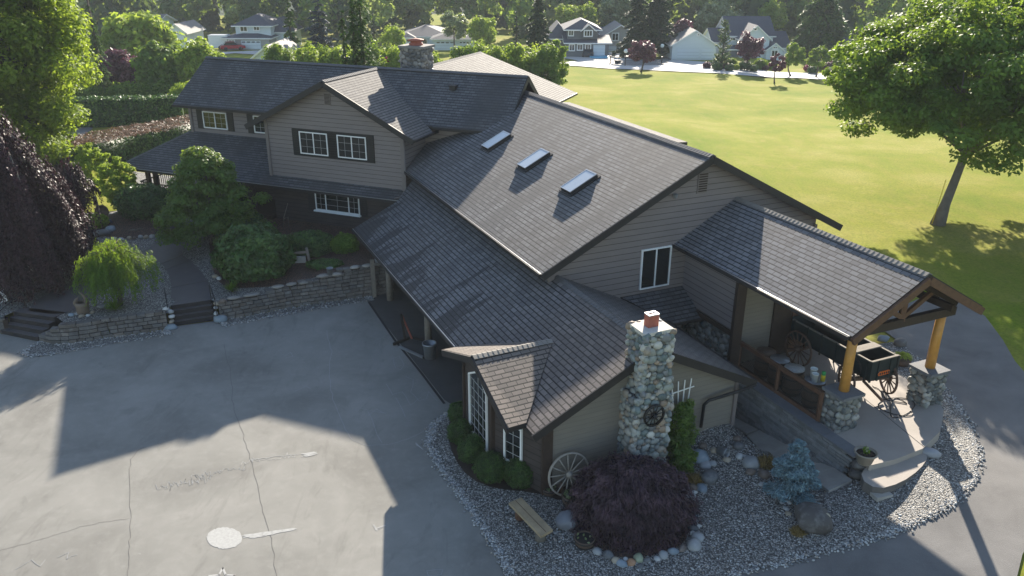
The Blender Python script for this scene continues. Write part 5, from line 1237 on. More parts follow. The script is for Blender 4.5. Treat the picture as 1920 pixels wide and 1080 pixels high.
for q_ in (A0, A1): mb = MB(); mb.lathe([(.05, -.02), (.05, .02)], q_-[0, 0, .01], 'tyre', 10, (uA, ZZ, vA)); mb.build('castor', r)
p = at(806, 671); r = empty('trash_can', p, 'dented galvanised bin standing by the garage post', 'bin'); mb = MB(); mb.lathe([(.2, 0), (.24, .55), (.27, .57), (.27, .62), (.23, .62), (.21, .5), (.005, .45)], p, 'galv', 22); mb.build('body', r)
# post at the wall end
p = G(702, 557, 0); mb = MB(); r = empty('wooden_post', p, 'square weathered timber post in front of the block wall end', 'post')
mb.box(p+[0, 0, .86], (.17, .17, 1.75), 'wood_grey', box_axes(.3)); mb.build('shaft', r); mb = MB(); mb.lathe([(.1, 0), (.12, .14), (.1, .15), (.005, .13)], p+np.array([.22, .05, 1.62]), 'galv', 14); mb.build('pot', r)
p = G(619, 513, 1.22); bucket('pot', 'small square grey pot standing on the garden wall', p, .14, .26, 'galv', 'pot')
# mailbox like sign and post in the garden
p = yat(582, 497); r = empty('garden_post', p, 'short grey timber post with a slab board between shrub and hedge', 'post'); mb = MB(); mb.tube([p, p+[-.12, .05, .8]], [.07, .06], 'wood_grey', 8); mb.build('shaft', r)
mb = MB(); mb.beam(p+[-.1, 0, .62], p+[-.65, -.1, .6], .05, .1, 'wood_grey'); mb.build('arm', r); mb = MB(); mb.box(p+[-.42, -.05, .28], (.5, .08, .3), 'galv', box_axes(.1)); mb.build('board', r)
p = yat(583, 498); mb = MB(); mb.rock(p+[.02, -.18, .06], (.08, .07, .08), 'rock', 70, (.5, .5, .48)); tag(mb.build('rock'), 'small white round stone at the foot of the short grey post', 'rock')
# bare stick frame by the dark wall
p = yat(531, 428); mb = MB(); mb.tube([p, p+[.1, 0, .6], p+[.35, .05, 1.3]], [.02, .02, .01], 'wood_grey', 5); mb.tube([p+[.1, 0, .5], p+[.3, 0, .6], p+[.28, 0, .1]], [.015]*3, 'wood_grey', 5); tag(mb.build('dead_branch'), 'thin bare grey branch against the dark shingled wall', 'branch')
# stairs railings and boulders
def handrail(label, pts, mat='black', curl=True):
    pts = [np.array(p) for p in pts]; r = empty('handrail', pts[0], label, 'handrail'); mb = MB(); top = [p+[0, 0, .7] for p in pts]
    mb.tube(top, .025, mat, 6)
    mb.build('top_rail', r); mb = MB()
    for p in pts: mb = MB(); mb.tube([p, p+[0, 0, .7]], .018, mat, 6); mb.build('upright', r)
    if curl:
        mb = MB(); c = top[0]+[0, 0, -.12]; mb.tube([c+uA*.12*math.cos(t)*(1-t/12)+ZZ*.12*math.sin(t)*(1-t/12) for t in np.linspace(1.57, 8, 16)], .015, mat, 5); mb.build('scroll', r)
    return r
handrail('black iron handrail on the left of the front steps', [G(318, 598, .3), yat(313, 570)]); handrail('black iron handrail on the right of the front steps', [G(407, 592, .3), yat(396, 560)])
handrail('bent black handrail beside the wide left steps', [G(-6, 625, .2), G(50, 578, .66)], curl=False)
rocks([(321, 616, .22, 'blue grey'), (322, 604, .12, 'tan'), (322, 595, .12, 'white'), (320, 586, .14, 'pale grey'), (311, 581, .13, 'white')], 'in the stack left of the front steps', 'stones left of the front steps', 8, zf=lambda a, b_: G(a, b_, .0 if b_ > 610 else (616-b_)*.02))
rocks([(414, 602, .28, 'blue grey'), (405, 589, .12, 'white'), (405, 578, .1, 'pale grey'), (406, 571, .13, 'tan'), (418, 566, .14, 'brown')], 'in the stack right of the front steps', 'stones right of the front steps', 9, zf=lambda a, b_: G(a, b_, .0 if b_ > 598 else (604-b_)*.02))
# horn sculpture
p = yat(157, 588); r = empty('sculpture', p, 'brown horn shaped hollow sculpture on the gravel above the curved wall', 'sculpture'); mb = MB()
def shell(mb, c, h, R, n=22, m=12):
    vs = []; 
    for i in range(m+1):
        t = i/m
        for k in range(n):
            a = 2*math.pi*k/n; cut = .5+.5*math.cos(a-2.2); hh = h*(.5+.5*cut**1.2); z = hh*t
            rr = R*(.7+.55*math.sin(min(1, t*1.1)*2.4))*(1-.35*t*cut); vs.append((c[0]+rr*math.cos(a)+.08*t*cut, c[1]+rr*math.sin(a), c[2]+z))
    for i in range(m, -1, -3):
        t = i/m
        for k in range(n):
            a = 2*math.pi*k/n; cut = .5+.5*math.cos(a-2.2); hh = h*(.5+.5*cut**1.2); z = max(.25*h, hh*t)-.01
            rr = R*.82*(.7+.55*math.sin(min(1, t*1.1)*2.4))*(1-.35*t*cut); vs.append((c[0]+rr*math.cos(a)+.08*t*cut, c[1]+rr*math.sin(a), c[2]+z))
    rows = len(vs)//n; fs = [(i*n+k, i*n+(k+1) % n, (i+1)*n+(k+1) % n, (i+1)*n+k) for i in range(rows-1) for k in range(n)]+[tuple((rows-1)*n+k for k in range(n))]
    mb.add(vs, fs, 'sculpt', smooth=True)
mb = MB(); mb.lathe([(.2, -.02), (.23, .1), (.24, .25), (.25, .4), (.22, .5), (.17, .5), (.19, .4), (.17, .25), (.005, .2)], p, 'sculpt', 20); mb.build('bowl', r)
for side, hh, cur in ((1, .62, -.2), (-1, .34, .1)):
    mb = MB(); mb.tube([p+np.array([side*.19, -.02, .36]), p+np.array([side*.235, -.02, .36+hh*.35]), p+np.array([side*.21+cur*.25, -.02, .36+hh*.7]), p+np.array([side*.13+cur*.7, -.02, .36+hh])], [.09, .085, .06, .015], 'sculpt', 10); mb.build('horn', r)
rocks([(143, 590, .1, 'pale grey'), (153, 594, .11, 'tan'), (165, 592, .09, 'white'), (173, 587, .1, 'tan'), (134, 592, .12, 'blue grey')], 'at the foot of the horn sculpture', 'stones round the sculpture', 10, zf=yat)
p = yat(193, 580); r = empty('bird_bath', p, 'shallow grey metal dish on the gravel beside the spiky plant', 'dish'); mb = MB(); mb.lathe([(.05, 0), (.12, .1), (.2, .16), (.17, .16), (.1, .12), (.005, .11)], p, 'galv', 20); mb.build('bowl', r)
# mulch bed items
mb = MB(); mb.tube([yat(*q)+[0, 0, .03] for q in ((240, 434), (250, 432), (256, 433), (262, 429), (268, 430))], [.05, .05, .04, .03, .02], 'bark_pale', 7); tag(mb.build('driftwood_log'), 'pale crooked driftwood lying on the bark mulch', 'driftwood')
rocks([(194, 440, .32, 'dark grey'), (208, 432, .26, 'blue grey'), (203, 418, .2, 'dark grey'), (214, 449, .16, 'pale grey'), (227, 450, .15, 'white'), (243, 448, .13, 'tan'), (252, 448, .12, 'brown'), (264, 446, .16, 'pale grey'), (274, 446, .14, 'tan'), (285, 445, .15, 'pale grey'), (297, 443, .15, 'tan')],
      'along the mulch bed by the walk', 'rocks along the mulch bed', 12, zf=yat)
rocks([(356, 430, .2, 'brown'), (325, 428, .22, 'dark grey'), (338, 424, .2, 'blue grey'), (402, 505, .14, 'brown'), (404, 520, .13, 'tan'), (411, 524, .13, 'white'), (408, 497, .12, 'dark grey')], 'beside the upper end of the dark walk', 'rocks along the walk', 13, zf=yat)
r = empty('barrel_end', yat(193, 410), 'upended round barrel half leaning on a pale plank by the lawn', 'barrel'); mb = MB(); mb.lathe([(.32, -.1), (.34, .1), (.3, .1), (.3, 0), (.005, 0)], yat(193, 408)+[0, 0, .34], 'barrel', 22, (vA, ZZ, -uA)); mb.build('staves', r)
mb = MB(); mb.beam(yat(190, 413), yat(186, 413)+[0, 0, 1.3], .12, .1, 'wood_grey'); tag(mb.build('timber_post'), 'pale upright plank beside the barrel end and copper beech', 'post')
mb = MB(); mb.beam(yat(8, 566), yat(0, 555)+[-.1, .05, 2.0], .22, .22, 'white'); tag(mb.build('white_post'), 'white painted post at the left edge of the picture', 'post')
# porch figure: planter urn
p = X(33.6, -33.0, 1.28); r = empty('urn', p, 'pale terracotta urn standing on the dark porch behind the railing', 'urn'); mb = MB(); mb.lathe([(.1, 0), (.2, .2), (.22, .4), (.12, .55), (.16, .62), (.005, .6)], p, 'ceramic', 18); mb.build('body', r)
# ------------------------------------------------------------------ chalk and cracks on the driveway
mb = MB()
def zc_(p, o=.006): return np.array([p[0], p[1], o])
def stroke(mb, pts, w_, mat, z=.006):
    P_ = [G(*p, 0) for p in pts]
    for a, b_ in zip(P_, P_[1:]):
        d = (b_-a)[:2]; n_ = np.linalg.norm(d)
        if n_ < 1e-4: continue
        d /= n_; s = np.array([-d[1], d[0]])*w_/2; e = d*w_*.25
        mb.add([zc_(a[:2]-s-e, z), zc_(a[:2]+s-e, z), zc_(b_[:2]+s+e, z), zc_(b_[:2]-s+e, z)], [(0, 3, 2, 1)], mat)
def wob(pts, amp=1.5, step=9, seed=1):
    rg = random.Random(seed); o = []
    for a, b_ in zip(pts, pts[1:]):
        n = max(1, int(math.dist(a, b_)/step))
        for i in range(n): t = i/n; o.append((a[0]+(b_[0]-a[0])*t+rg.gauss(0, amp), a[1]+(b_[1]-a[1])*t+rg.gauss(0, amp*.6)))
    return o+[pts[-1]]
rg = random.Random(5)
mb = MB()
ring = [G(421+(33+rg.gauss(0, .7))*math.cos(t), 1009+(20+rg.gauss(0, .5))*math.sin(t), 0) for t in np.linspace(0, 6.283, 61)[:-1]]
mb.add([(q[0], q[1], .006) for q in ring], [tuple(range(60))[::-1]], 'chalk')
mb.build('chalk_disc', drv); mb = MB()
for k in range(26):
    stroke(mb, wob([(455+rg.uniform(0, 20), 1006+rg.uniform(-3, 3)), (510, 999+rg.uniform(-3, 3)), (556-rg.uniform(0, 12), 992+rg.uniform(-2, 2))], 1, 14, k), .02, 'chalk', .006+.00002*k)
mb.build('chalk_handle', drv); mb = MB()
star = [(418, 1066), (408, 1080), (392, 1080), (404, 1094), (398, 1112)]; stroke(mb, [(392, 1080), (411, 1078), (418, 1065), (423, 1078), (440, 1079), (425, 1090)], .05, 'chalk'); mb.build('chalk_star', drv); mb = MB()
for k, (a, b_, s_, n_) in enumerate(((295, 915, 1.4, 60), (360, 893, 1.2, 50), (450, 868, 1.0, 40))):
    pts = [(a+i*(70/n_)*1.5+rg.gauss(0, 2), b_-i*.35+rg.gauss(0, 3.2*s_)) for i in range(n_)]; stroke(mb, pts, .012, 'chalk_dim' if k < 2 else 'chalk', .007)
stroke(mb, wob([(470, 863), (520, 855), (560, 852)], .8, 4), .02, 'chalk', .0075)
for k in range(22): stroke(mb, [(565+rg.uniform(0, 12), 855+rg.uniform(-4, 2)), (585+rg.uniform(0, 12), 850+rg.uniform(-3, 3))], .02, 'chalk', .008+.0001*k)
mb.build('chalk_scribble', drv); mb = MB()
for k, pts in enumerate(([(612, 620), (622, 660), (616, 690), (622, 740), (640, 790), (660, 825), (690, 836), (730, 834), (770, 822), (795, 808)], [(688, 770), (700, 790), (706, 815), (716, 830)], [(737, 672), (748, 668), (758, 685), (752, 694), (742, 690), (737, 672)], [(760, 705), (775, 712), (770, 735), (785, 752), (800, 748), (805, 735), (820, 752)],
                         [(676, 765), (700, 772), (724, 775), (705, 768), (690, 780)], [(527, 664), (535, 668), (545, 662), (548, 668), (535, 672)], [(552, 735), (575, 723), (583, 730)], [(800, 1070), (830, 1068), (826, 1078), (805, 1080), (800, 1070)], [(742, 745), (752, 765), (760, 782)], [(725, 720), (735, 740), (755, 735), (770, 760), (790, 745)], [(30, 1068), (60, 1050), (75, 1062), (85, 1050)], [(110, 1045), (130, 1035), (125, 1048), (145, 1040)])):
    stroke(mb, wob(pts, .9, 8, k), .016, 'chalk_dim', .006)
for q_ in ((705, 993, 722, 985), (780, 832, 792, 842), (700, 985, 707, 995)):
    for k in range(5): stroke(mb, [(q_[0]+rg.uniform(-2, 2), q_[1]+rg.uniform(-2, 2)), (q_[2]+rg.uniform(-2, 2), q_[3]+rg.uniform(-1, 1))], .015, 'chalk', .0065+.0002*k)
mb.build('chalk_outline', drv); mb = MB()
for k, (pts, w_) in enumerate((([(0, 1032), (90, 1008), (150, 988), (198, 978), (243, 972)], .009), ([(245, 860), (243, 900), (244, 980), (240, 1080), (236, 1200)], .01), ([(245, 862), (258, 846), (270, 838)], .012), ([(418, 645), (425, 670), (434, 700), (436, 750), (445, 790), (456, 815), (470, 860), (480, 900), (492, 960), (505, 1000), (515, 1050), (520, 1100)], .011), ([(300, 655), (320, 660), (350, 665)], .01))):
    stroke(mb, wob(pts, 1.2, 9, 40+k), w_, 'crack', .005)
mb.build('crack', drv)
M['seam'] = simple('dark_seam', (.02, .02, .02), .95, .3, 30, 0)
mb = MB(); stroke(mb, [(692, 568), (740, 638), (790, 700), (833, 757)], .09, 'seam', .016); mb.build('drain_seam', drv); mb = MB()
for q0, q1 in (((300, 497), (363, 470)), ((310, 507), (362, 486)), ((322, 540), (392, 527))):
    a_, b_ = yat(*q0), yat(*q1); mb.beam(a_+[0, 0, .03], b_+[0, 0, .03], .03, .01, 'crack')
mb.build('joint', bpy.data.objects['walkway'])
#PART4
# ------------------------------------------------------------------ near plants
def mpp(Y, z=3): return (Y*.924+(CAM_H-z)*.382)/F
def bowl(cc):
    z = cc[:, 2]; k = np.where(z < 0, 1/np.sqrt(np.clip(1-z*z, .25, 1))*(1-.12*np.abs(z)), 1-.08*z)
    return np.stack([cc[:, 0]*k, cc[:, 1]*k, np.where(z < 0, z*.86, z)], 1)
tb = at(1758, 419)
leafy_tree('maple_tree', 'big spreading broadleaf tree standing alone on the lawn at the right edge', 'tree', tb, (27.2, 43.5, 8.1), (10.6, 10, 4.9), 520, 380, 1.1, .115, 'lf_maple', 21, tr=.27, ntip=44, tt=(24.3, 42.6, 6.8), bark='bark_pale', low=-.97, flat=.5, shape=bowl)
rx = np.random.default_rng(210); P, N, T, cc_ = crown(rx, (31.5, 42.5, 6.2), (5.0, 5.0, 2.7), 120, 330, .95, flat=.5)
mt = bpy.data.objects['maple_tree']; quads('crown', P, N, .115*rx.uniform(.7, 1.35, len(P)), .065, 'lf_maple', mt, T, rng=rx)
mb = MB(); mb.tube([tb+[-.35, -.1, 0], tb+[-.1, -.1, 2.4]], .02, 'yellow', 5); tag(mb.build('tree_stake'), 'thin yellow stake propped against the trunk of the lawn tree', 'stake')
# tall bright tree top left
leafy_tree('tall_tree', 'tall bright leafy tree filling the upper left corner', 'tree', far(45, 50), (-30.0, 49.5, 10.0), (5.3, 4.8, 8.9), 380, 330, .95, .125, 'lf_left', 22, tr=.35, ntip=26, low=-.98, flat=.75)
leafy_tree('tall_tree', 'second leafy tree cropped by the left edge behind the weeping beech', 'tree', far(-110, 44), (-32.5, 44, 7.5), (4.0, 4, 7), 170, 260, 1.0, .13, 'lf_left', 23, tr=.3, ntip=16, flat=.75)
# weeping copper beech
def weeping(name, label, cat, base, top, R, nst, nper, mat, seed, lsize, lean=(0, 0), zlow=.15, tr=.2, dome=.5, bark='bark', skirt=1.15, asp=.55, full=.45):
    rng = np.random.default_rng(seed); base = np.array(base, float); H_ = top-base[2]; root = empty(name, base, label, cat)
    a = rng.uniform(0, 6.283, nst); q = np.sqrt(rng.uniform(.02, 1, nst)); sect = 1+.24*np.sin(a*3+seed)+.17*np.sin(a*8+1)
    st = np.stack([np.cos(a)*q*R*.72*sect, np.sin(a)*q*R*.72*sect, H_*(1-dome*q**1.7)+rng.normal(size=nst)*.12], 1)
    ln = (st[:, 2]-H_*zlow*rng.uniform(.2, 2.2, nst)).clip(.3)*rng.uniform(full, 1.0, nst)
    idx = np.repeat(np.arange(nst), nper); t = rng.uniform(0, 1, nst*nper)
    out = 1+(skirt-1)*t+.32*t**.5*(R*.3)/(R*.3+q[idx]*R)
    P = np.stack([st[idx, 0]*out, st[idx, 1]*out, st[idx, 2]-ln[idx]*t], 1)+rng.normal(size=(nst*nper, 3))*R*.028
    P[:, 0] += lean[0]*P[:, 2]/H_; P[:, 1] += lean[1]*P[:, 2]/H_
    N = np.stack([np.cos(a[idx]), np.sin(a[idx]), .35+0*t], 1)+rng.normal(size=P.shape)*.55
    D = np.stack([np.cos(a[idx])*.3, np.sin(a[idx])*.3, -1+0*t], 1)+rng.normal(size=P.shape)*.35
    T = np.clip(.45*rng.uniform(0, 1, nst)[idx]+.5*rng.uniform(0, 1, len(t))*(1-.3*t), 0, 1); L = lsize*rng.uniform(.7, 1.3, len(t))
    quads('crown', P+base, N, L, L*asp, mat, root, T, D=D, rng=rng); mb = MB(); tp = base+[lean[0]*.8, lean[1]*.8, H_*.93]
    mid = base+[lean[0]*.2+.1*R, lean[1]*.2, H_*.5]; mb.tube([base-[0, 0, .1], mid, tp], [tr, tr*.7, tr*.25], bark, 9)
    for i in rng.choice(nst, min(nst, 16), replace=False):
        e = base+st[i]+[lean[0]*st[i][2]/H_, lean[1]*st[i][2]/H_, .02]; s = mid*.4+tp*.6
        mb.tube([s, (s+e)/2+[0, 0, .25*H_*.3], e, e+[st[i][0]*.15, st[i][1]*.15, -.3*ln[i]]], [tr*.35, tr*.22, tr*.12, tr*.05], bark, 6)
    mb.build('trunk', root); return root
weeping('copper_beech', 'dark purple weeping beech with draped branches at the left edge', 'tree', yat(78, 535), 8.2, 2.3, 1150, 105, 'lf_purple', 31, .06, lean=(-.9, .3), zlow=.01, full=.75, tr=.24, dome=.52, bark='bark_pale', skirt=1.25)
weeping('copper_beech', 'lower drooping purple beech branches hanging beside the lawn', 'tree', yat(150, 470), 5.0, 1.25, 170, 70, 'lf_purple', 32, .055, lean=(.1, .2), zlow=.3, tr=.1, dome=.35, bark='bark_pale')
weeping('weeping_maple', 'bright green weeping lace maple in front of the dark walk', 'tree', yat(226, 572), 3.35, 1.6, 300, 75, 'lf_weep', 33, .06, zlow=.14, tr=.09, dome=.3, asp=.24, skirt=1.1)
# small multi tier tree before the porch
st_b = yat(398, 455)
rngt = np.random.default_rng(41)
r_ = empty('dogwood_tree', st_b, 'small spreading green tree in front of the porch with sunlit tips', 'tree'); PP = []; NN = []; TT = []
for k in range(185):
    h = rngt.uniform(.02, 1); a = rngt.uniform(0, 6.28); R = 2.75*max(0, 1-h**1.25)**.8*rngt.uniform(.5, 1)*(1+.22*math.sin(3*a+1))+.15; c = st_b+[R*math.cos(a), R*math.sin(a)*.85, .45+4.0*h]; m = 150
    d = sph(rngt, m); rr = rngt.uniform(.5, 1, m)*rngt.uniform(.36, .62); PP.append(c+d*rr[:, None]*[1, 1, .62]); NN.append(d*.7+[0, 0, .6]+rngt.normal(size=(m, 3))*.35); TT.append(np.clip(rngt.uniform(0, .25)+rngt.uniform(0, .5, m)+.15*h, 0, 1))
PP = np.vstack(PP); L = .08*rngt.uniform(.7, 1.3, len(PP)); quads('crown', PP, np.vstack(NN), L, L*.55, 'lf_dog', r_, np.concatenate(TT), rng=rngt)
trunk('trunk', st_b, st_b+[.1, .1, 3.9], .09, .03, r_, 'bark', [st_b+[1.6*math.cos(t), 1.4*math.sin(t), 1.2+.4*(t % 3)] for t in range(7)], rng=rngt)
shrub('rhododendron', 'largest round dark green shrub above the block wall', 'shrub', yat(480, 515), (1.6, 1.4, 1.25), 13000, .11, 'lf_dark', 42, cz=.8)
for lab, px, py, R, n, mat, sd in (('low dark evergreen shrub under the small paned window', 585, 475, (1.15, .75, .62), 6500, 'lf_dark', 43), ('thin open shrub beside the garage eave corner', 648, 472, (.62, .5, .5), 1800, 'lf_mid', 44), ('dark low creeping shrub behind the short grey post', 545, 478, (.8, .5, .55), 3500, 'lf_dark', 45), ('dark ground hugging juniper at the foot of the large round shrub', 610, 500, (.8, .4, .18), 2200, 'lf_dark', 46),
                                 ('deep shade evergreen filling the space below the porch rail', 275, 405, (1.5, 1.0, 1.0), 8000, 'lf_dark', 47), ('little green bush at the foot of the purple beech', 183, 425, (.55, .45, .4), 1500, 'lf_lime', 50),
                                 ('shaded green shrub cropped by the left edge under the beech', -8, 520, (.9, .9, .8), 4000, 'lf_mid', 51), ('flowering pale shrub cropped at the far left of the beech', 0, 470, (.8, .7, .8), 2500, 'lf_pale', 52), ('dark ivy mound behind the dogwood by the house', 440, 440, (1.6, 1.0, .8), 6500, 'lf_dark', 53)):
    shrub('shrub', lab, 'shrub', yat(px, py), R, n, .075, mat, sd, cz=.7)
for lab, px, py, R, zc_, sd in (('bright yellow green bush left of the porch corner', 228, 392, (1.05, .95, 1.25), 1.55, 48), ('smaller lime green bush behind the copper beech', 178, 352, (1.0, .9, 1.2), 1.35, 49)):
    b_ = yat(px, py); leafy_tree('shrub', lab, 'shrub', b_, b_+[0, 0, zc_], (R[0]*1.1, R[1]*1.1, R[2]*1.08), 95, 95, .24, .07, 'lf_lime', sd, tr=.05, ntip=8, tt=b_+[0, 0, zc_], low=-1)
def spiky(label, p, R, n, seed, mat='lf_weep', w_=.018):
    rg = np.random.default_rng(seed); r = empty('yucca', p, label, 'plant'); a = rg.uniform(0, 6.28, n); el = rg.uniform(.15, 1.35, n); d = np.stack([np.cos(a)*np.cos(el), np.sin(a)*np.cos(el), np.sin(el)], 1); L = R*rg.uniform(.7, 1.05, n)/2
    N = np.cross(d, np.stack([-np.sin(a), np.cos(a), 0*a], 1)); quads('leaves', np.array(p)+d*L[:, None]+[0, 0, .04], N, L, w_, mat, r, rg.uniform(.2, 1, n), D=d, rng=rg)
    mb = MB(); mb.tube([np.array(p)-[0, 0, .05], np.array(p)+[0, 0, .12]], [.05, .03], 'bark', 6); mb.build('stem', r)
spiky('spiky yellow green yucca on the gravel right of the front steps', yat(435, 547), .55, 90, 1); spiky('spiky yucca under the weeping lace maple', yat(217, 583), .62, 90, 2)
# boxwoods
for k, (px, py, R, lab) in enumerate(((862, 790, .37, 'boxwood ball farthest back by the bay wall'), (864, 828, .4, 'second boxwood ball under the tall window'), (886, 862, .43, 'middle boxwood ball below the tall window'), (921, 898, .46, 'boxwood ball at the bay corner nearest the bench'), (975, 908, .46, 'boxwood ball under the small bay window'))):
    p = at(px, py); shrub('boxwood', 'clipped '+lab, 'shrub', p, (R, R, R*.98), 6500, .026, 'lf_box', 60+k, 'clipped boxwood balls round the bay', cz=.88, core=.86, asp=.6)
# purple laceleaf maple
p = at(1183, 968); rg = np.random.default_rng(71); r = empty('laceleaf_maple', p, 'wide dark purple laceleaf maple mounded over the bark mulch', 'shrub'); n = 46000
d = sph(rg, n); d = d[d[:, 2] > -.25]; ph = rg.uniform(-9, 9, 3)
lump = np.array([1+.13*noise.noise(Vector(x)*3+Vector(ph))+.13*noise.noise(Vector(x)*9+Vector(ph)) for x in d]); r2 = rg.uniform(.84, 1.03, len(d))
RR = np.array([1.62, 1.42, 1.28]); C = p+[0, 0, .3]
prof = np.where(d[:, 2] < .35, 1+.1*(.35-d[:, 2]), 1); P_ = C+d*(lump*r2*prof)[:, None]*RR
P_[:, 2] = np.maximum(P_[:, 2], p[2]+.06)
a = np.arctan2(d[:, 1], d[:, 0]); D = np.stack([np.cos(a), np.sin(a), -1.1*np.hypot(d[:, 0], d[:, 1])-.1], 1)+rg.normal(size=d.shape)*.35
T = np.clip(.45*rg.uniform(0, 1, len(d))+4.0*(lump-.96), 0, 1); cv, cf = ICO[3]
quads('foliage', P_, d*.9+rg.normal(size=d.shape)*.55, .06*rg.uniform(.6, 1.4, len(d)), .014, 'lf_lace', r, T, core=([tuple(C+np.array(v)*RR*.8*np.array([1, 1, 1 if v[2] > 0 else .2])) for v in cv], cf), D=D, rng=rg)
mb = MB(); mb.tube([p-[0, 0, .05], p+[.1, 0, .6]], [.08, .05], 'bark', 7); mb.build('stem', r)
mul = [at(*q)[:2] for q in [(1105, 950), (1085, 985), (1100, 1010), (1125, 1032), (1165, 1050), (1210, 1047), (1250, 1036), (1285, 1022), (1292, 985), (1286, 935), (1270, 900), (1200, 880), (1130, 890)]]
sheet('mulch_ring', smooth_poly(mul, k=1), lambda x, y: gz(x, y)+.06, 'mulch', .4, kind='structure')
bedp = [at(*q)[:2] for q in [(848, 770), (838, 815), (850, 860), (880, 900), (930, 920), (1000, 925), (1060, 945), (1090, 930), (1160, 900), (1010, 880)]]
sheet('bed_soil', smooth_poly(bedp, k=1), lambda x, y: gz(x, y)+.055, 'soil', .4, kind='structure')
# green shrub beside the chimney, grasses and blue spruce
for lab, b_, zc_, R, ncl, sd in (('upright bright green feathery shrub right of the stone chimney', W(16.35, 12.85, gz(*W(16.35, 12.85)[:2])), 1.05, (.4, .38, 1.0), 60, 72), ('lower green feathery shrub spilling over the rocks by the chimney', at(1278, 882), .42, (.5, .42, .45), 34, 73)):
    leafy_tree('cotoneaster', lab, 'shrub', b_, b_+[0, 0, zc_], R, ncl, 110, .17, .06, 'lf_dog', sd, tr=.03, ntip=10, tt=b_+[0, 0, zc_], low=-1, asp=.25)
def tuft(label, p, R, n, mat, seed, h=.25):
    rg = np.random.default_rng(seed); r = empty('grass_tuft', p, label, 'plant'); a = rg.uniform(0, 6.28, n); el = rg.uniform(.25, 1.5, n); d = np.stack([np.cos(a)*np.cos(el), np.sin(a)*np.cos(el), np.sin(el)], 1); q = rg.uniform(0, R*.6, n)
    b0 = np.array(p)+np.stack([np.cos(a)*q, np.sin(a)*q, 0*a], 1); L = h*rg.uniform(.6, 1.1, n)/2; quads('blades', b0+d*L[:, None], rg.normal(size=(n, 3)), L, .007, mat, r, rg.uniform(0, 1, n), D=d, rng=rg); return r
tuft('straw coloured grass tuft between the rocks and flagstones', at(1435, 872), .3, 900, 'lf_gold', 1, .3); tuft('golden grass tuft on the gravel left of the biggest boulder', at(1496, 1000), .2, 700, 'lf_gold', 2, .2); tuft('dry bleached grass tuft at the foot of the chimney shrub', at(1300, 905), .22, 260, 'lf_gold', 3, .42)
rg = np.random.default_rng(5)
sp = at(1484, 925); conifer('blue_spruce', 'small blue spruce on the gravel beside the flagstones', sp, 1.65, .8, 'lf_blue', 74, n=26000, droop=.1, lsize=.05, bare=.03, taper=.62, asp=.36, irregular=.1, cat='tree')
mb = MB(); 
# ------------------------------------------------------------------ hedges
def hedge(name, label, line, w_, h, mats, seed, dens=260, lsize=.09, z0=None, topmat=None, lump=.1):
    rg = np.random.default_rng(seed); line = [np.array(q[:2], float) for q in line]; r = empty(name, (*line[0], gz(*line[0])), label, 'hedge')
    P = []; N = []; PT = []; NT = []; core = MB()
    for a, b_ in zip(line, line[1:]):
        d = b_-a; L = np.linalg.norm(d); d /= L; s = np.array([-d[1], d[0]]); s = s if s[1] > 0 else -s
        za, zb = gz(*a), gz(*b_)
        n = int(L*h*dens); t = rg.uniform(0, 1, n); zz = rg.uniform(0, h, n); sd = np.where(rg.uniform(0, 1, n) < .7, -1, 1)
        xy = a+d*(t*L)[:, None]+s*(sd*w_/2*(1-.06*zz/h))[:, None]; P.append(np.column_stack([xy, za+(zb-za)*t+zz])); N.append(np.column_stack([s*sd[:, None]*1.0, .35+0*t]))
        n = int(L*w_*dens); t = rg.uniform(0, 1, n); q = rg.uniform(-.5, .5, n)*w_; PT.append(np.column_stack([a+d*(t*L)[:, None]+s*q[:, None], za+(zb-za)*t+h+0*q])); NT.append(np.column_stack([0*t, 0*t, 1+0*t]))
        c = (a+b_)/2; core.box((c[0], c[1], (za+zb)/2+h/2-.08), (L+.05, w_*.86, h-.04), mats, (np.array([*d, 0]), np.array([*s, 0]), ZZ))
    e = line[-1]-line[-2]
    def jit(A): 
        k = np.array([noise.noise(Vector(x)*1.3)*lump+noise.noise(Vector(x)*4)*lump*.6 for x in A]); return A+np.column_stack([k*.5, -k, k])+rg.normal(size=A.shape)*.04
    Ps = jit(np.vstack(P)); Ns = np.vstack(N)+rg.normal(size=Ps.shape)*.5; Pt = jit(np.vstack(PT)); Nt = np.vstack(NT)+rg.normal(size=Pt.shape)*.6
    if topmat is None: Ps = np.vstack([Ps, Pt]); Ns = np.vstack([Ns, Nt])
    L_ = lsize*rg.uniform(.7, 1.3, len(Ps)); quads('foliage', Ps, Ns, L_, L_*.5, mats, r, rg.uniform(0, 1, len(Ps)), core=(core.v, core.f), rng=rg)
    if topmat:
        L_ = lsize*1.3*rg.uniform(.7, 1.3, len(Pt)); DD = rg.normal(size=Pt.shape)+np.array([0, -.6, 1.1]); quads('clipped_top', Pt+[0, 0, .04], Nt, L_, L_*.16, topmat, r, rg.uniform(0, 1, len(Pt)), D=DD, rng=rg)
    return r
def gp_(px, py): return at(px, py)
hedge('hedge', 'clipped hedge with a brown bare twig top running up to the porch', [G(100, 318, 1.02), G(230, 288, 1.02), G(385, 250, 1.02)], 3.3, 1.5, 'lf_dark', 81, 170, .1, topmat='lf_dry', lump=.12)
hedge('hedge', 'straight dark green clipped hedge behind the round silvery shrub', [at(105, 238), at(345, 230)], 1.8, 2.2, 'lf_dark', 82, 110, .13)
hedge('hedge', 'loose feathery juniper hedge behind the clipped dark hedge', [at(118, 196), at(350, 190)], 2.6, 1.7, 'lf_mid', 83, 90, .16, lump=.5)
shrub('shrub', 'round silvery green shrub in front of the dark hedge', 'shrub', at(180, 233), (1.55, 1.3, 1.15), 5500, .1, 'lf_pale', 84, cz=.75)
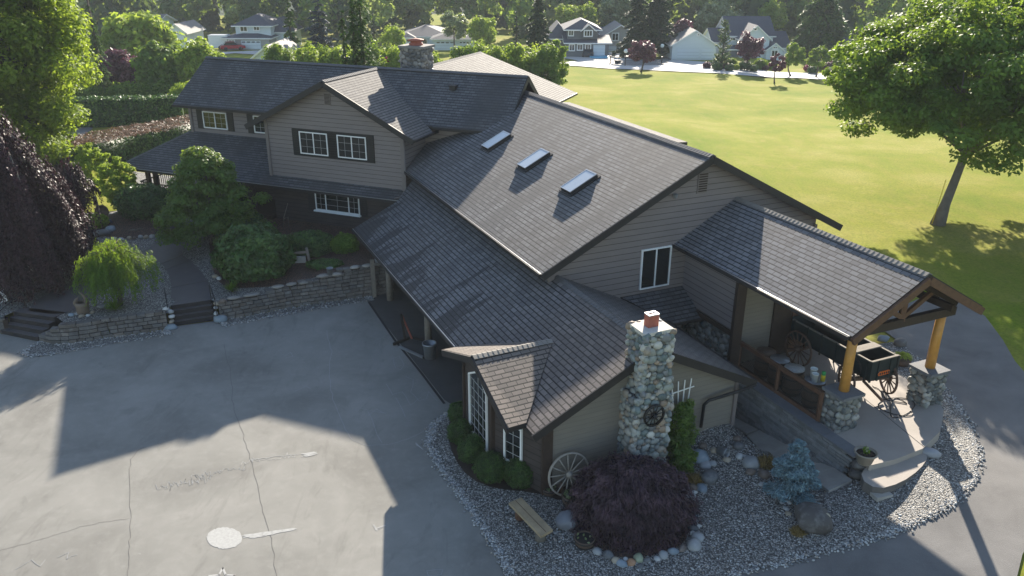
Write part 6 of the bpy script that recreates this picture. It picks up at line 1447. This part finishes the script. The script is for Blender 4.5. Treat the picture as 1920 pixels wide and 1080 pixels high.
pw = [at(*q)[:2] for q in [(120, 262), (132, 240), (150, 236), (175, 240), (160, 252), (140, 268)]]
sheet('garden_path', pw, lambda x, y: gz(x, y)+.01, 'path', .8, kind='structure')
# ------------------------------------------------------------------ individual trees of the middle distance
def rnd_tree(label, px, Y, ptop, rpx, mat, seed, group=None, pbot=None, ncl=60, nl=70, name='broadleaf_tree', low=-.8, flat=.75, ls=None, cat='tree', xs=1.0):
    b_ = far(px, Y); zt_ = zat(px, ptop, Y); R = rpx*mpp(Y); zb = zat(px, pbot, Y) if pbot else b_[2]+.25*(zt_-b_[2]); zb = min(zb, b_[2]+(.3 if Y < 90 else .2)*(zt_-b_[2]) if Y > 90 else b_[2]+.06*(zt_-b_[2])); zb = max(zb, b_[2]+.1)
    rz_ = (zt_-zb)/2; C = (b_[0], Y, zb+rz_)
    return leafy_tree(name, label, cat, b_, C, (R*xs, R, rz_), ncl, nl, R*.3, ls or max(.12, R*.085), mat, seed, group, tr=.05+R*.04, ntip=6, low=low, flat=flat)
def con_tree(label, px, Y, ptop, rpx, mat, seed, n=5000, name='conifer_tree', **k):
    b_ = far(px, Y); h = zat(px, ptop, Y)-b_[2]; return conifer(name, label, b_, h, rpx*mpp(Y), mat, seed, n=n, lsize=k.pop('lsize', max(.15, rpx*mpp(Y)*.12)), **k)
rnd_tree('large round bright green tree behind the purple maple', 268, 104, 22, 68, 'lf_lime', 101, pbot=120, ncl=110, nl=110)
rnd_tree('bright green tree between the tall left tree and the purple maple', 180, 98, 62, 42, 'lf_lime', 102, pbot=150, ncl=80, nl=90)
rnd_tree('dusky red purple maple above the juniper hedge', 225, 88, 92, 46, 'lf_plum', 103, pbot=160, ncl=80, nl=110, xs=1.1)
rnd_tree('rounded mid green shrub tree right of the purple maple', 305, 87, 80, 56, 'lf_mid', 104, pbot=160, ncl=100, nl=110)
rnd_tree('olive tinted bush touching the left end of the main roof', 375, 86, 74, 48, 'lf_lime', 105, pbot=135, ncl=90, nl=90)
shrub('shrub', 'light green bush between the hedge end and the main roof', 'shrub', far(345, 76), (1.9, 1.6, 1.5), 4000, .13, 'lf_lime', 106)
con_tree('narrow drooping conifer behind the tall left tree', 182, 82, -60, 22, 'lf_cedar', 107, droop=.9, bare=.02)
for k, (dx, top) in enumerate(((-22, 18), (-3, -12), (12, -45))):
    b_ = far(668+dx, 57+k*.5); h = zat(668, top, 57)-b_[2]
    con_tree(('left', 'middle', 'tallest right hand')[k]+' of the three mossy stemmed weeping cedars behind the main ridge', 668+dx, 57+k*.5, top, (16, 18, 34)[k], 'lf_cedar', 108+k, n=(2200, 2200, 4200)[k], droop=1.1, bare=.15, irregular=.5, lsize=.16, tr=.24, bark='moss', taper=.5)
con_tree('feathery light green conifer beside the white two storey house', 548, 98, -5, 30, 'lf_cedar', 112, n=5000, droop=.3)
con_tree('dark steel blue spruce behind the leafy row', 603, 100, -8, 40, 'lf_steel', 113, n=7000, droop=.15, taper=.8)
con_tree('slim dark conifer left of the single storey house', 703, 118, 22, 12, 'lf_con', 114, n=2600)
con_tree('slim dark fir left of the broad dark conifer', 968, 112, 18, 15, 'lf_con', 115, n=3000)
con_tree('broad dark conifer standing behind the orchard row', 1008, 116, -4, 34, 'lf_con', 116, n=13000, taper=.55)
con_tree('large dark conifer between the grey and the white house', 1192, 138, -20, 32, 'lf_con', 117, n=13000, taper=.5)
con_tree('second large dark conifer beside the purple tree', 1228, 140, -28, 34, 'lf_con', 118, n=13000, taper=.5)
con_tree('narrow olive column cypress in front of the white house', 1355, 120, 40, 14, 'lf_cedar', 119, n=4200, taper=.28, droop=-.6, name='columnar_cypress')
con_tree('very large shaggy fir right of the white house', 1534, 142, -22, 56, 'lf_cedar', 120, n=18000, taper=.5, droop=.5)
con_tree('small pointed yellowish conifer right of the shaggy fir', 1614, 140, 32, 14, 'lf_cedar', 121, n=2500)
rnd_tree('purple round tree left of the white garage', 1278, 142, 34, 24, 'lf_plum', 122, pbot=88, ncl=60, nl=80)
rnd_tree('purple leaved tree with a pinkish crown on the island in the road', 1204, 116, 74, 25, 'lf_plum', 123, pbot=122, ncl=60, nl=90, ls=.16)
rnd_tree('rounded purple plum in front of the white house porch', 1405, 119, 62, 27, 'lf_plum', 124, pbot=108, ncl=60, nl=90, ls=.17)
rnd_tree('pinkish young tree on the lawn edge', 1459, 106, 94, 15, 'lf_plum', 125, pbot=132, ncl=30, nl=60, ls=.14)
rnd_tree('round green tree right of the small arched gable', 1489, 114, 80, 22, 'lf_mid', 126, pbot=122, ncl=45, nl=80)
rnd_tree('green street tree second to the right of the white house', 1536, 113, 84, 21, 'lf_mid', 127, pbot=124, ncl=45, nl=80)
rnd_tree('green street tree nearest the big lawn tree', 1580, 112, 86, 20, 'lf_mid', 128, pbot=125, ncl=45, nl=80)
rnd_tree('small pale tree partly behind the big lawn tree', 1604, 102, 110, 12, 'lf_plum', 129, pbot=140, ncl=24, nl=60, ls=.13)
rnd_tree('spreading green tree at the right end of the orchard row', 1040, 86, 72, 30, 'lf_mid', 130, pbot=118, ncl=60, nl=80)
rnd_tree('pale silvery tree behind the single storey house', 852, 150, 16, 28, 'lf_pale', 131, pbot=62, ncl=50, nl=70)
rnd_tree('olive green tree between the single storey house and the fir', 905, 140, 26, 30, 'lf_lime', 132, pbot=80, ncl=60, nl=70)
rnd_tree('yellow green bush left of the single storey house', 738, 118, 46, 28, 'lf_lime', 133, pbot=92, ncl=45, nl=70)
rnd_tree('light yellow green tree rising behind the grey house', 1062, 165, -2, 26, 'lf_lime', 134, pbot=60, ncl=50, nl=70)
rnd_tree('second light green tree rising behind the grey house', 1098, 166, 2, 22, 'lf_lime', 135, pbot=60, ncl=50, nl=70)
rnd_tree('silvery tall tree behind the brown garage house', 1152, 170, -25, 34, 'lf_pale', 136, pbot=60, ncl=70, nl=70)
rnd_tree('silvery tree behind the big white house roof', 1340, 172, -5, 40, 'lf_pale', 137, pbot=50, ncl=70, nl=70)
rnd_tree('bright green tree behind the right end of the white house', 1440, 170, -2, 30, 'lf_lime', 138, pbot=55, ncl=60, nl=70)
rnd_tree('magenta flowering bush beside the stone chimney', 722, 84, 88, 20, 'lf_pink', 139, pbot=112, ncl=26, nl=60, name='flowering_bush')
# orchard row behind the house
k = 0
def orchard(x0, x1, n, Y, top, seed, where):
    for i in range(n):
        px = x0+(x1-x0)*i/(n-1); s = seed+i
        lab = '%s leafy orchard tree from the left, %s' % (ORD[i], where)
        t = rnd_tree(lab, px, Y+(i % 2)*3, top+((i*37) % 9)-4, 33, 'lf_lime' if i % 3 else 'lf_mid', s, 'orchard trees in a row behind the house', pbot=top+58, ncl=60, nl=95, ls=.15, flat=1.2, name='orchard_tree')
orchard(525, 650, 6, 80, 82, 200, 'left of the mossy cedars'); orchard(700, 800, 5, 82, 88, 210, 'between mossy cedars and rear roof'); orchard(870, 1020, 7, 84, 82, 220, 'beyond the rear wing roof')
# garden shrubs in front of the white house
lst = [(1325, 128, 8, 'lf_plum', 'dark red'), (1343, 127, 11, 'lf_dark', 'dark green'), (1360, 129, 8, 'lf_plum', 'small reddish'), (1371, 126, 11, 'lf_mid', 'bright green'), (1380, 131, 7, 'lf_lime', 'low yellow'), (1396, 131, 12, 'lf_dark', 'bluish green'), (1412, 134, 9, 'lf_dark', 'flat dark'), (1425, 130, 13, 'lf_mid', 'large light green'), (1434, 132, 7, 'lf_plum', 'small purple'), (1447, 130, 9, 'lf_mid', 'olive green'),
       (1515, 134, 9, 'lf_pink', 'red flowering'), (1523, 138, 10, 'lf_dark', 'low grey green'), (1541, 132, 9, 'lf_lime', 'yellow'), (1556, 134, 13, 'lf_plum', 'large dark purple'), (1574, 137, 10, 'lf_lime', 'pale lime'), (1345, 132, 10, 'lf_dark', 'spreading dark'), (1367, 133, 9, 'lf_dark', 'low creeping')]
for i, (px, py, rp, mat, cn) in enumerate(lst):
    p = at(px, py); R = rp*mpp(p[1]); shrub('garden_shrub', '%s shrub before the white house, %s in the roadside bed' % (cn, ORD[i]), 'shrub', p, (R, R, R*.8), 900, R*.13, mat, 300+i, 'clipped shrubs in the roadside bed')
# ------------------------------------------------------------------ far woods and hill
rg = np.random.default_rng(77); PP = []; NN = []; TT = []; LL = []
for k in range(270):
    Y = rg.uniform(158, 290); px = rg.uniform(-120, 2050); b_ = far(px, Y)
    if 175 > Y and (380 < px < 560 or 740 < px < 900 or 1020 < px < 1480): Y += 25; b_ = far(px, Y)
    con = rg.uniform() < (.55 if px < 700 or 900 < px < 1150 else .35); h = rg.uniform(17, 30) if con else rg.uniform(12, 22); R = rg.uniform(2.6, 4.5) if con else rg.uniform(4, 7.5); n = 1250 if con else 1500
    if con:
        t = rg.uniform(0.03, .97, n); a = rg.uniform(0, 6.28, n); q = R*(1-t)**.8*rg.uniform(.55, 1.05, n)*(1+.2*np.sin(t*60)); P = np.stack([np.cos(a)*q, np.sin(a)*q, t*h], 1); N = np.stack([np.cos(a), np.sin(a), .6+0*a], 1); base_t = rg.uniform(.06, .34)
    else:
        P, N, _, _ = crown(rg, (0, 0, h*.58), (R, R, h*.42), 26, n//26, R*.33); base_t = rg.uniform(.42, .9)
    PP.append(P+b_); NN.append(N+rg.normal(size=P.shape)*.35); TT.append(np.clip(base_t+rg.normal(size=len(P))*.07, 0, 1)); LL.append(np.full(len(P), .72 if con else .62))
PP = np.vstack(PP)
M['lf_wood'] = m_leaf('woodland_leaf', [(.03, .06, .045), (.06, .11, .055), (.12, .21, .06), (.24, .33, .08), (.4, .45, .24)], .45, .8, .1)
o = quads('distant_woods', PP, np.vstack(NN), np.concatenate(LL), np.concatenate(LL)*.6, 'lf_wood', None, np.concatenate(TT), rng=rg)
tag(o, 'mixed woodland of dark firs and paler broadleaf trees closing the view behind the far houses', 'woods', kind='stuff')
def hill_z(x, y): return gz(x, 300)-.5+52*sm(300, 520, y+12*math.sin(x*.013))+4*math.sin(x*.03)
m, n_, b_ = newmat('hill_forest'); P = nd(n_, 'ShaderNodeNewGeometry').outputs['Position']; f = noi(n_, P, .25, 6, .7); r = ramp(n_, [(.35, (.02, .04, .03)), (.65, (.07, .11, .05))]); n_.links.new(f, r.inputs[0]); n_.links.new(r.outputs[0], b_.inputs['Base Color']); b_.inputs['Roughness'].default_value = 1; bump(n_, b_, f, 1, 4); M['hill'] = m
grid_sheet('hill', list(np.arange(-500, 501, 20)), list(np.arange(295, 640, 15)), hill_z, 'hill', kind='structure')
# ------------------------------------------------------------------ road and far drives
def rsheet(name, px, mat, off=.03, res=3): return sheet(name, [at(*q)[:2] for q in px], lambda x, y: gz(x, y)+off, mat, res, kind='structure')
rsheet('road', [(960, 110), (1033, 123), (1080, 124), (1140, 129), (1200, 131), (1280, 135), (1400, 142), (1500, 147), (1580, 152), (1630, 154), (1760, 160), (1980, 172), (1980, 158), (1760, 150), (1600, 141), (1450, 135), (1345, 126), (1345, 118), (1262, 112), (1240, 118), (1190, 118), (1175, 98), (1128, 98), (1140, 106), (1045, 107), (1085, 114), (1040, 119), (960, 104)], 'pavement', .05)
rsheet('far_drive', [(418, 98), (510, 94), (500, 104), (440, 100), (410, 103)], 'pavement', .05)
rsheet('gravel_island', [(1130, 117), (1180, 113), (1240, 112), (1262, 98), (1275, 98), (1246, 122), (1190, 124), (1150, 122)], 'gravel', .09)
# ------------------------------------------------------------------ far houses
def fseg(root, px0, px1, peave, pridge, Y, D, roof, wall_m, roof_m, over=.5, z0=None, trim=True):
    x0, x1 = far(px0, Y)[0], far(px1, Y)[0]; pm = (px0+px1)/2; ze = zat(pm, peave, Y); zb = gz((x0+x1)/2, Y)-.3 if z0 is None else zat(pm, z0, Y)
    dr = D/2 if roof in ('hip', 'gx') else (0 if roof == 'gy' else D); zr = zat(pm, pridge, Y+dr)
    mb = MB()
    if roof == 'gy':
        xm = (x0+x1)/2; mb.prism([(x0, Y, zb), (x1, Y, zb), (x1, Y, ze), (xm, Y, zr-.15), (x0, Y, ze)], (0, D, 0), wall_m)
    elif roof == 'gx':
        mb.prism([(x0, Y, zb), (x0, Y+D, zb), (x0, Y+D, ze), (x0, Y+D/2, zr-.15), (x0, Y, ze)], (x1-x0, 0, 0), wall_m)
    else: mb.prism([(x0, Y, zb), (x1, Y, zb), (x1, Y+D, zb), (x0, Y+D, zb)], (0, 0, ze-zb), wall_m)
    mb.build('wall', root); mb = MB(); o = over
    def sl(*p): mb.prism([np.array(q, float) for q in p], (0, 0, -.18), roof_m, 'white' if trim else None)
    if roof == 'hip':
        w_ = x1-x0; k = min(w_, D)/2
        if w_ >= D:
            A, B = (x0+k, Y+D/2, zr), (x1-k, Y+D/2, zr); sl((x0-o, Y-o, ze), (x1+o, Y-o, ze), B, A); sl((x1+o, Y+D+o, ze), (x0-o, Y+D+o, ze), A, B); sl((x1+o, Y-o, ze), (x1+o, Y+D+o, ze), B); sl((x0-o, Y+D+o, ze), (x0-o, Y-o, ze), A)
        else:
            A, B = ((x0+x1)/2, Y+k, zr), ((x0+x1)/2, Y+D-k, zr); sl((x0-o, Y-o, ze), (x1+o, Y-o, ze), A); sl((x1+o, Y-o, ze), (x1+o, Y+D+o, ze), B, A); sl((x0-o, Y+D+o, ze), (x0-o, Y-o, ze), A, B); sl((x1+o, Y+D+o, ze), (x0-o, Y+D+o, ze), B)
    elif roof == 'gx': sl((x0-o, Y-o, ze-.1), (x1+o, Y-o, ze-.1), (x1+o, Y+D/2, zr), (x0-o, Y+D/2, zr)); sl((x1+o, Y+D+o, ze-.1), (x0-o, Y+D+o, ze-.1), (x0-o, Y+D/2, zr), (x1+o, Y+D/2, zr))
    elif roof == 'gy':
        xm = (x0+x1)/2; sl((x0-o, Y-o, ze-.2), (xm, Y-o, zr), (xm, Y+D, zr), (x0-o, Y+D, ze-.2)); sl((xm, Y-o, zr), (x1+o, Y-o, ze-.2), (x1+o, Y+D, ze-.2), (xm, Y+D, zr))
    elif roof == 'shed': sl((x0-o, Y-o, ze), (x1+o, Y-o, ze), (x1+o, Y+D, zr), (x0-o, Y+D, zr))
    if roof != 'none': mb.build('roof', root)
def fwin(root, px0, px1, py0, py1, Y, kind='window', cols=2, mat='glass'):
    x0, x1 = far(px0, Y)[0], far(px1, Y)[0]; z0, z1 = zat(px0, py1, Y), zat(px0, py0, Y); c = np.array([(x0+x1)/2, Y-.06, (z0+z1)/2]); w_, h = x1-x0, z1-z0; mb = MB()
    if kind == 'window':
        mb.box(c, (w_, .06, h), 'glass'); r = mb.build('window', root); mb = MB()
        for s in (-1, 1): mb.box(c+[s*w_/2, -.03, 0], (.16, .12, h+.16), 'white'); mb.box(c+[0, -.032, s*h/2], (w_+.1, .12, .16), 'white')
        for i in range(1, cols): mb.box(c+[(i/cols-.5)*w_, -.03, 0], (.08, .1, h), 'white')
        mb.build('frame', r)
    else:
        mb.box(c, (w_, .06, h), 'door_white')
        for i in range(4): mb.box(c+[(i/4+.125-.5)*w_, -.035, h*.33], (w_*.17, .03, h*.12), 'glass' if cols > 1 else 'door_white')
        mb.build('garage_door', root)
def at_Y(px, py): return at(px, py)[1]
Y = at_Y(1300, 112); r = empty('white_garage', (*far(1300, Y)[:2], gz(*far(1300, Y)[:2])), 'white gabled garage with a double and a single door left of the white house', 'garage')
fseg(r, 1260, 1342, 83, 56, Y, 9, 'gy', 'wall_white', 'sh_far_l', .4); fwin(r, 1270, 1310, 92, 110, Y, 'd', 1); fwin(r, 1315, 1338, 93, 111, Y, 'd', 1); fwin(r, 1304, 1308, 63, 67, Y, cols=1)
Y = at_Y(1420, 112)+3; r = empty('white_house', (*far(1405, Y)[:2], gz(*far(1405, Y)[:2])), 'white two storey house with dark roof and several front gables', 'house')
fseg(r, 1364, 1446, 66, 30, Y+4, 9, 'gx', 'wall_white', 'sh_far', .4); fseg(r, 1388, 1440, 72, 47, Y+1, 7, 'gy', 'wall_white', 'sh_far', .4); fseg(r, 1440, 1478, 88, 58, Y+3, 8, 'gx', 'wall_white', 'sh_far', .4); fseg(r, 1437, 1467, 92, 80, Y, 4, 'gy', 'wall_white', 'sh_far', .3)
fseg(r, 1335, 1366, 78, 52, Y+6, 8, 'gx', 'wall_white', 'sh_far', .3); fseg(r, 1362, 1390, 92, 80, Y+2, 3, 'shed', 'wall_grey', 'sh_far', .3)
fwin(r, 1408, 1414, 52, 57, Y+1, cols=1); fwin(r, 1446, 1458, 94, 106, Y); fwin(r, 1448, 1456, 87, 91, Y, cols=2); fwin(r, 1366, 1376, 70, 76, Y+4)
Y = at_Y(1090, 107); r = empty('grey_house', (*far(1090, Y)[:2], gz(*far(1090, Y)[:2])), 'blue grey two storey house with white trimmed hip roof and one white garage door', 'house')
fseg(r, 1062, 1141, 80, 65, Y, 5, 'shed', 'wall_grey', 'sh_far', .5); fseg(r, 1062, 1141, 80, 66, Y+.5, 11, 'hip', 'wall_grey', 'sh_far', .5); fseg(r, 1063, 1119, 55, 34, Y+2, 9, 'hip', 'wall_grey', 'sh_far', .7); fseg(r, 1092, 1112, 55, 45, Y+1.2, 5, 'gy', 'wall_grey', 'sh_far', .4, z0=72)
fseg(r, 1030, 1064, 72, 40, Y+5, 10, 'hip', 'wall_grey', 'sh_far', .6)
for a in ((1067, 1077, 83, 95), (1082, 1092, 83, 94), (1097, 1107, 83, 94)): fwin(r, *a, Y)
fwin(r, 1065, 1074, 56, 67, Y+2, cols=2); fwin(r, 1094, 1109, 57, 68, Y+1.2, cols=3); fwin(r, 1112, 1134, 84, 106, Y, 'd', 1)
Y = at_Y(1150, 99)+4; r = empty('brown_house', (*far(1150, Y)[:2], gz(*far(1150, Y)[:2])), 'brown gabled garage house partly hidden behind the dark conifer', 'house')
fseg(r, 1133, 1190, 66, 46, Y, 10, 'gy', 'wall_tan', 'sh_far_l', .6); fseg(r, 1118, 1150, 66, 50, Y+5, 9, 'gx', 'wall_grey', 'sh_far', .4); fwin(r, 1140, 1155, 86, 98, Y, 'd', 1); fwin(r, 1160, 1172, 87, 99, Y, 'd', 1); fwin(r, 1146, 1158, 62, 76, Y)
Y = at_Y(850, 94); r = empty('ranch_house', (*far(820, Y)[:2], gz(*far(820, Y)[:2])), 'single storey white house with grey hip roofs and a wide garage front', 'house')
fseg(r, 750, 842, 68, 46, Y+6, 12, 'hip', 'wall_white', 'sh_far', .6); fseg(r, 813, 891, 73, 55, Y, 9, 'hip', 'wall_white', 'sh_far', .6); fseg(r, 750, 776, 70, 60, Y+4.5, 6, 'hip', 'wall_white', 'sh_far', .5)
fwin(r, 818, 852, 77, 93, Y, 'd', 2); fwin(r, 862, 886, 77, 93, Y, 'd', 2); fwin(r, 756, 770, 73, 79, Y+4.5); fwin(r, 782, 802, 73, 83, Y+6)
Y = at_Y(465, 93); r = empty('white_villa', (*far(465, Y)[:2], gz(*far(465, Y)[:2])), 'white two storey house with a hip roof and white garage door, far left', 'house')
fseg(r, 424, 507, 71, 58, Y, 8, 'hip', 'wall_tan', 'sh_far', .6); fseg(r, 447, 512, 48, 25, Y+2.5, 9, 'hip', 'wall_white', 'sh_far', .6); fseg(r, 504, 545, 60, 30, Y+5, 9, 'hip', 'wall_white', 'sh_far', .5)
fwin(r, 456, 469, 49, 59, Y+2.5); fwin(r, 481, 492, 49, 57, Y+2.5); fwin(r, 455, 491, 76, 92, Y, 'd', 2); fwin(r, 513, 521, 66, 80, Y+5, cols=1); fwin(r, 432, 443, 75, 82, Y)
r = empty('white_cottage', (*far(340, 150)[:2], gz(*far(340, 150)[:2])), 'small white gabled house peeping out right of the round tree', 'house'); fseg(r, 322, 352, 60, 44, 150, 9, 'gy', 'wall_white', 'sh_far_l', .6); fwin(r, 333, 341, 58, 64, 150)
r = empty('pale_house', (*far(275, 165)[:2], gz(*far(275, 165)[:2])), 'pale roof of a house just above the round bright tree', 'house'); fseg(r, 250, 300, 44, 26, 165, 9, 'gx', 'wall_white', 'sh_far_l', .6)
r = empty('shed', (*far(495, 88)[:2], gz(*far(495, 88)[:2])), 'low shed with a pale roof between the main ridge and the orchard row', 'shed'); fseg(r, 476, 522, 106, 86, 88, 9, 'gy', 'wall_white', 'sh_far_l', .4)
r = empty('dark_house', (*far(1575, 150)[:2], gz(*far(1575, 150)[:2])), 'dark roofed house mostly hidden by the street trees at the right', 'house'); fseg(r, 1556, 1640, 88, 70, 150, 9, 'hip', 'wall_tan', 'sh_far', .6)
# ------------------------------------------------------------------ far cars and street things
def car(label, px, py, mat, L=4.2, rz=0.0, h=1.45):
    p = at(px, py); r = empty('parked_car', p, label, 'car', None); a, b_ = np.array([math.cos(rz), math.sin(rz), 0]), np.array([-math.sin(rz), math.cos(rz), 0])
    def Q(x, z, y=0): return p+a*x+b_*y+ZZ*z
    mb = MB(); prof = [(-L/2, .35), (L/2, .35), (L/2, .75), (L*.3, .9), (-L*.42, .95), (-L/2, .8)]; mb.prism([Q(x, z, -.85) for x, z in prof], b_*1.7, mat); mb.build('body', r)
    mb = MB(); prof = [(-L*.38, .94), (L*.2, .9), (L*.08, h), (-L*.28, h)]; mb.prism([Q(x, z, -.75) for x, z in prof], b_*1.5, 'glass'); mb.prism([Q(x, h+.03, y) for x, y in ((-L*.28, -.72), (L*.08, -.72), (L*.08, .72), (-L*.28, .72))], (0, 0, -.06), mat); mb.build('cabin', r)
    for x in (-L*.3, L*.3):
        for y in (-.8, .8): mb = MB(); mb.lathe([(.32, -.1), (.32, .1)], Q(x, .32, y), 'tyre', 14, (a, ZZ, b_)); mb.build('wheel', r)
    return r
car('small red car parked by the far left white house', 437, 94, 'car_red', rz=.4); car('dark car with a pale cargo lid before the left window of the grey house', 1071, 104, 'car_dark', rz=1.57, h=1.6); car('dark car parked beside the white garage door of the grey house', 1101, 106, 'car_dark', rz=1.57, h=1.4)
p = at(414, 92); r = empty('van', p, 'white box trailer left of the far white house', 'trailer'); mb = MB(); mb.box(p+[0, 0, 1.4], (3.4, 2, 2.2), 'car_white'); mb.build('body', r); mb = MB(); mb.lathe([(.35, -.1), (.35, .1)], p+[.3, -1, .35], 'tyre', 12, (np.array([1., 0, 0]), ZZ, np.array([0, 1., 0]))); mb.build('wheel', r)
for px, py, lab in ((1172, 124, 'white globe lamp left of the purple island tree'), (1240, 112, 'white globe lamp right of the purple island tree')):
    p = at(px, py); r = empty('globe_lamp', p, lab, 'lamp'); mb = MB(); mb.tube([p, p+[0, 0, 1.9]], .06, 'black', 8); mb.build('post', r); mb = MB(); vs, fs = ICO[3]; mb.add([p+np.array(v)*.3+[0, 0, 2.15] for v in vs], fs, 'plastic', smooth=True); mb.build('globe', r)
for px, py, h, mat, lab, nm in ((1240, 121, 1.1, 'black', 'short black post at the drive of the white garage', 'bollard'), (1144, 120, 1.1, 'wood', 'small mailbox post on the gravel island', 'mailbox'), (1058, 124, 1.9, 'metal', 'thin metal sign pole at the lawn edge', 'sign_pole'), (1049, 117, .9, 'black', 'black hydrant on the grass before the grey house', 'hydrant')):
    p = at(px, py); r = empty(nm, p, lab, 'post'); mb = MB(); mb.tube([p, p+[0, 0, h]], .08 if nm != 'sign_pole' else .04, mat, 8); mb.build('post', r)
    mb = MB(); mb.box(p+[0, 0, h], (.3, .3, .22) if nm != 'bollard' else (.2, .2, .1), mat); mb.build('head', r)
p = at(1158, 120); r = empty('planter_box', p, 'green box shaped planter on the gravel island', 'planter'); mb = MB(); mb.lathe([(.4, 0), (.55, .6), (.45, .6), (.005, .5)], p, 'green_pl' if False else 'wagon', 4); mb.build('box', r)
p = at(1122, 107); mb = MB(); mb.lathe([(1.5, 0), (1.6, .3), (1.45, .3), (.01, .12)], p+[0, -1.2, 0], 'pool', 28); tag(mb.build('paddling_pool'), 'blue paddling pool before the garage door of the grey house', 'pool')

# ------------------------------------------------------------------ haze
m = bpy.data.materials.new('haze'); m.use_nodes = True; n = m.node_tree; n.nodes.remove(n.nodes['Principled BSDF'])
v = n.nodes.new('ShaderNodeVolumePrincipled'); v.inputs['Color'].default_value = (.86, .93, 1, 1); v.inputs['Density'].default_value = .00034; v.inputs['Anisotropy'].default_value = .0
n.links.new(v.outputs[0], n.nodes['Material Output'].inputs['Volume']); M['haze'] = m
lo_z = min(o.bound_box[0][2] for o in bpy.data.objects if o.name in ('lawn', 'hill'))
mb = MB(); mb.box((10, 440, (lo_z-1+75)/2), (1040, 960, 75-lo_z+1), 'haze'); o = mb.build('haze', kind='stuff'); tag(o, 'thin pale summer haze hanging over the whole valley', 'haze')
